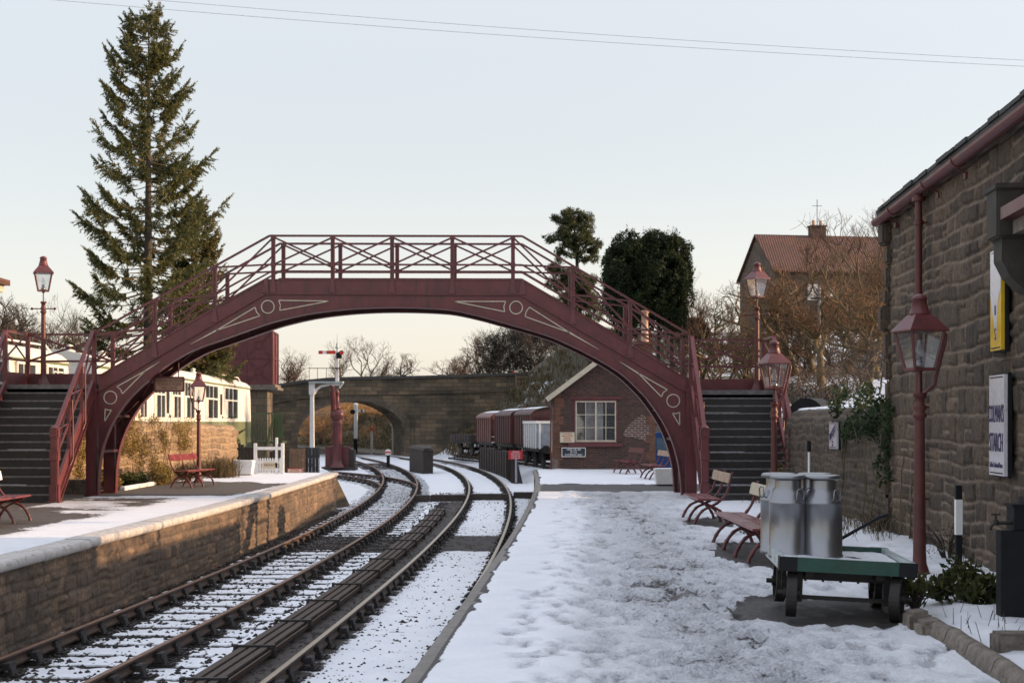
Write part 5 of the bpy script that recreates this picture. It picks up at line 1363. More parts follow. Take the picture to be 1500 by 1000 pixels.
m.hexa(roofp(-1, Yh-.30, Yk+.3, .07)); m.hexa(roofp(1, Yh-.30, Yk+.3, .07)); m.build('roof', M['slate'], hb)
m = MB()
for sx in (-1, 1):
    xe = xa_+sx*(xa_-x0+e); zev = ez-(top-ez)/(xa_-x0)*e+.05
    m.bar((xe, Yh-.32, zev-.02), (xa_, Yh-.32, top+.03), .03, .17, (0, 0, 1))
m.build('bargeboard', M['cream'], hb)
m = MB(); m.tube([(x0-e-.02, Yh-.3, ez-.18), (x0-e-.02, Yk+.3, ez-.18)], .05, 8); m.tube([(x0-e, Yh-.2, ez-.2), (x0-e+.0, Yh-.2, ez-.32), (x0-.12, Yh-.2, ez-.5), (x0-.12, Yh-.2, -.6)], .035, 8); m.build('downpipe', M['maroon_old'], hb)
s55 = 54.2/F
cx0, cx1 = (930-750)*s55, (955-750)*s55
m = MB(); m.box(cx0, cx1, 53.9, 54.5, 2.5, EYE+(618-505)*s55); m.box(cx0-.05, cx1+.05, 53.85, 54.55, EYE+(618-505)*s55, EYE+(618-501)*s55); c_ = m.build('chimney', M['brickr'], hb)
m = MB(); m.lathe([(.15, 0), (.13, .5), (.13, 1.1), (.17, 1.12), (.17, 1.2)], ((944.5-750)*s55, 54.2, EYE+(618-501)*s55), 12); m.build('chimney_pot', M['pot'], c_)
m = MB(); m.box(x0-.02, x0+.02, Yh+.4, Yh+.95, .9, 2.2); m.build('side_window', M['glassdark'], hb)
m = MB(); m.bbox(x0-.10, x0+.15, Yh-.02, Yh+.25, -.05, .42, .03); m.build('corner_guard', M['concrete'], hb)
def board(label, pa, pb, Y, col, frame, lines, tm, size, sxx, name='sign_board'):
    sc = Y/F; xa, xb = (pa[0]-750)*sc, (pb[0]-750)*sc; za, zb = EYE+(618-pb[1])*sc, EYE+(618-pa[1])*sc
    t = thingw('notice_board', label, 'sign', ((xa+xb)/2, Y, za))
    m = MB(); m.box(xa, xb, Y-.03, Y-.005, za, zb); m.build('board', col, t)
    m = MB(); f_ = .02
    m.box(xa-f_, xb+f_, Y-.038, Y-.004, za-f_, za); m.box(xa-f_, xb+f_, Y-.038, Y-.004, zb, zb+f_); m.box(xa-f_, xa, Y-.038, Y-.004, za, zb); m.box(xb, xb+f_, Y-.038, Y-.004, za, zb); m.build('frame', frame, t)
    n = len(lines)
    for k, ln in enumerate(lines): text(ln, size, tm, t, face_cam((xa+xb)/2, Y-.034, zb-(zb-za)*(k+.55)/(n+.1)), sx=sxx)
    return t
board('dark notice reading cross the line by the footbridge only on the brick hut', (823.5, 656), (857, 668), 50.55, plain('sign_blueblack', (.012, .022, .035), .4), M['white'], ['CROSS THE LINE', 'BY THE', 'FOOTBRIDGE ONLY'], M['text_white'], .10, .68)
board('cream staff only notice on the corner of the brick hut', (821, 633.5), (841, 647), 50.55, M['signcream'], M['cream'], ['STAFF ONLY', 'ARE ALLOWED', 'BEYOND', 'THIS POINT'], M['signred'], .085, .68)
# ------------------------------------------------------------------ red warning sign beside the ramp
t = board('red warning notice on a grey pole beside the wagon dock', (745.5, 660), (765, 672), 66, M['signred'], M['signred'], ['PASSENGERS', 'MUST NOT PASS', 'THIS POINT OR', 'CROSS THE LINE'], M['text_white'], .085, .68)
m = MB(); X = (756-750)/F*66; m.tube([(X, 66, -1.1), (X, 66, .05)], .05, 8); m.build('pole', plain('grey_pole', (.30, .32, .38), .5), t)
# dock wall in front of the wagons
t = thingw('dock_wall', 'dark timber faced loading dock in front of the parked wagons', 'dock', (1.5, 74, -1))
pts = [((752-750)/F*66.5-.05, 66.5), (-.25, 72), (-.95, 79), (-2.05, 88)]
for a, b in zip(pts, pts[1:]):
    m = MB(); a3, b3 = Vector((*a, 0)), Vector((*b, 0)); d_ = (b3-a3); n_ = Vector((d_.y, -d_.x, 0)).normalized()*.5
    m.hexa([(a3.x, a3.y, -1.2), (b3.x, b3.y, -1.2), (b3.x+n_.x, b3.y+n_.y, -1.2), (a3.x+n_.x, a3.y+n_.y, -1.2), (a3.x, a3.y, .25), (b3.x, b3.y, .15), (b3.x+n_.x*.3, b3.y+n_.y*.3, .15), (a3.x+n_.x*.3, a3.y+n_.y*.3, .25)])
    m.build('timber_face', M['oldwood'], t)
    m = MB()
    L_ = d_.length; k = 0
    while k < L_:
        q = a3+d_*(k/L_); m.box(q.x-.06, q.x+.06, q.y-.09, q.y-.0, -1.2, .2); k += 1.4
    m.build('dock_post', M['oldwood'], t)
# ------------------------------------------------------------------ goods wagons
def wagon(kind, label, yc_, L, mat, H=2.35, Wd=2.5, zr=-.62, roofsnow=True):
    X = float(xw(yc_)); rz = -math.atan2(float(xw(yc_+2)-xw(yc_-2)), 4)
    t = thing('goods_wagon', label, 'wagon', (X, yc_, zr), rz, 'goods wagons in the siding')
    m = MB(); m.box(-Wd/2+.1, Wd/2-.1, -L/2, L/2, .85, 1.05)
    for sy in (-1, 1):
        for sx in (-1, 1):
            m.tube([(sx*.85, sy*L/2, .98), (sx*.85, sy*(L/2+.4), .98)], .06, 10); m.tube([(sx*.85, sy*(L/2+.4), .98), (sx*.85, sy*(L/2+.45), .98)], .2, 14)
            m.bar((sx*.9, sy*L*.28-.5, .9), (sx*.9, sy*L*.28, .5), .05, .08); m.bar((sx*.9, sy*L*.28+.5, .9), (sx*.9, sy*L*.28, .5), .05, .08)
    m.build('underframe', M['iron'], t)
    for sy in (-1, 1):
        m = MB()
        for sx in (-1, 1):
            m.tube([(sx*.70, sy*L*.28, .46), (sx*.82, sy*L*.28, .46)], .46, 20)
        m.tube([(-.8, sy*L*.28, .46), (.8, sy*L*.28, .46)], .07, 8); m.build('wheelset', M['iron'], t)
    if kind == 'flat':
        m = MB(); m.box(-Wd/2, Wd/2, -L/2, L/2, 1.05, 1.45)
        for k in range(7): m.box(-Wd/2-.04, -Wd/2, -L/2+.2+k*L/7.5, -L/2+.3+k*L/7.5, .95, 1.5)
        for k in range(5): m.box(-Wd/2+.15+k*.55, -Wd/2+.25+k*.55, -L/2-.05, -L/2, .95, 1.5)
        m.build('deck', M['oldwood'], t); m = MB(); 
        for q in (-.5, .1): m.tube([(q, -L/2+.4, 1.4), (q, -L/2+.4, 2.9)], .04, 6)
        m.build('stake', M['iron'], t); return t
    if kind == 'open':
        m = MB(); m.box(-Wd/2, Wd/2, -L/2, L/2, 1.05, 2.32); m.build('body', mat, t)
        m = MB()
        for k in range(6): m.box(-Wd/2-.05, -Wd/2, -L/2+.1+k*L/5.6, -L/2+.22+k*L/5.6, 1.0, 2.28)
        for k in range(4): m.box(-Wd/2+.1+k*.75, -Wd/2+.2+k*.75, -L/2-.06, -L/2, 1.0, 2.28)
        m.box(-Wd/2-.06, Wd/2+.06, -L/2-.07, L/2+.06, 2.25, 2.38); m.build('stanchion', M['white'] if mat == M['greyw'] else mat, t); return t
    z0, z1 = 1.05, 1.05+H
    m = MB(); pr = [(-Wd/2, z0), (Wd/2, z0), (Wd/2, z1-.42)]+[(Wd/2*math.cos(a), z1-.42+.42*math.sin(a)) for a in np.linspace(.25, math.pi-.25, 9)]+[(-Wd/2, z1-.42)]
    m.prism(pr, -L/2, L/2, 'y'); m.build('body', mat, t)
    m = MB(); pr = [(Wd/2*1.04*math.cos(a), z1-.40+.44*math.sin(a)) for a in np.linspace(.05, math.pi-.05, 13)]; pr2 = [(p[0], p[1]-.05) for p in pr][::-1]
    m.prism(pr+pr2, -L/2-.08, L/2+.08, 'y'); rf = m.build('roof', mat, t)
    m = MB(); pr = [(Wd/2*.99*math.cos(a), z1-.395+.45*math.sin(a)) for a in np.linspace(1.2, math.pi-.25, 9)]; pr2 = [(p[0], p[1]-.02) for p in pr][::-1]
    m.prism(pr+pr2, -L/2+.15, L/2-.1, 'y'); m.build('roof_snow', M['topsnow'], rf)
    m = MB()
    for k in range(8): m.box(-Wd/2-.045, -Wd/2, -L/2+.0+k*(L-.1)/7, -L/2+.1+k*(L-.1)/7, z0, z1-.42)
    for sx in (-1, 1): m.box(sx*Wd/2-sx*.1, sx*Wd/2, -L/2-.05, -L/2, z0, z1-.3)
    for k in range(5): m.box(-.5-.55+k*.12, -.5-.50+k*.12, -L/2-.05, -L/2, z0+.1, z1-.62)
    m.bar((-Wd/2, -L/2-.02, z1-.55), (Wd/2, -L/2-.02, z1-.55), .04, .05); m.build('framing', M['maroon_old'], t)
    if kind == 'brake':
        m = MB(); m.box(-.32, .02, -L/2-.03, -L/2, z0+.7, z0+1.35); m.build('window', M['glassdark'], t)
        m = MB(); m.bar((-Wd/2, -L/2-.06, z0+.35), (Wd/2, -L/2-.06, z0+.35), .04, .04); m.bar((-Wd/2, -L/2-.06, z0+.0), (Wd/2, -L/2-.06, z0+.0), .04, .06); m.build('end_rail', M['white'], t)
    return t
M['wagonred'] = plain('bauxite_wagon_paint', (.065, .02, .02), .55, var=.25, sc=2, dirt=((.04, .02, .018), .7))
M['wagonpink'] = plain('faded_bauxite_paint', (.18, .085, .075), .55, var=.25, sc=2, dirt=((.12, .06, .05), .6))
M['greyw'] = plain('grey_wagon_paint', (.30, .33, .37), .55, var=.25, sc=2, dirt=((.12, .12, .12), .6))
wagon('van', 'nearest maroon van with arched snow dusted roof beside the brick hut', 79.6, 5.2, M['wagonred'], 2.08)
wagon('van', 'second maroon van coupled behind the arched roof van', 86, 5.2, M['wagonred'], 2.05)
wagon('brake', 'faded pink brake van with a window in its end and snowy roof', 92.2, 4.6, M['wagonpink'], 1.95)
wagon('flat', 'low dark flat wagon with upright stakes at the end of the siding', 99.6, 5.5, M['oldwood'])
wagon('open', 'grey open wagon just left of the brick hut', 72.6, 4.6, M['greyw']).location.x -= .8
wagon('open', 'faded red open wagon partly hidden by the brick hut', 66.5, 4.6, M['wagonpink'])
# ------------------------------------------------------------------ water tower
wt = thing('water_tower', 'maroon panelled iron water tank on a square stone tower behind the coach', 'water tower', (-14.35, 85, -1.2), R(3), None)
Wt_, Dt, = 6.2, 3.1; zt0, zt1 = 1.2+EYE+(618-562)/F*85-.02, 1.2+EYE+(618-485)/F*85
m = MB(); m.box(-Wt_, 0, 0, Dt, zt0, zt1); tk = m.build('tank', M['maroon'], wt)
m = MB(); ph = (zt1-zt0)/2
for j in range(3):
    z = zt0+j*ph; m.box(-Wt_-.04, .04, -.05, 0, z-.04, z+.04); m.box(0, .05, -.04, Dt, z-.04, z+.04)
for i in range(5):
    X = -i*Wt_/4; m.box(X-.05, X+.05, -.06, 0, zt0, zt1)
for i in range(3): m.box(0, .06, i*Dt/2-.05, i*Dt/2+.05, zt0, zt1)
for i in range(4):
    for j in range(2):
        cx, cz = -(i+.5)*Wt_/4, zt0+(j+.5)*ph; rr = .22
        for k in range(14):
            a, b = k*math.pi/7, (k+1)*math.pi/7; m.bar((cx+rr*math.cos(a), -.02, cz+rr*math.sin(a)), (cx+rr*math.cos(b), -.02, cz+rr*math.sin(b)), .06, .05, (0, 1, 0))
        for sx in (-1, 1):
            for sz in (-1, 1): m.bar((cx+sx*.16, -.02, cz+sz*.16), (cx+sx*Wt_/8, -.02, cz+sz*ph/2), .05, .05, (0, 1, 0))
m.build('panel_ribs', M['maroon'], tk)
m = MB()
for i in range(28): m.box(.055, .075, -.02+i*0, .03, zt0+.05+i*.105, zt0+.09+i*.105)
m.build('bolt_row', M['maroon_old'], tk)
m = MB(); m.box(-Wt_+.3, -.3, .2, Dt-.2, 0, zt0-.32); m.build('tower_base', M['ashlart'], wt)
m = MB(); m.bbox(-Wt_-.1, .35, -.15, Dt+.15, zt0-.34, zt0-.18, .03); m.bbox(-Wt_, .2, -.05, Dt+.05, zt0-.18, zt0-.005, .02); m.build('cornice', M['concrete'], wt)
# green gangway stairs by the coach end
t = thingw('gangway_stairs', 'green metal access platform and steps at the end of the camping coach', 'steps', (-10.9, 64, 0))
Yg = 65.0; sg = Yg/F
def gx2(px): return (px-750)*sg
def gz2(py): return EYE+(618-py)*sg
m = MB(); m.box(gx2(369), gx2(414), Yg, Yg+1.2, gz2(649), gz2(646)); m.build('platform_deck', M['green2'], t)
m = MB(); m.box(gx2(402), gx2(414), Yg-.02, Yg+.02, gz2(646), gz2(604.5)); m.build('side_panel', M['green2'], t)
m = MB(); m.bar((gx2(403), Yg-.3, gz2(606)), (gx2(389), Yg-.3, gz2(672)), .04, .35, (0, 1, 0)); m.bar((gx2(403), Yg-.30, gz2(606)), (gx2(389), Yg-.3, gz2(672)), .10, .1); m.bar((gx2(360), Yg-.6, gz2(608)), (gx2(350), Yg-.6, gz2(646)), .10, .1); m.build('stair_string', M['green2'], t)
m = MB(); m.bar((gx2(370), Yg, gz2(605)), (gx2(402), Yg, gz2(605)), .06, .06)
for k in range(9): X = gx2(370)+k*(gx2(402)-gx2(370))/8; m.box(X-.02, X+.02, Yg-.02, Yg+.02, gz2(646), gz2(605))
m.build('railing', M['green2'], t)
m = MB()
for px in (371, 389, 405, 413): m.box(gx2(px)-.05, gx2(px)+.05, Yg, Yg+.1, -.9, gz2(649))
m.build('leg', M['green2'], t)
# fences and gate at the end of the left platform
def picket(label, Y, pa, pb):
    t = thingw('picket_gate', label, 'gate', ((pa-750)/F*Y, Y, 0)); xa, xb = (pa-750)/F*Y, (pb-750)/F*Y; h = .92
    m = MB()
    for x in (xa, xb): m.bbox(x-.05, x+.05, Y-.05, Y+.05, 0, 1.02, .01)
    x = xb-(xb-xa)*.22; m.bbox(x-.04, x+.04, Y-.04, Y+.04, .0, 1.2, .01)
    m.build('gate_post', M['white'], t)
    m = MB(); m.box(xa, xb, Y-.02, Y+.02, .80, .90); m.box(xa, xb, Y+.021, Y+.04, .12, .2); m.box(xa, xb, Y+.021, Y+.04, .36, .44)
    n = 10
    for k in range(n): X = xa+.08+(xb-xa-.16)*k/(n-1); m.box(X-.028, X+.028, Y-.012, Y+.012, .04, .50+.0*(k % 2)); m.prism([(X-.028, .50), (X+.028, .50), (X, .55)], Y-.012, Y+.012, 'y')
    m.build('picket_rails', M['white'], t)
    m = MB(); xm_ = xa+(xb-xa)*.55; m.prism([(xm_-.21, .21), (xm_+.21, .21), (xm_+.26, .26), (xm_+.26, .34), (xm_+.21, .39), (xm_-.21, .39), (xm_-.26, .34), (xm_-.26, .26)], Y-.04, Y-.02, 'y'); b_ = m.build('name_plate', M['signtan'] if False else M['signcream'], t)
    text('PRIVATE', .125, M['text_dark'], b_, face_cam(xm_, Y-.045, .30), sx=.85); return t
picket('white picket gate with an oval private plate at the end of the left platform', 46.2, 374, 414)
def boards(label, pa, pb, Y, z0, z1, mat, slant=0):
    t = thingw('board_fence', label, 'fence', ((pa-750)/F*Y, Y, z0)); xa, xb = (pa-750)/F*Y, (pb-750)/F*Y; m = MB(); x = xa; rg = random.Random(int(pa))
    while x < xb: m.box(x+.004, min(x+.11, xb), Y-.012+rg.uniform(0, .01), Y+.015, z0, z1+rg.uniform(-.02, .02)-slant*(x-xa)); x += .115
    m.build('boards', mat, t); m = MB(); m.box(xa, xb, Y+.02, Y+.07, z0+.2, z0+.3); m.box(xa, xb, Y+.02, Y+.07, z1-.35, z1-.25); m.build('rail', mat, t); return t
boards('brown weathered board fence behind the staff only sign', 424, 447, 48.3, -.9, zz(657, 48.3), M['tan_wood'])
boards('dark board fence panel beside the brown one near the water crane', 447, 468, 48.35, -.9, zz(655, 48.35), plain('dark_board', (.028, .03, .035), .8, var=.3, bmp=.3), .0)
boards('short dark paling between the garden wall end and the planter', 343, 372, 49.6, -.2, zz(645, 49.6), M['oldwood'], .6)
boards('dark paling behind the white picket gate', 395, 424, 50.2, -.9, zz(660, 50.2), M['oldwood'])
board('cream staff only notice standing at the far end of the left platform', (422, 686.5), (442, 697), 47.2, M['signcream'], M['signred'], ['STAFF ONLY', 'ARE ALLOWED', 'BEYOND', 'THIS POINT'], M['signred'], .065, .8)
# ------------------------------------------------------------------ water crane and boxes by the line
x, y, _ = at(494, 683, 84.5)
t = thing('water_crane', 'tall maroon water crane column with a ball joint, standing in front of the road bridge', 'water crane', (x, y, -1.0))
k_ = 84.5/F
m = MB(); m.lathe([(.42, 0), (.40, .12), (.31, .2), (.28, .5), (.27, 2.6), (.34, 2.65), (.28, 2.72)], n=20); m.build('column', M['maroon'], t)
m = MB(); m.lathe([(.28, 2.70), (.34, 2.78)]+[(.43*math.cos(a), 3.12+.40*math.sin(a)) for a in np.linspace(-1.0, 1.1, 9)]+[(.18, 3.46), (.22, 3.5), (.22, 3.62), (.14, 3.66), (.10, 4.4), (.13, 4.45), (.06, 4.62), (0, 4.7)], n=20); m.build('ball_joint', M['maroon'], t)
m = MB(); m.tube([(-.18, -.1, 3.3), (-.20, -.3, 3.8), (-.22, -.5, 4.5), (-.16, -1.2, 4.78), (-.1, -2.2, 4.72)], [.17, .17, .16, .15, .13], 12); m.build('swing_pipe', M['maroon'], t)
xa, xb = (475-750)*k_, (510-750)*k_
t = thingw('pump_box', 'maroon iron box around the foot of the water crane', 'box', (xa, 85, -1.1))
m = MB(); m.bbox(xa, xb, 84.9, 86.0, -1.1, EYE+(618-654)*k_, .03); m.build('box_body', M['maroon'], t); m = MB(); m.box(xa+.3, xb-.75, 84.87, 84.9, -.6, -.2); m.build('panel', M['maroon_old'], t)
m = MB(); m.box(xb, xb+.3, 84.95, 85.9, -1.1, .05); m.box(xa-.2, xb+.4, 84.5, 86.2, -1.2, -.98); m.build('base_slab', M['oldwood'], t)
k_ = 79/F; xa, xb = (594-750)*k_, (634-750)*k_
t = thingw('lamp_hut', 'low dark weathered box hut with curved top standing between the tracks', 'hut', (xa, 79, -1.1))
m = MB(); xm_ = (620-750)*k_; zt_ = EYE+(618-657)*k_
m.hexa([(xa, 82.0, -1.15), (xm_, 79, -1.15), (xb, 79.3, -1.15), (xb-.2, 82.2, -1.15), (xa, 82.0, zt_+.0), (xm_, 79, zt_-.12), (xb, 79.3, zt_-.12), (xb-.2, 82.2, zt_)])
m.build('hut_body', M['oldwood'], t); m = MB(); m.hexa([(xa-.05, 82.0, zt_+.0), (xm_, 78.95, zt_-.12), (xb+.05, 79.25, zt_-.12), (xb-.2, 82.2, zt_), (xa+.2, 82.0, zt_+.16), (xm_+.1, 79, zt_+.03), (xb-.1, 79.3, zt_+.02), (xb-.3, 82.2, zt_+.16)]); m.build('hut_roof', M['oldwood'], t)
# ------------------------------------------------------------------ signals
Ys_ = 92; k_ = Ys_/F
def sx2(px): return (px-750)*k_
def sz2(py): return EYE+(618-py)*k_
t = thingw('bracket_signal', 'white bracket signal with red arm raised on a doll post above the water crane', 'signal', (sx2(458), Ys_, -1.1))
m = MB(); m.hexa([(sx2(454), Ys_-.15, -1.15), (sx2(460.5), Ys_-.15, -1.15), (sx2(460.5), Ys_+.15, -1.15), (sx2(454), Ys_+.15, -1.15), (sx2(454.5), Ys_-.12, sz2(562)), (sx2(459.5), Ys_-.12, sz2(562)), (sx2(459.5), Ys_+.12, sz2(562)), (sx2(454.5), Ys_+.12, sz2(562))])
m.bbox(sx2(453), sx2(461), Ys_-.2, Ys_+.2, sz2(578), sz2(560), .02)
sg_post = m.build('main_post', M['white'], t)
m = MB(); m.box(sx2(453), sx2(503), Ys_-.35, Ys_+.35, sz2(561), sz2(558.5)); m.build('stage', M['greyg'], t)
m = MB(); pts = [(sx2(461), sz2(576)), (sx2(464), sz2(570)), (sx2(470), sz2(565.5)), (sx2(480), sz2(563.5)), (sx2(498), sz2(563))]
for a, b in zip(pts, pts[1:]): m.bar((a[0], Ys_, a[1]), (b[0], Ys_, b[1]), .14, .12, (0, 1, 0))
m.bar((sx2(502), Ys_, sz2(561)), (sx2(497), Ys_, sz2(568)), .1, .1); m.build('bracket_arm', M['white'], t)
m = MB(); m.hexa([(sx2(491.5), Ys_-.1, sz2(560)), (sx2(496.5), Ys_-.1, sz2(560)), (sx2(496.5), Ys_+.1, sz2(560)), (sx2(491.5), Ys_+.1, sz2(560)), (sx2(492.5), Ys_-.08, sz2(510)), (sx2(495.5), Ys_-.08, sz2(510)), (sx2(495.5), Ys_+.08, sz2(510)), (sx2(492.5), Ys_+.08, sz2(510))])
m.build('doll_post', M['white'], t)
m = MB(); m.lathe([(.13, 0), (.16, .05), (.06, .15), (.10, .25), (.03, .35), (.015, .95)], (sx2(494), Ys_, sz2(510)), 10); m.build('finial', M['greyg'], t)
def arm(t, pxa, pxb, pya, pyb, Y, cols, f=lambda p: None):
    k = Y/F; n = len(cols); x0_, x1_ = (pxa-750)*k, (pxb-750)*k
    for i, (u, v, c) in enumerate(cols):
        m = MB(); m.box(x0_+(x1_-x0_)*u, x0_+(x1_-x0_)*v, Y-.14, Y-.11, EYE+(618-pyb)*k, EYE+(618-pya)*k); yield m.build('signal_arm' if i == 0 else 'arm_stripe', c, t)
list(arm(t, 467, 492, 513.5, 518.5, Ys_, [(0, .24, M['red']), (.24, .46, M['white']), (.46, 1, M['red'])]))
m = MB(); 
for (px, pz, r_) in ((497, 519, .16), (500.5, 516.5, .15)): m.tube([(sx2(px), Ys_-.18, sz2(pz)), (sx2(px), Ys_-.10, sz2(pz))], r_, 12)
m.box(sx2(493), sx2(501), Ys_-.16, Ys_-.1, sz2(525), sz2(517)); m.build('spectacle', M['black'], t)
m = MB(); m.tube([(sx2(500.5), Ys_-.20, sz2(517)), (sx2(500.5), Ys_-.181, sz2(517))], .12, 12); m.build('red_lens', M['red'], t)
m = MB(); m.box(sx2(453.5), sx2(499), Ys_-.32, Ys_-.30, sz2(540), sz2(539)); m.box(sx2(490.5), sx2(498.5), Ys_-.2, Ys_+.2, sz2(540), sz2(538.5))
for px in (454, 466, 479, 498): m.box(sx2(px)-.015, sx2(px)+.015, Ys_-.32, Ys_-.30, sz2(559), sz2(539))
m.tube([(sx2(487), Ys_+.4, -1.1), (sx2(487), Ys_+.4, sz2(560))], .06, 6)
m.build('stage_rail', M['iron'], t)
Ys3 = 124; k3 = Ys3/F
x, y, z = at(521, 655, Ys3)
t = thingw('semaphore_signal', 'white semaphore signal seen through the stone arch of the road bridge', 'signal', (x, y, -1))
m = MB(); m.box(x-.15, x+.15, y-.15, y+.15, EYE+(618-642)*k3, EYE+(618-594)*k3); m.lathe([(.2, 0), (.22, .1), (.05, .3), (.03, .7)], (x, y, EYE+(618-594)*k3), 8); m.build('post', M['white'], t)
m = MB(); m.box(x-.15, x+.15, y-.15, y+.15, -1.2, EYE+(618-642)*k3); m.build('post_foot', M['black'], t)
list(arm(t, 521, 534, 599.5, 603, Ys3, [(0, .62, M['white']), (.62, .78, M['black']), (.78, 1, M['white'])]))
m = MB(); m.tube([(x-.25, y-.2, EYE+(618-603)*k3), (x-.25, y-.1, EYE+(618-603)*k3)], .22, 10); m.build('spectacle', M['black'], t)
for (px, pt, pbt, lab, hd) in ((575.5, 621, 642, 'white post with round numbered top on the cutting slope', 'r'), (544.5, 628, 645, 'short white post with a red cross board on the cutting slope', 'x')):
    Y4 = 122; k4 = Y4/F; x = (px-750)*k4; zt_ = EYE+(618-pt)*k4; zb = EYE+(618-pbt)*k4
    t = thingw('lineside_post', lab, 'post', (x, Y4, zb)); m = MB(); m.box(x-.09, x+.09, Y4-.09, Y4+.09, -1.0, zt_); m.build('post', M['white'], t)
    m = MB()
    if hd == 'r': m.tube([(x, Y4-.12, zt_), (x, Y4-.09, zt_)], .2, 12); m.build('disc', M['white'], t)
    else:
        m.bar((x-.25, Y4-.12, zt_-.2), (x+.25, Y4-.12, zt_+.2), .09, .03, (0, 1, 0)); m.bar((x-.25, Y4-.16, zt_+.2), (x+.25, Y4-.16, zt_-.2), .09, .03, (0, 1, 0)); m.build('cross', M['red'], t)
k4 = 90/F; x = (568.5-750)*k4; zc_ = EYE+(618-662)*k4
t = thingw('ground_signal', 'small round white ground signal with a red stripe between the tracks', 'signal', (x, 90, -1.1))
m = MB(); m.tube([(x, 89.9, zc_), (x, 90, zc_)], .20, 16); m.build('disc', M['white'], t); m = MB(); m.box(x-.19, x+.19, 89.87, 89.899, zc_-.045, zc_+.045); m.build('stripe', M['red'], t); m = MB(); m.box(x-.1, x+.1, 90, 90.2, -1.15, zc_-.1); m.build('base', M['black'], t)
# ------------------------------------------------------------------ stone road bridge
rb = thingw('road_bridge', 'long stone road bridge with a low elliptical arch across the line', 'bridge', (-12.5, 112, 0))
YR = 112; kr = YR/F
def RX(px): return (px-750)*kr
def RZ(py): return EYE+(618-py)*kr
par = [(380, 572), (410, 564), (440, 559), (480, 555), (520, 553.5), (560, 553), (620, 552), (700, 549.5), (775, 547), (860, 545)]
arch = crom([(436, 650), (436.5, 636), (441, 622), (452, 609), (468, 599), (490, 591), (517, 587.2), (540, 588.5), (560, 595), (577, 605), (588, 616), (593, 628), (594, 650)], 4)
ap = [(RX(a), RZ(b)) for a, b in arch]
ap[0] = (ap[0][0], -1.5); ap[-1] = (ap[-1][0], -1.5)
pp_ = [(RX(a), RZ(b)) for a, b in par]
m = MB(); m.prism([(RX(380), -1.5)]+ap+[(RX(860), -1.5)]+pp_[::-1], YR, YR+7.5, 'y'); m.v = [(p[0]-(p[1]-YR)*.21, p[1], p[2]) for p in m.v]; m.build('masonry', M['ashlar'], rb)
vs = MB(); n = len(ap)
for i in range(1, n-2):
    a, b = Vector(ap[i]), Vector(ap[i+1]); d_ = (b-a).normalized(); n_ = Vector((-d_.y, d_.x)); w = .55
    if i % 2 == 0: continue
    for j in (0,):
        c = [a+d_*.02, b-d_*.02+(Vector(ap[min(i+2, n-1)])-b)*.0, b+n_*w-d_*.02, a+n_*w+d_*.02]
        vs.hexa([(c[0].x, YR-.05, c[0].y), (c[1].x, YR-.05, c[1].y), (c[1].x, YR+.02, c[1].y), (c[0].x, YR+.02, c[0].y), (c[3].x, YR-.05, c[3].y), (c[2].x, YR-.05, c[2].y), (c[2].x, YR+.02, c[2].y), (c[3].x, YR+.02, c[3].y)])
for i in range(1, n-2):
    if i % 2: continue
    a, b = Vector(ap[i]), Vector(ap[i+1]); d_ = (b-a).normalized(); n_ = Vector((-d_.y, d_.x)); w = .50
    c = [a, b, b+n_*w, a+n_*w]
    vs.hexa([(c[0].x, YR-.035, c[0].y), (c[1].x, YR-.035, c[1].y), (c[1].x, YR+.02, c[1].y), (c[0].x, YR+.02, c[0].y), (c[3].x, YR-.035, c[3].y), (c[2].x, YR-.035, c[2].y), (c[2].x, YR+.02, c[2].y), (c[3].x, YR+.02, c[3].y)])
vs.build('arch_stones', M['housestone'], rb)
m = MB()
for a, b in zip(pp_, pp_[1:]): m.bar((a[0], YR+.1, a[1]), (b[0], YR+.1, b[1]), .55, .22)
co = m.build('parapet_coping', M['oldwood'] if False else plain('dark_coping', (.06, .055, .05), .9, var=.4, bmp=.4), rb)
m = MB()
for a, b in zip(pp_, pp_[1:]): m.bar((a[0], YR-.02, a[1]-1.28), (b[0], YR-.02, b[1]-1.28), .22, .14)
m.build('string_course', M['ashlar'], rb)
m = MB(); m.box(RX(594), RX(601), YR-.25, YR+.5, -1.2, RZ(613)); m.box(RX(601)-.3, RX(606), YR-.12, YR, -1.2, RZ(613)); m.build('buttress', M['ashlar'], rb)
# fence along the road and red markers
t = thing('post_and_rail_fence', 'wooden post and rail fence along the road embankment right of the road bridge', 'fence')
t['wo'] = (0.0, 0.0, 0.0)
Yf = 109.5; kf = Yf/F; m = MB()
pts = [((x-750)*kf, EYE+(618-y)*kf) for x, y in ((756, 552), (782, 551), (806, 548), (830, 546), (856, 544), (880, 542))]
for dz in (0, -.35):
    for a, b in zip(pts, pts[1:]): m.bar((a[0], Yf, a[1]+dz), (b[0], Yf, b[1]+dz), .05, .08)
m.build('rail', M['tan_wood'], t)
for a in pts: m = MB(); m.box(a[0]-.07, a[0]+.07, Yf-.07, Yf+.07, a[1]-1.2, a[1]+.12); m.build('fence_post', M['tan_wood'], t)
for px, c, lab in ((753, 'red', 'small red marker post on the road embankment nearer the bridge'), (790, 'red', 'small red marker post farther up the road embankment'), (821, 'white', 'small white marker post on the road above the brick hut')):
    X = (px-750)*115/F; m = MB(); m.bbox(X-.13, X+.13, 115, 115.2, 4.2, EYE+(618-(544 if c == 'red' else 540))*115/F, .03); tag(m.build('marker_post', M[c]), lab, 'marker post', 'marker posts on the road')
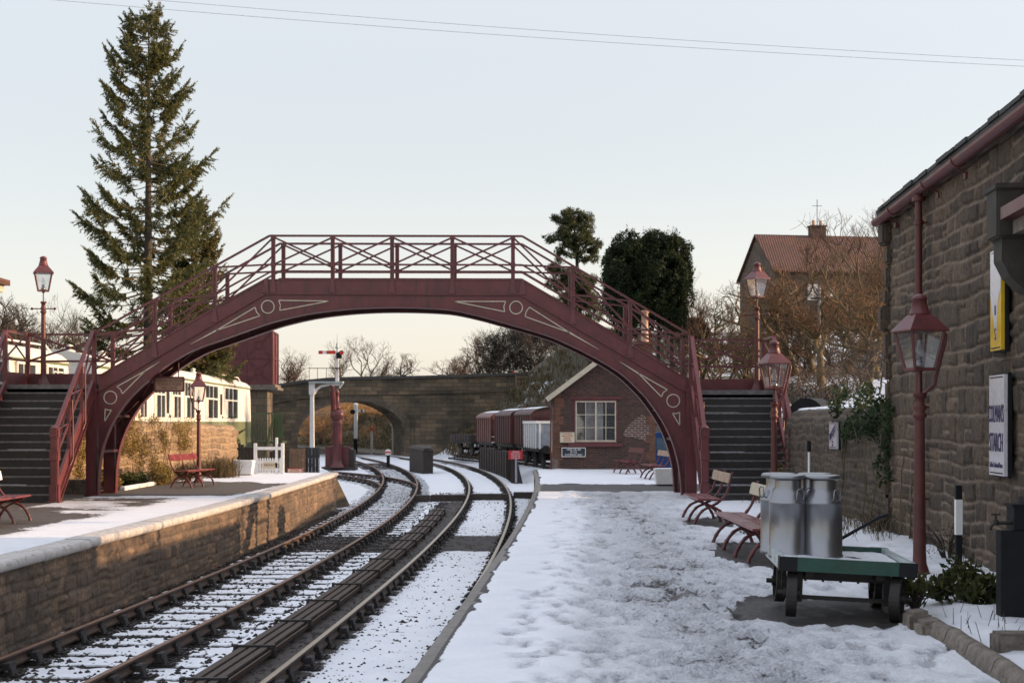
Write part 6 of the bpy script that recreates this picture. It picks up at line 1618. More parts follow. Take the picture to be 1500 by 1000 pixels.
# ------------------------------------------------------------------ pantiled house on the hill
hs = thing('stone_house', 'large stone house with red pantile roof and chimneys on the hill behind bare trees', 'house', (19.95, 108, 6.6), R(9))
Lh, Dh, eh, rh = 27, 8.4, 6.7, 9.75
m = MB(); m.box(0, Lh, 0, Dh, -2, eh); m.prism([(0, eh), (Dh, eh), (Dh/2, rh)], .0, Lh, 'x'); m.build('wall', M['housestone'], hs)
m = MB()
for s in (0, 1):
    y0_, y1_ = (-.35, Dh/2) if s == 0 else (Dh+.35, Dh/2); z0_ = eh-.25
    m.hexa([(-.2, y0_, z0_), (Lh+.3, y0_, z0_), (Lh+.3, y1_, rh), (-.2, y1_, rh), (-.2, y0_, z0_+.15), (Lh+.3, y0_, z0_+.15), (Lh+.3, y1_, rh+.15), (-.2, y1_, rh+.15)])
m.build('roof', M['pantile'], hs)
m = MB(); m.hexa([(3.4, -2.2, 3.1), (15, -2.2, 3.1), (15, -.01, 4.5), (3.4, -.01, 4.5), (3.4, -2.2, 3.25), (15, -2.2, 3.25), (15, -.01, 4.65), (3.4, -.01, 4.65)]); m.build('porch_roof', M['pantile'], hs)
m = MB(); m.box(3.7, 14.7, -2.0, -.01, -2, 3.1); m.build('porch_wall', M['housestone'], hs)
for cx in (5.0, 16.2):
    m = MB(); m.box(cx-.6, cx+.6, Dh/2-.4, Dh/2+.4, rh-.3, rh+.8); m.box(cx-.68, cx+.68, Dh/2-.48, Dh/2+.48, rh+.8, rh+.92); c_ = m.build('chimney', M['brick'], hs)
    m = MB()
    for q in (-.3, .3): m.lathe([(.14, rh+.92), (.12, rh+1.35)], (cx+q, Dh/2, 0), 8)
    m.build('chimney_pot', M['pot'], c_)
m = MB(); m.tube([(5.0, Dh/2, rh+.9), (5.0, Dh/2, rh+3.0)], .03, 5); m.tube([(4.6, Dh/2, rh+2.5), (5.4, Dh/2, rh+2.5)], .02, 5); m.build('aerial', M['iron'], hs)
for (wx, wz, w_, h_, yy__) in ((4.3, 3.9+.9, .75, 1.1, 0), (8.6, 4.95, .75, 1.15, 0), (13.6, 4.0+.9, .8, 1.1, 0), (3.0, 5.0, .8, 1.2, 0), (18, 4.9, .8, 1.2, 0), (3.8, 1.35, 0.75, 1.3, -2.0), (7.9, 1.4, .75, 1.25, -2.0), (11.6, 1.4, .75, 1.25, -2.0), (17.2, 1.4, .9, 1.3, 0)):
    m = MB(); m.box(wx-w_/2, wx+w_/2, yy__-.06, yy__-.0, wz-h_/2, wz+h_/2); f_ = m.build('window', M['white'], hs)
    m = MB()
    for sx in (-1, 1):
        for sz in (-1, 1): m.box(wx+sx*w_*.22-w_*.17, wx+sx*w_*.22+w_*.17, yy__-.07, yy__-.061, wz+sz*h_*.23-h_*.19, wz+sz*h_*.23+h_*.19)
    m.build('pane', plain('pale_glass', (.35, .37, .40), .15) if sx < 0 else M['curtain'], f_)
# ------------------------------------------------------------------ odds and ends
t = thing('parked_van', 'blue van parked behind the brick hut, half hidden by the footbridge arch', 'van', (6.4, 60, -.7), R(-12))
m = MB(); pr = [(-2.2, .35), (2.2, .35), (2.2, 1.0), (1.7, 1.15), (1.1, 1.95), (-2.1, 2.0), (-2.2, 1.5)]
m.prism(pr, -.9, .9, 'y'); m.build('body', M['blue'], t)
m = MB(); m.box(-1.9, -.4, -.92, -.90, 1.2, 1.75); m.box(-.2, .9, -.92, -.9, 1.2, 1.75); m.build('window', plain('sky_glass', (.10, .14, .18), .1), t)
for sx in (-1.35, 1.35):
    m = MB(); m.tube([(sx, -.95, .34), (sx, .95, .34)], .34, 16); m.build('wheel', M['black'], t)
x, y, _ = at(1187, 0, 32); 
t = thingw('telegraph_pole', 'grey pole standing on the snowy hillside in front of the house', 'pole', (at(1200, 0, 80)[0], 80, 3)); X = at(1200, 0, 80)[0]
m = MB(); m.tube([(X, 80, 2.5), (X, 80, EYE+(618-418)*80/F)], [.13, .09], 8); m.build('pole', plain('grey_pole2', (.22, .22, .22), .7), t); m = MB(); m.box(X-.5, X+.5, 79.9, 80, 8.6, 8.7); m.build('cross_arm', M['oldwood'], t)
x, y, z = at(1187, 590, 36)
t = thingw('cable_drum', 'dark round topped drum behind the far end of the snowy boundary wall', 'drum', (x, y, 0)); m = MB(); m.tube([(x-.12, y, 1.75), (x+.3, y+.5, 1.75)], .56, 24); m.build('drum', M['black'], t); m = MB(); m.box(x-.3, x+.4, y, y+.5, 0, 1.3); m.build('stand', M['oldwood'], t)
for j, (pxa, pya, pxb, pyb, lab) in enumerate(((-250, -30, 1800, 111, 'lower of the two thin overhead wires across the sky'), (-250, -44, 1800, 103, 'upper of the two thin overhead wires across the sky'))):
    Yw = 46+j; m = MB(); pts = []
    for i in range(41):
        u = i/40; px = pxa+(pxb-pxa)*u; py = pya+(pyb-pya)*u+ (4*u*(1-u))*14; pts.append(at(px, py, Yw))
    m.tube(pts, .0085, 5); tag(m.build('overhead_wire', M['greyg']), lab, 'wire', 'overhead wires')
t = thingw('station_house', 'corner of a building with red gutter and cream eaves at the left edge', 'building', (-17, 46, 0))
m = MB(); X1 = (15-750)/F*46
m.box(X1-7, X1-.45, 40, 45.8, -.5, 5.9); m.build('wall', M['housestone'], t)
m = MB(); m.hexa([(X1-7, 40, 6.42), (X1, 40, 6.1), (X1, 46, 6.1), (X1-7, 46, 6.42), (X1-7, 40, 6.58), (X1, 40, 6.28), (X1, 46, 6.28), (X1-7, 46, 6.58)]); m.build('roof', M['signred'] if False else M['pantile'], t)
m = MB(); m.box(X1-7, X1-.18, 40, 45.95, 5.88, 6.1); m.box(X1-7, X1-.32, 40, 45.9, 5.7, 5.88); m.build('eaves', M['cream'], t)
# ------------------------------------------------------------------ vegetation
def tubes_np(segs, n=3):
    """segs: list of (p0, p1, r0, r1) -> prisms"""
    A = np.array([s[0] for s in segs]); B = np.array([s[1] for s in segs]); ra = np.array([s[2] for s in segs]); rb = np.array([s[3] for s in segs])
    d = B-A; d /= np.maximum(np.linalg.norm(d, axis=1, keepdims=True), 1e-6)
    up = np.where(np.abs(d[:, 2:3]) < .9, np.array([[0, 0, 1.]]), np.array([[1., 0, 0]]))
    x = np.cross(d, up); x /= np.linalg.norm(x, axis=1, keepdims=True); y = np.cross(d, x)
    a = np.arange(n)*2*np.pi/n
    off = x[:, None]*np.cos(a)[None, :, None]+y[:, None]*np.sin(a)[None, :, None]
    V = np.concatenate([A[:, None]+off*ra[:, None, None], B[:, None]+off*rb[:, None, None]], 1).reshape(-1, 3)
    k = np.arange(n); f = np.stack([k, (k+1) % n, (k+1) % n+n, k+n], 1)
    Fc = (f[None]+(np.arange(len(segs))*2*n)[:, None, None]).reshape(-1, 4)
    return V, Fc
def bare_tree(seed, H=9, spread=.55, levels=6, r0=.16, up=.25, kink=.25, trunkf=.25, nb=(2, 3), minr=.006, lean=0, shrub=False):
    rg = random.Random(seed); thick = []; thin = []
    def grow(p, d, L, r, lv):
        n = 3 if lv < 3 else 2
        q = p
        for i in range(n):
            d2 = (d+Vector((rg.gauss(0, kink), rg.gauss(0, kink), rg.gauss(0, kink*.6)))*(.6)).normalized()
            d2 = (d2+Vector((0, 0, up*.15))).normalized()
            e = q+d2*(L/n); rr = r*(1-.35*(i+1)/n); (thick if r > .035 else thin).append((tuple(q), tuple(e), max(r*(1-.35*i/n), minr), max(rr, minr)))
            q = e; d = d2
            if lv < levels and (i < n-1) and rg.random() < .55:
                s = Vector((rg.gauss(0, 1), rg.gauss(0, 1), rg.gauss(.25, .5))).normalized()
                grow(q, (d*(1-spread)+s*spread*1.2).normalized(), L*rg.uniform(.45, .7), rr*.55, lv+1)
        if lv < levels:
            for k in range(rg.randint(*nb)):
                s = Vector((rg.gauss(0, 1), rg.gauss(0, 1), rg.gauss(.3, .5))).normalized()
                grow(q, (d*(1-spread)+s*spread*1.1+Vector((0, 0, up*.3))).normalized(), L*rg.uniform(.6, .85), r*.62, lv+1)
    if shrub:
        for k in range(rg.randint(6, 9)):
            a = rg.uniform(0, 6.28); grow(Vector((math.cos(a)*.3, math.sin(a)*.3, 0)), Vector((math.cos(a)*.5, math.sin(a)*.5, 1)).normalized(), H*.32, r0, 2)
    else: grow(Vector((0, 0, -.2)), Vector((lean, 0, 1)).normalized(), H*trunkf, r0, 0)
    return thick, thin
def tree_obj(name, label, proto, loc, s=1.0, rz=0, group=None, cat='tree', mats=('bark', 'twig'), sz=None):
    t = thing(name, label, cat, loc, rz, group); t.scale = (s, s, sz or s)
    a = link('trunk', proto[0], t); b = link('crown', proto[1], t)
    for o, mt in ((a, mats[0]), (b, mats[1])):
        o.data.materials.clear() if False else None
        o.material_slots[0].link = 'OBJECT'; o.material_slots[0].material = M[mt]
    return t
def proto(seed, **kw):
    th, tn = bare_tree(seed, **kw)
    if not th: th = tn[:3]
    V, Fc = tubes_np(th, 6); o = npmesh('trunk', V, Fc, M['bark'], smooth=True); a = o.data; bpy.data.objects.remove(o)
    V, Fc = tubes_np(tn, 3); o = npmesh('crown', V, Fc, M['twig']); b = o.data; bpy.data.objects.remove(o)
    hz_ = V[:, 2].max(); return (a, b, hz_, len(tn))
PT = [proto(1, H=10, r0=.20, levels=6), proto(2, H=10, r0=.17, levels=6, spread=.5), proto(3, H=10, r0=.2, levels=6, spread=.62, trunkf=.2, kink=.35), proto(4, H=10, r0=.16, levels=6, spread=.45, up=.4),
      proto(5, H=10, r0=.24, levels=6, spread=.66, trunkf=.22, kink=.42)]
PS = [proto(11, H=3, r0=.04, levels=5, shrub=True, minr=.006), proto(12, H=3, r0=.035, levels=5, shrub=True, spread=.6, minr=.006)]
print('tree heights', [p[2:] for p in PT+PS])
def leaves(n, posf, size, mat, name, parent=None, seed=0, aspect=.5, tri=False, attrs=None):
    rs = np.random.RandomState(seed); Pn, shade = posf(rs, n); n = len(Pn)
    d = rs.randn(n, 3); d /= np.linalg.norm(d, axis=1, keepdims=True)
    e = np.cross(d, rs.randn(n, 3)); e /= np.linalg.norm(e, axis=1, keepdims=True)
    s = size*(.6+.8*rs.rand(n))[:, None]
    V = np.stack([Pn-d*s, Pn+e*s*aspect, Pn+d*s, Pn-e*s*aspect], 1).reshape(-1, 3)
    Fc = np.arange(n*4).reshape(-1, 4)
    return npmesh(name, V, Fc, mat, parent, {'leaf': np.repeat(np.clip(shade+.3*(rs.rand(n)-.5), 0, 1), 4)})
def blobs_pos(cs, surf=.75, up=.0):
    """cs: list of (x, y, z, rx, ry, rz); leaves in clumps over the shells"""
    cs = np.array(cs, float)
    def f(rs, n):
        k = rs.randint(0, len(cs), n) if True else 0
        w = cs[:, 3]*cs[:, 5]; k = rs.choice(len(cs), n, p=w/w.sum())
        d = rs.randn(n, 3); d /= np.linalg.norm(d, axis=1, keepdims=True)
        r = surf+(1-surf)*rs.rand(n); r = r*np.where(rs.rand(n) < .12, 1.12, 1)
        P_ = cs[k, :3]+d*cs[k, 3:6]*r[:, None]
        g = fbm(P_[:, 0]*2.1+P_[:, 1]*.7, P_[:, 2]*2.1+P_[:, 1]*.9, 3, 5)
        keep = g > .40
        return P_[keep], (g[keep]-.35)*1.6
    return f
# ---- the tall spruce
def spruce(loc, H, Wb, seed, label, mat, gaps=True, name='spruce_tree', dens=1.0, z0=1.5):
    rg = random.Random(seed); t = thing(name, label, 'tree', loc)
    rr = H/19*.26
    tr_ = [((0, 0, -.5), (0, 0, H*.5), rr, rr*.6), ((0, 0, H*.5), (0.03, 0, H*.97), rr*.6, .025)]
    V, Fc = tubes_np(tr_, 9); npmesh('trunk', V, Fc, M['bark'], t, smooth=True)
    segs = []; sp = []   # sprays: (base, dir, len, width)
    z = z0
    while z < H-.15:
        u = (z-z0)/(H-z0); Rz_ = Wb*((1-u)**.5)*(.93+.12*math.sin(z*2.1))
        nb = rg.randint(4, 6) if u < .9 else 4
        for k in range(nb):
            a = rg.uniform(0, 6.283); L = Rz_*(rg.uniform(.80, 1.12) if rg.random() < .62 else rg.uniform(.35, .8))+.18
            if gaps and rg.random() < .22: continue
            pts = []; n = 9
            drop = rg.uniform(.30, .62)-.6*u
            for i in range(n+1):
                s = i/n; zz_ = z+L*(-drop*s*1.0+ (.34+.1*u)*s*s*s*1.1)
                pts.append(Vector((math.cos(a)*L*s, math.sin(a)*L*s, zz_)))
            for i in range(n): segs.append((tuple(pts[i]), tuple(pts[i+1]), .032*(1-i/n)*(1-.5*u)+.007, .032*(1-(i+1)/n)*(1-.5*u)+.006))
            inner = rg.uniform(.32, .68) if gaps else .15
            m_ = max(6, int(L/.064*dens))
            for j in range(m_):
                s = inner+(1-inner)*(j/m_)**.85+rg.uniform(-.02, .02); s = min(max(s, .05), 1.0)
                q = s*n; i = min(int(q), n-1); b = pts[i].lerp(pts[i+1], q-i); ax = (pts[i+1]-pts[i]).normalized()
                sd_ = Vector((-math.sin(a), math.cos(a), 0))*(1 if j % 2 else -1)
                l = (.20+.42*L/3.2*math.sin(math.pi*min(1, (1.08-s)*.75+.2)))*rg.uniform(.6, 1.15)
                if s > .93: d_ = (ax+sd_*rg.uniform(0, .4)).normalized()
                else: d_ = (ax*rg.uniform(.3, .9)+sd_*rg.uniform(.3, .8)+Vector((0, 0, rg.uniform(-1.0, .15)))).normalized()
                sp.append((b, d_, l)); 
                if rg.random() < .45: sp.append((b, (ax*.5+sd_*.3+Vector((0, 0, rg.uniform(-.9, -.3)))).normalized(), l*.6))
        z += rg.uniform(.14, .30)*(1.0 if u < .8 else .75)
    V, Fc = tubes_np(segs, 3); npmesh('branches', V, Fc, M['barkg'], t)
    # needle sprays: rows of short blades around each twig
    rs = np.random.RandomState(seed); B = np.array([tuple(s[0]) for s in sp]); D = np.array([tuple(s[1]) for s in sp]); Ls = np.array([s[2] for s in sp])
    nb = 17; n = len(sp)
    tt = np.tile((np.arange(nb)+.5)/nb, (n, 1))+rs.rand(n, nb)*.05
    c = B[:, None]+D[:, None]*(tt*Ls[:, None])[..., None]
    r1 = rs.randn(n, nb, 3); r1 -= (r1*D[:, None]).sum(-1, keepdims=True)*D[:, None]; r1 /= np.linalg.norm(r1, axis=-1, keepdims=True)
    bl = (r1*.85+D[:, None]*.8); bl *= (.060+.065*rs.rand(n, nb))[..., None]*(1.15-.35*tt)[..., None]
    wv = np.cross(bl, rs.randn(n, nb, 3)); wv /= np.linalg.norm(wv, axis=-1, keepdims=True); wv *= .024
    V = np.stack([c-wv, c+wv, c+bl], 2).reshape(-1, 3); Fc = np.arange(len(V)).reshape(-1, 3)
    sh = np.repeat(rs.rand(n)*.7+.15, nb*3)
    npmesh('crown', V, Fc, mat, t, {'leaf': sh}); print(label[:20], 'blades', n*nb); return t
spruce(at(217, 0, 60)[:2]+(0,), 18.95, 3.6, 4, 'very tall sparse spruce tree rising behind the left staircase and the coach', M['needle'])
spruce(at(287, 0, 63)[:2]+(0,), 11.6, 1.95, 8, 'shorter denser spruce leaning against the right side of the tall one', M['needle2'], False, dens=1.25)
def tree_at(px, pyb, pyt, Y, pr, label, group, mats=('bark', 'twig'), cat='tree', name='bare_tree', wx=1.0, rz=None):
    X, _, zb = at(px, pyb, Y); zt = EYE+(618-pyt)*Y/F; s = (zt-zb)/pr[2]
    return tree_obj(name, label, pr, (X, Y, zb), s*wx, rnd.uniform(0, 6.28) if rz is None else rz, group, cat, mats, sz=s)
G1 = 'bare trees beyond the road bridge'
for i, (px, pt, Y, k, lab) in enumerate([(490, 496, 150, 3, 'bare tree beyond the road bridge directly behind the signal doll post'), (556, 490, 152, 1, 'widest bare tree above the crown of the road bridge arch'), (592, 515, 165, 2, 'low bare tree right of the widest one above the road bridge'),
        (425, 505, 135, 3, 'bare tree just right of the maroon water tank'), (412, 520, 128, 2, 'low bare tree at the foot of the water tank right side'), (655, 520, 190, 4, 'small faint bare tree far beyond the road bridge, left of the thicket'), (685, 505, 165, 0, 'bare tree touching the left edge of the dark thicket'), (700, 478, 150, 1, 'taller bare tree rising from the dark thicket edge')]):
    tree_at(px, 600, pt, Y, PT[k], lab, G1, ('bark', 'twig'), wx=1.05)
G2 = 'bare trees on the left skyline'
for i, (px, pt, Y, k, lab) in enumerate([(6, 428, 92, 0, 'bare tree at the left edge of the picture beyond the coach'), (30, 440, 98, 2, 'bare tree second from the left edge beyond the coach'), (84, 428, 95, 3, 'bare tree just right of the left landing lamp'), (58, 452, 105, 4, 'low bare tree behind the left landing lamp'), (112, 455, 100, 1, 'bare tree between the left landing lamp and the spruce'), (-20, 440, 96, 4, 'bare tree half outside the left edge')]):
    tree_at(px, 590, pt, Y, PT[k], lab, G2, ('bark', 'twigg'), wx=.95)
for (px, pt, Y, k, lab) in [(15, 470, 88, 0, 'russet scrub bush low behind the left coach roof'), (60, 472, 90, 1, 'russet scrub bush behind the left landing lamp'), (105, 478, 92, 0, 'russet scrub bush left of the spruce foot')]:
    tree_at(px, 560, pt, Y, PS[k], lab, 'scrub bushes behind the coaches', ('bark', 'twig'), 'bush', 'bare_bush', wx=1.6)
# hillside trees on the right
G3 = 'bare trees on the hillside right of the footbridge'
hill_trees = [(1165, 385, 76, 2, 1.5, 'spreading bare tree with golden branches in front of the house gable'), (1240, 362, 72, 4, 1.5, 'wide bare tree covering the middle of the red roofed house'), (1288, 300, 62, 1, 1.2, 'tall bare tree against the corner of the stone building'), (1140, 420, 82, 4, 1.3, 'bare tree between the landing lamp and the house gable'),
    (1205, 400, 66, 2, 1.35, 'low crowned bare tree nearest the snowy boundary wall'), (1310, 360, 70, 0, 1.2, 'bare tree partly hidden by the stone building corner'), (1075, 410, 97, 3, 1.0, 'slim bare tree left of the house gable against the sky'), (1050, 430, 100, 2, 1.1, 'dark bare tree between the cypress and the right landing'),
    (1320, 275, 75, 3, 1.1, 'tallest bare tree rising above the gutter of the stone building'), (1010, 380, 84, 3, .8, 'russet bare tree at the right side of the dark cypress'), (990, 425, 80, 1, .8, 'thin bare tree in front of the dark cypress'), (1270, 405, 58, 4, 1.2, 'crooked bare tree on the snowy bank behind the boundary wall'), (1110, 455, 70, 4, 1.1, 'bushy bare tree behind the right landing rail'),
    (1192, 352, 84, 0, 1.3, 'bare tree with fine twigs crossing the house roof near its first chimney'), (1258, 338, 90, 1, 1.3, 'bare tree crossing the house roof between the chimney and the stone building'), (1030, 440, 78, 0, 1.3, 'dark tangled bare tree left of the tall lamp on the right landing')]
for i, (px, pt, Y, k, wx, lab) in enumerate(hill_trees):
    X = (px-750)/F*Y; zb = float(terrain(X, Y)); pyb = 618-(zb-EYE)*F/Y
    tree_at(px, pyb, pt, Y, PT[k], lab, G3, ('barkg', 'twigo' if i in (0, 1, 4, 11, 9, 12) else 'twig'), wx=wx*.8)
for i, (px, dpy, Y, k, lab) in enumerate([(1180, 100, 60, 0, 'tangled bare bush on the snow behind the staircase rail'), (1245, 90, 55, 1, 'tangled bare bush low behind the boundary wall'), (1130, 90, 66, 0, 'dark bare bush behind the right landing'), (1070, 95, 70, 1, 'dark bare bush below the landing top rail'), (1215, 70, 48, 0, 'small bare bush just behind the wall top'), (1290, 110, 52, 1, 'bare bush beside the corner of the stone building'), (1020, 70, 74, 0, 'bare bush under the cypress'), (1160, 110, 84, 1, 'bare bush at the foot of the house gable'), (1230, 90, 88, 0, 'bare bush in front of the house porch'), (1045, 60, 64, 1, 'low bare bush behind the left end of the right landing rail'), (1085, 55, 58, 0, 'low bare bush behind the middle of the right landing rail'), (1120, 70, 56, 1, 'low bare bush behind the tall lamp of the right landing'), (1100, 90, 80, 0, 'larger bare bush up the slope behind the right landing'), (1060, 85, 86, 1, 'bare bush far up the slope left of the tall lamp'), (1265, 80, 64, 0, 'bare bush on the snowy bank left of the stone building'), (1195, 80, 72, 1, 'bare bush on the snowy bank below the house')]):
    X = (px-750)/F*Y; zb = float(terrain(X, Y)); pyb = 618-(zb-EYE)*F/Y
    tree_at(px, pyb, pyb-dpy, Y, PS[k], lab, 'bare bushes on the hillside', ('bark', 'twigg' if i % 2 else 'twig'), 'bush', 'bare_bush', wx=1.2)
for (px, pt, pb, Y, rx, rz_, lab) in [(1014, 466, 498, 84, .95, .7, 'dark rounded evergreen bush right of the cypress trunks')]:
    X, _, z = at(px, (pt+pb)/2, Y); t = thing('evergreen_bush', lab, 'bush', (X, Y, z))
    leaves(9000, blobs_pos([(0, 0, 0, rx, rx, rz_), (rx*.5, .3, -.2, rx*.7, rx*.7, rz_*.8), (-rx*.5, 0, -.3, rx*.7, rx*.7, rz_*.8)], .6), .07, M['dkscrub'], 'foliage', t, 3)
    m = MB(); m.tube([(0, 0, -3), (0, 0, 0)], .1, 6); m.build('stem', M['bark'], t)
# dense cypress block
Yc = 75; t = thing('cypress_tree', 'big dark dense cypress block with ragged top behind the right haunch of the footbridge', 'tree', at(950, 0, Yc)[:2]+(0,))
cb = []; rg = random.Random(9)
for i in range(120):
    px = rg.uniform(899, 1001); py = rg.uniform(368, 462)
    if abs(px-950) > 42 and py < 376: py += 10
    X, _, z = at(px, py, Yc); r = rg.uniform(.45, .85); cb.append((X-at(950, 0, Yc)[0], rg.uniform(-2.0, 2.0), z, r, r, r*1.5))
def cypos(rs, n):
    P0, sh = blobs_pos(cb, .8)(rs, n); return P0, sh
leaves(150000, cypos, .085, M['cypress'], 'crown', t, 4, .35)
up_ = []
segs = []
for i in range(760):   # ragged upright sprigs at the top
    px = rg.uniform(892, 1008); base = 362+((px-950)/60)**6*26+5*math.sin(px*.19); X, _, z = at(px, base+rg.uniform(-6, 12), Yc); 
    up_.append((X-at(950, 0, Yc)[0], rg.uniform(-1.6, 1.6), z, .07, .07, rg.uniform(.3, .85)))
leaves(44000, blobs_pos(up_, .2), .06, M['cypress'], 'top_sprigs', t, 5, .3)
m = MB()
for px in (905, 925, 945, 962, 985, 1000): X = at(px, 0, Yc)[0]-at(950, 0, Yc)[0]; m.tube([(X, 0, 1.5), (X+rg.uniform(-.2, .2), 0, 8.5)], [.14, .08], 6)
m.build('trunk', M['bark'], t)
# thicket on the embankment
Yt = 122; bx = at(765, 0, Yt)[0]
t = thing('thicket', 'dark rounded bare thicket on the road embankment under the footbridge arch', 'thicket', (bx, Yt, 5))
cb = []
for i in range(70):
    px = rg.uniform(705, 850); h = 545-(68*math.sqrt(max(0, 1-((px-768)/85)**2)))
    py = rg.uniform(h+10, 548) if rg.random() < .7 else h+10; X, _, z = at(px, py, Yt); cb.append((X-bx, rg.uniform(-1.5, 2.5), z-5, 1.1, 1.1, 1.0))
def thp(rs, n): return blobs_pos(cb, .35)(rs, n)
leaves(60000, thp, .10, M['dkscrub'], 'twigs', t, 6, .16)
segs = []
for k in range(7):
    px = [715, 738, 760, 782, 805, 828, 850][k]; pr = PS[k % 2]; X = at(px, 0, 120)[0]
    tree_obj('bare_bush', 'bare bush %s of the row in the dark thicket on the road embankment' % ['first', 'second', 'third', 'fourth', 'fifth', 'sixth', 'last'][k], pr, (X, 120.5, 4.6), 1.6, k, 'bare bushes in the embankment thicket', 'bush', ('bark', 'twigg'), sz=[2.0, 2.9, 3.2, 3.1, 2.9, 2.7, 2.4][k]*3/ pr[2]*.62)
# shrubbery between thicket and cypress (below the girder)
for i, (px, pt, Y, k, lab) in enumerate([(835, 500, 118, 0, 'dark bare bush right of the thicket under the arch'), (868, 478, 112, 1, 'dark bare bush below the pine'), (900, 470, 100, 0, 'dark bare bush left of the cypress trunks')]):
    tree_at(px, 550, pt, Y, PS[k], lab, 'dark bushes along the embankment', ('bark', 'twigg'), 'bush', 'bare_bush', wx=1.3)
# scots pine
Yp = 140; X0, _, _ = at(842, 0, Yp); t = thing('pine_tree', 'scots pine with tufted layered crown standing alone left of the dark cypress', 'tree', (X0, Yp, 5))
def pz(py): return EYE+(618-py)*Yp/F-5
def pxx(px): return (px-842)*Yp/F
m = MB(); m.tube([(pxx(852), 0, -1), (pxx(850), 0, pz(470)), (pxx(845), 0, pz(380)), (pxx(840), 0, pz(320))], [.3, .24, .16, .05], 8)
pads = [(840, 318, 1.0, .5), (828, 326, 1.1, .45), (852, 330, 1.2, .45), (835, 340, 1.4, .45), (812, 349, 1.2, .35), (856, 345, .9, .35), (848, 356, 1.5, .5), (866, 363, 1.1, .35), (843, 370, 1.1, .45), (856, 378, .8, .35), (803, 350, .6, .2), (872, 366, .6, .25), (822, 372, .6, .25), (822, 395, 1.6, .28), (808, 392, .8, .2), (835, 400, 1.2, .3),
        (828, 412, 1.3, .6), (850, 430, 1.3, .8), (862, 445, 1.1, .7), (838, 440, 1.0, .6), (870, 460, 1.0, .5), (820, 420, .7, .4), (858, 415, .8, .4)]
cb = []
for (a, b, r, h) in pads:
    m.tube([(pxx(846), 0, pz(b+8)), (pxx(a), rg.uniform(-.6, .6), pz(b))], [.07, .03], 5)
    for q in range(7): cb.append((pxx(a)+rg.uniform(-.8, .8)*r, rg.uniform(-.8, .8)*r, pz(b)+rg.uniform(-1.1, 1.1)*h, r*.5, r*.5, h*.9))
for q in range(34): a_q = rg.uniform(0, 1); cb.append((pxx(842+rg.gauss(0, 16)), rg.uniform(-1, 1), pz(312+a_q*70), .6, .6, .5))
for q in range(40): a_q = rg.uniform(0, 1); cb.append((pxx(846+rg.gauss(0, 13)), rg.uniform(-1, 1), pz(400+a_q*70), .8, .8, .7))
m.build('trunk', M['bark'], t)
leaves(60000, blobs_pos(cb, .3), .17, M['pine'], 'crown', t, 7, .2)
# golden scrub seen through the stone arch and on the left
G5 = 'golden scrub bushes beyond the road bridge'
sc_ = [(445, 640, 606, 150), (462, 640, 600, 158), (480, 645, 605, 150), (500, 645, 600, 165), (512, 640, 592, 175), (530, 635, 590, 180), (548, 630, 592, 185), (452, 648, 622, 140), (475, 650, 625, 138), (560, 628, 600, 178), (538, 640, 612, 170), (572, 625, 604, 180)]
for i, (px, pb_, pt, Y) in enumerate(sc_):
    tree_at(px, pb_, pt, Y, PS[i % 2], 'golden sunlit scrub bush, one of the mass seen through the road bridge arch', G5, ('bark', 'twigo'), 'bush', 'scrub_bush', wx=1.5)
X0 = at(505, 0, 160)[0]; cb = []
for i in range(70):
    px = rg.uniform(432, 590); Y = rg.uniform(135, 200); py = rg.uniform(592, 650)-(px-432)*.10; X, _, z = at(px, py, Y); z = max(z, float(terrain(X, Y))+.6); cb.append((X, Y, z, 1.3, 1.3, .9))
o = leaves(42000, blobs_pos(cb, .3), .12, M['scrub'], 'undergrowth', None, 8, .15); tag(o, 'golden dry undergrowth filling the view through the road bridge arch', 'undergrowth', None, 'stuff')
# embankment grass tussocks
def grass_np(name, pts, h, mat, label, seed=0, blades=14, w=.012, spread=.12, kind='stuff', cat='grass', bend=.5):
    rs = np.random.RandomState(seed); pts = np.array(pts, float); n = len(pts)*blades
    b = np.repeat(pts, blades, 0)+np.concatenate([rs.randn(n, 2)*spread, np.zeros((n, 1))], 1)
    L = h*(.5+.8*rs.rand(n)); a = rs.rand(n)*6.28; ln = bend*rs.rand(n)
    d = np.stack([np.cos(a)*ln, np.sin(a)*ln, np.ones(n)], 1); d /= np.linalg.norm(d, axis=1, keepdims=True)
    s = np.stack([-np.sin(a), np.cos(a), np.zeros(n)], 1)*w
    mid = b+d*L[:, None]*.6; tip = mid+(d+np.stack([np.cos(a), np.sin(a), -.5*np.ones(n)], 1)*bend)*L[:, None]*.4
    V = np.stack([b-s, b+s, mid+s*.8, mid-s*.8, tip], 1).reshape(-1, 3); k = np.arange(n)*5
    F4 = np.stack([k, k+1, k+2, k+3], 1); F3 = np.stack([k+3, k+2, k+4, k+4], 1)
    me = bpy.data.meshes.new(name); me.from_pydata(V.tolist(), [], F4.tolist()+F3[:, :3].tolist()); me.materials.append(mat)
    A = me.attributes.new('leaf', 'FLOAT', 'POINT'); A.data.foreach_set('value', np.repeat(rs.rand(n), 5).astype(np.float32))
    o = link(name, me); return tag(o, label, cat, None, kind)
pts = []
rs = np.random.RandomState(2)
for i in range(3500):
    Y = rs.uniform(93, 110); X = rs.uniform(-7, 9); z = float(terrain(X, Y))
    if z > -.8 and rs.rand() < .55: pts.append((X, Y, z))
grass_np('embankment_grass', pts, .42, M['grass'], 'dry tussocky grass on the snowy embankment behind the wagons', 3, 9, .03, .35)
pts = []
for i in range(4200):
    Y = rs.uniform(118, 172); X = rs.uniform(-24, -5); z = float(terrain(X, Y))
    if z > -.8: pts.append((X, Y, z))
grass_np('cutting_grass', pts, .35, M['grass'], 'grass on the cutting slope seen through the road bridge', 4, 9, .04, .4)
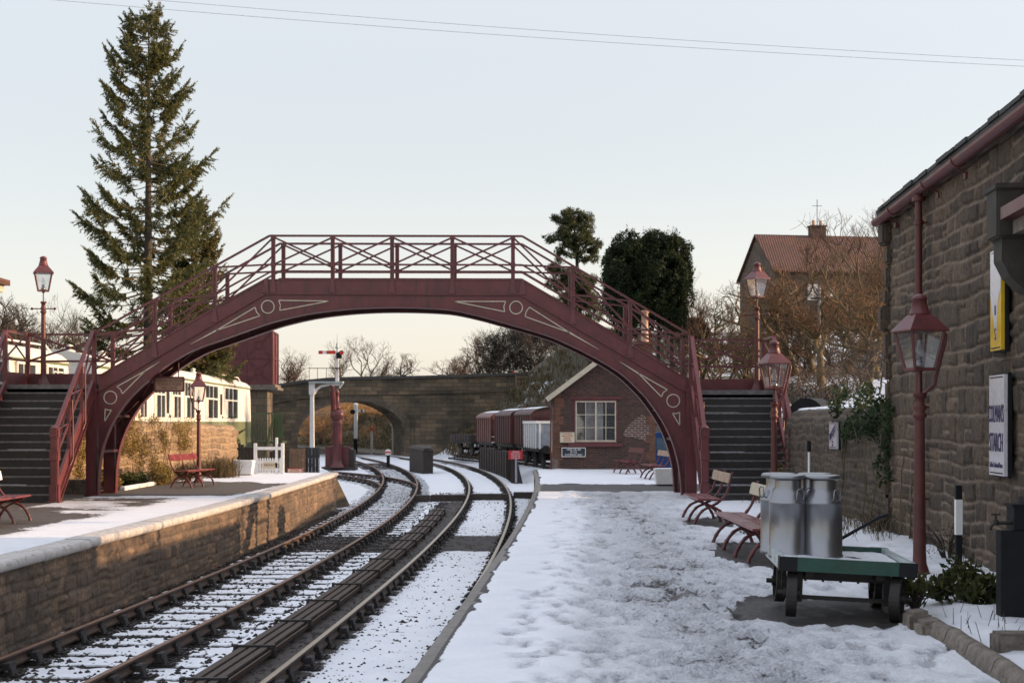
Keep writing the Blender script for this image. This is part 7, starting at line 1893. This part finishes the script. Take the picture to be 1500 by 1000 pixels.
# ---- garden border on the left platform
def shrub(label, loc, r, n, size, mat, name='shrub', asp=.5, seed=0, surf=.3, cat='shrub', group=None):
    t = thing(name, label, cat, loc, 0, group); rg = random.Random(seed)
    cs = [(rg.uniform(-.5, .5)*r[0], rg.uniform(-.5, .5)*r[1], r[2]*rg.uniform(.3, .8), r[0]*.55, r[1]*.55, r[2]*.45) for k in range(7)]
    leaves(n, blobs_pos(cs, surf), size, mat, 'foliage', t, seed, asp)
    segs = []
    for k in range(26):
        a = rg.uniform(0, 6.28); e = (math.cos(a)*r[0]*rg.uniform(.3, .9), math.sin(a)*r[1]*rg.uniform(.3, .9), r[2]*rg.uniform(.5, 1.1)); mid = (e[0]*.4, e[1]*.4, e[2]*.6)
        segs += [((e[0]*.1, e[1]*.1, 0), mid, .008, .006), (mid, e, .006, .003)]
    V, Fc = tubes_np(segs, 3); npmesh('stems', V, Fc, M['bark'], t); return t
def gwp(u, o_=0.0, z=0): q = A_+dg*u-n2*o_; return (q.x, q.y, z)
t = thing('climbing_plant', 'leafy dry creeper spreading over the sunlit garden wall and its top', 'climbing plant', (0, 0, 0))
cs = []
for k in range(46):
    u = rnd.uniform(.2, 8.2); z = 1.0+rnd.uniform(-.2, 1.15)*(1-.05*u); q = gwp(u, .10, z); cs.append((q[0], q[1], q[2], .28, .5, .26))
for k in range(16):
    u = rnd.uniform(.2, 6); q = gwp(u, .05, rnd.uniform(.3, 1.0)); cs.append((q[0], q[1], q[2], .22, .4, .3))
leaves(15000, blobs_pos(cs, .2), .027, M['dryleaf'], 'foliage', t, 11, .6)
segs = []; rg = random.Random(12)
for k in range(26):
    u = rg.uniform(.2, 8); p = Vector(gwp(u, .08, 0)); 
    for j in range(9):
        e = p+Vector((rg.uniform(-.05, .05), rg.uniform(-.22, .22), rg.uniform(.1, .32))); 
        if e.z > 2.4: break
        segs.append((tuple(p), tuple(e), .008, .006)); 
        if rg.random() < .6: f_ = e+Vector((rg.uniform(-.02, .1), rg.uniform(-.35, .35), rg.uniform(-.1, .25))); segs.append((tuple(e), tuple(f_), .005, .003))
        p = e
V, Fc = tubes_np(segs, 3); npmesh('stems', V, Fc, M['barkg'], t)
shrub('green low shrub with orange leaves in the sunlit border under the garden wall', (-9.98, 37.2, 0), (.45, .7, .35), 1500, .04, M['laurel'], seed=21)
shrub('dry straw coloured shrub left of the bench in the sunlit border', (-9.7, 38.9, 0), (.45, .9, .55), 2600, .045, M['dryleaf'], asp=.25, seed=22)
shrub('dry leafy shrub behind the sunlit bench', (-9.15, 40.3, 0), (.4, .8, .50), 2000, .045, M['grass'], asp=.2, seed=23)
shrub('small rusty leaved shrub nearest the left arch foot', (-10.2, 36.1, 0), (.35, .6, .30), 900, .04, M['dryleaf'], seed=24)
pts = [(-8.95+rs.randn()*.22, 43.8+rs.randn()*.5, 0) for i in range(60)]
o = grass_np('ornamental_grass', pts, .75, M['grass'], 'arching ornamental grass clump between the lamp post and the far planter', 5, 16, .008, .12, kind=None, cat='grass clump', bend=.9)
shrub('dark green bush behind the cut off bench at the left edge', (-9.25, 24.6, 0), (.35, .6, .35), 2000, .035, M['ivy'], seed=25)
# ---- flower bed by the stone building
G6 = 'low laurel like plants in the snowy flower bed'
for i, (px, py, Y, r, lab) in enumerate([(1340, 885, 12.3, (.30, .30, .30), 'low laurel like plant right behind the trolley front wheel'), (1375, 870, 12.9, (.24, .24, .24), 'low laurel like plant between the trolley and the lamp post base'), (1408, 862, 13.3, (.20, .2, .34), 'upright leafy plant in the middle of the flower bed'), (1425, 885, 12.6, (.22, .22, .20), 'dark low plant in front of the upright leafy one'), (1452, 872, 12.7, (.26, .22, .26), 'leafy plant beside the black tap box'), (1495, 860, 12.4, (.2, .2, .35), 'leafy plant at the right edge beyond the tap box')]):
    x = (px-750)/F*Y; shrub(lab, (x, Y, .08), r, 330, .034, M['laurel'], 'bed_plant', .5, 40+i, .2, 'plant', G6)
shrub('dead brown shrub at the foot of the drainpipe', ((1395-750)/F*16.6, 16.8, .05), (.42, .35, .42), 500, .02, M['dkscrub'], 'dead_shrub', .2, 51)
shrub('dead brown shrub at the foot of the boundary wall under the climbing stems', ((1285-750)/F*21, 21, .05), (.30, .5, .35), 450, .02, M['dkscrub'], 'dead_shrub', .2, 52)
shrub('small green plant on the snow behind the nearest two benches', (at(1108, 735, 21)[0], 21.5, 0), (.25, .3, .16), 400, .03, M['ivy'], 'bed_plant', .5, 53, .2, 'plant')
shrub('rusty leafy plant at the foot of the staircase behind the boundary wall end', (5.6, 30.0, 0), (.18, .3, .8), 500, .03, M['dryleaf'], 'dead_shrub', .4, 54)
shrub('dry plants around the far bench by the right arch foot', (at(972, 0, 42)[0]+.6, 42.8, 0), (.5, .7, .7), 900, .04, M['grass'], 'dead_shrub', .3, 55)
# climbing stems and ivy on the boundary wall
t = thing('ivy', 'dark ivy climbing where the boundary wall meets the stone building', 'climbing plant', (0, 0, 0))
cs = []
for k in range(34):
    Y = rnd.uniform(21.0, 24.2); z = rnd.uniform(1.45, 2.35); cs.append((5.55-rnd.uniform(0, .12), Y, z, .13, .26, .17))
for k in range(16): cs.append((5.52, rnd.uniform(20.7, 21.4), 1.9-k*.07, .08, .13, .13))
leaves(3000, blobs_pos(cs, .2), .028, M['ivy'], 'foliage', t, 61, .65)
segs = []; rg = random.Random(77)
for (Y, Z1) in ((21.6, 2.6), (22.3, 2.2), (23.2, 1.9), (20.9, 2.0), (20.2, 1.2), (22.0, 2.3), (24.6, 1.5), (19.7, .9), (23.8, 1.3)):
    p = Vector((5.50, Y, .0)); dy = rg.uniform(-.10, .12); r = rg.uniform(.007, .014)
    while p.z < Z1:
        e = p+Vector((rg.uniform(-.02, .02), dy+rg.uniform(-.05, .05), rg.uniform(.10, .2))); e.x = min(e.x, 5.54)
        segs.append((tuple(p), tuple(e), r, r*.95)); r *= .97
        if rg.random() < .5:
            f_ = e+Vector((rg.uniform(-.12, 0), rg.uniform(-.4, .4), rg.uniform(-.05, .3))); segs.append((tuple(e), tuple(f_), r*.5, .003))
        p = e
V, Fc = tubes_np(segs, 5); npmesh('stems', V, Fc, M['barkg'], t)
# dry straw at the foot of the wall
pts = [(5.35-abs(rs.randn())*.15, rs.uniform(19.5, 29.5), .04) for i in range(70)]
o = grass_np('dry_straw', pts, .40, M['grass'], 'dry straw and dead stems along the foot of the boundary wall', 6, 8, .005, .12, bend=.8)
# twigs poking out of the snow in the bed
segs = []
for i in range(60):
    px = rs.uniform(1385, 1495); Y = rs.uniform(9.6, 14); x = (px-750)/F*Y
    if x < 3.5: continue
    a = rs.uniform(0, 6.28); segs.append(((x, Y, .05), (x+math.cos(a)*.05, Y+math.sin(a)*.05, .05+rs.uniform(.08, .16)), .003, .002))
V, Fc = tubes_np(segs, 4); tag(npmesh('dead_twigs', V, Fc, M['bark']), 'short dead twigs poking out of the snowy flower bed', 'twigs', None, 'stuff')
bpy.context.view_layer.update()
for o in bpy.data.objects:
    if 'wo' in o.keys(): del o['wo']
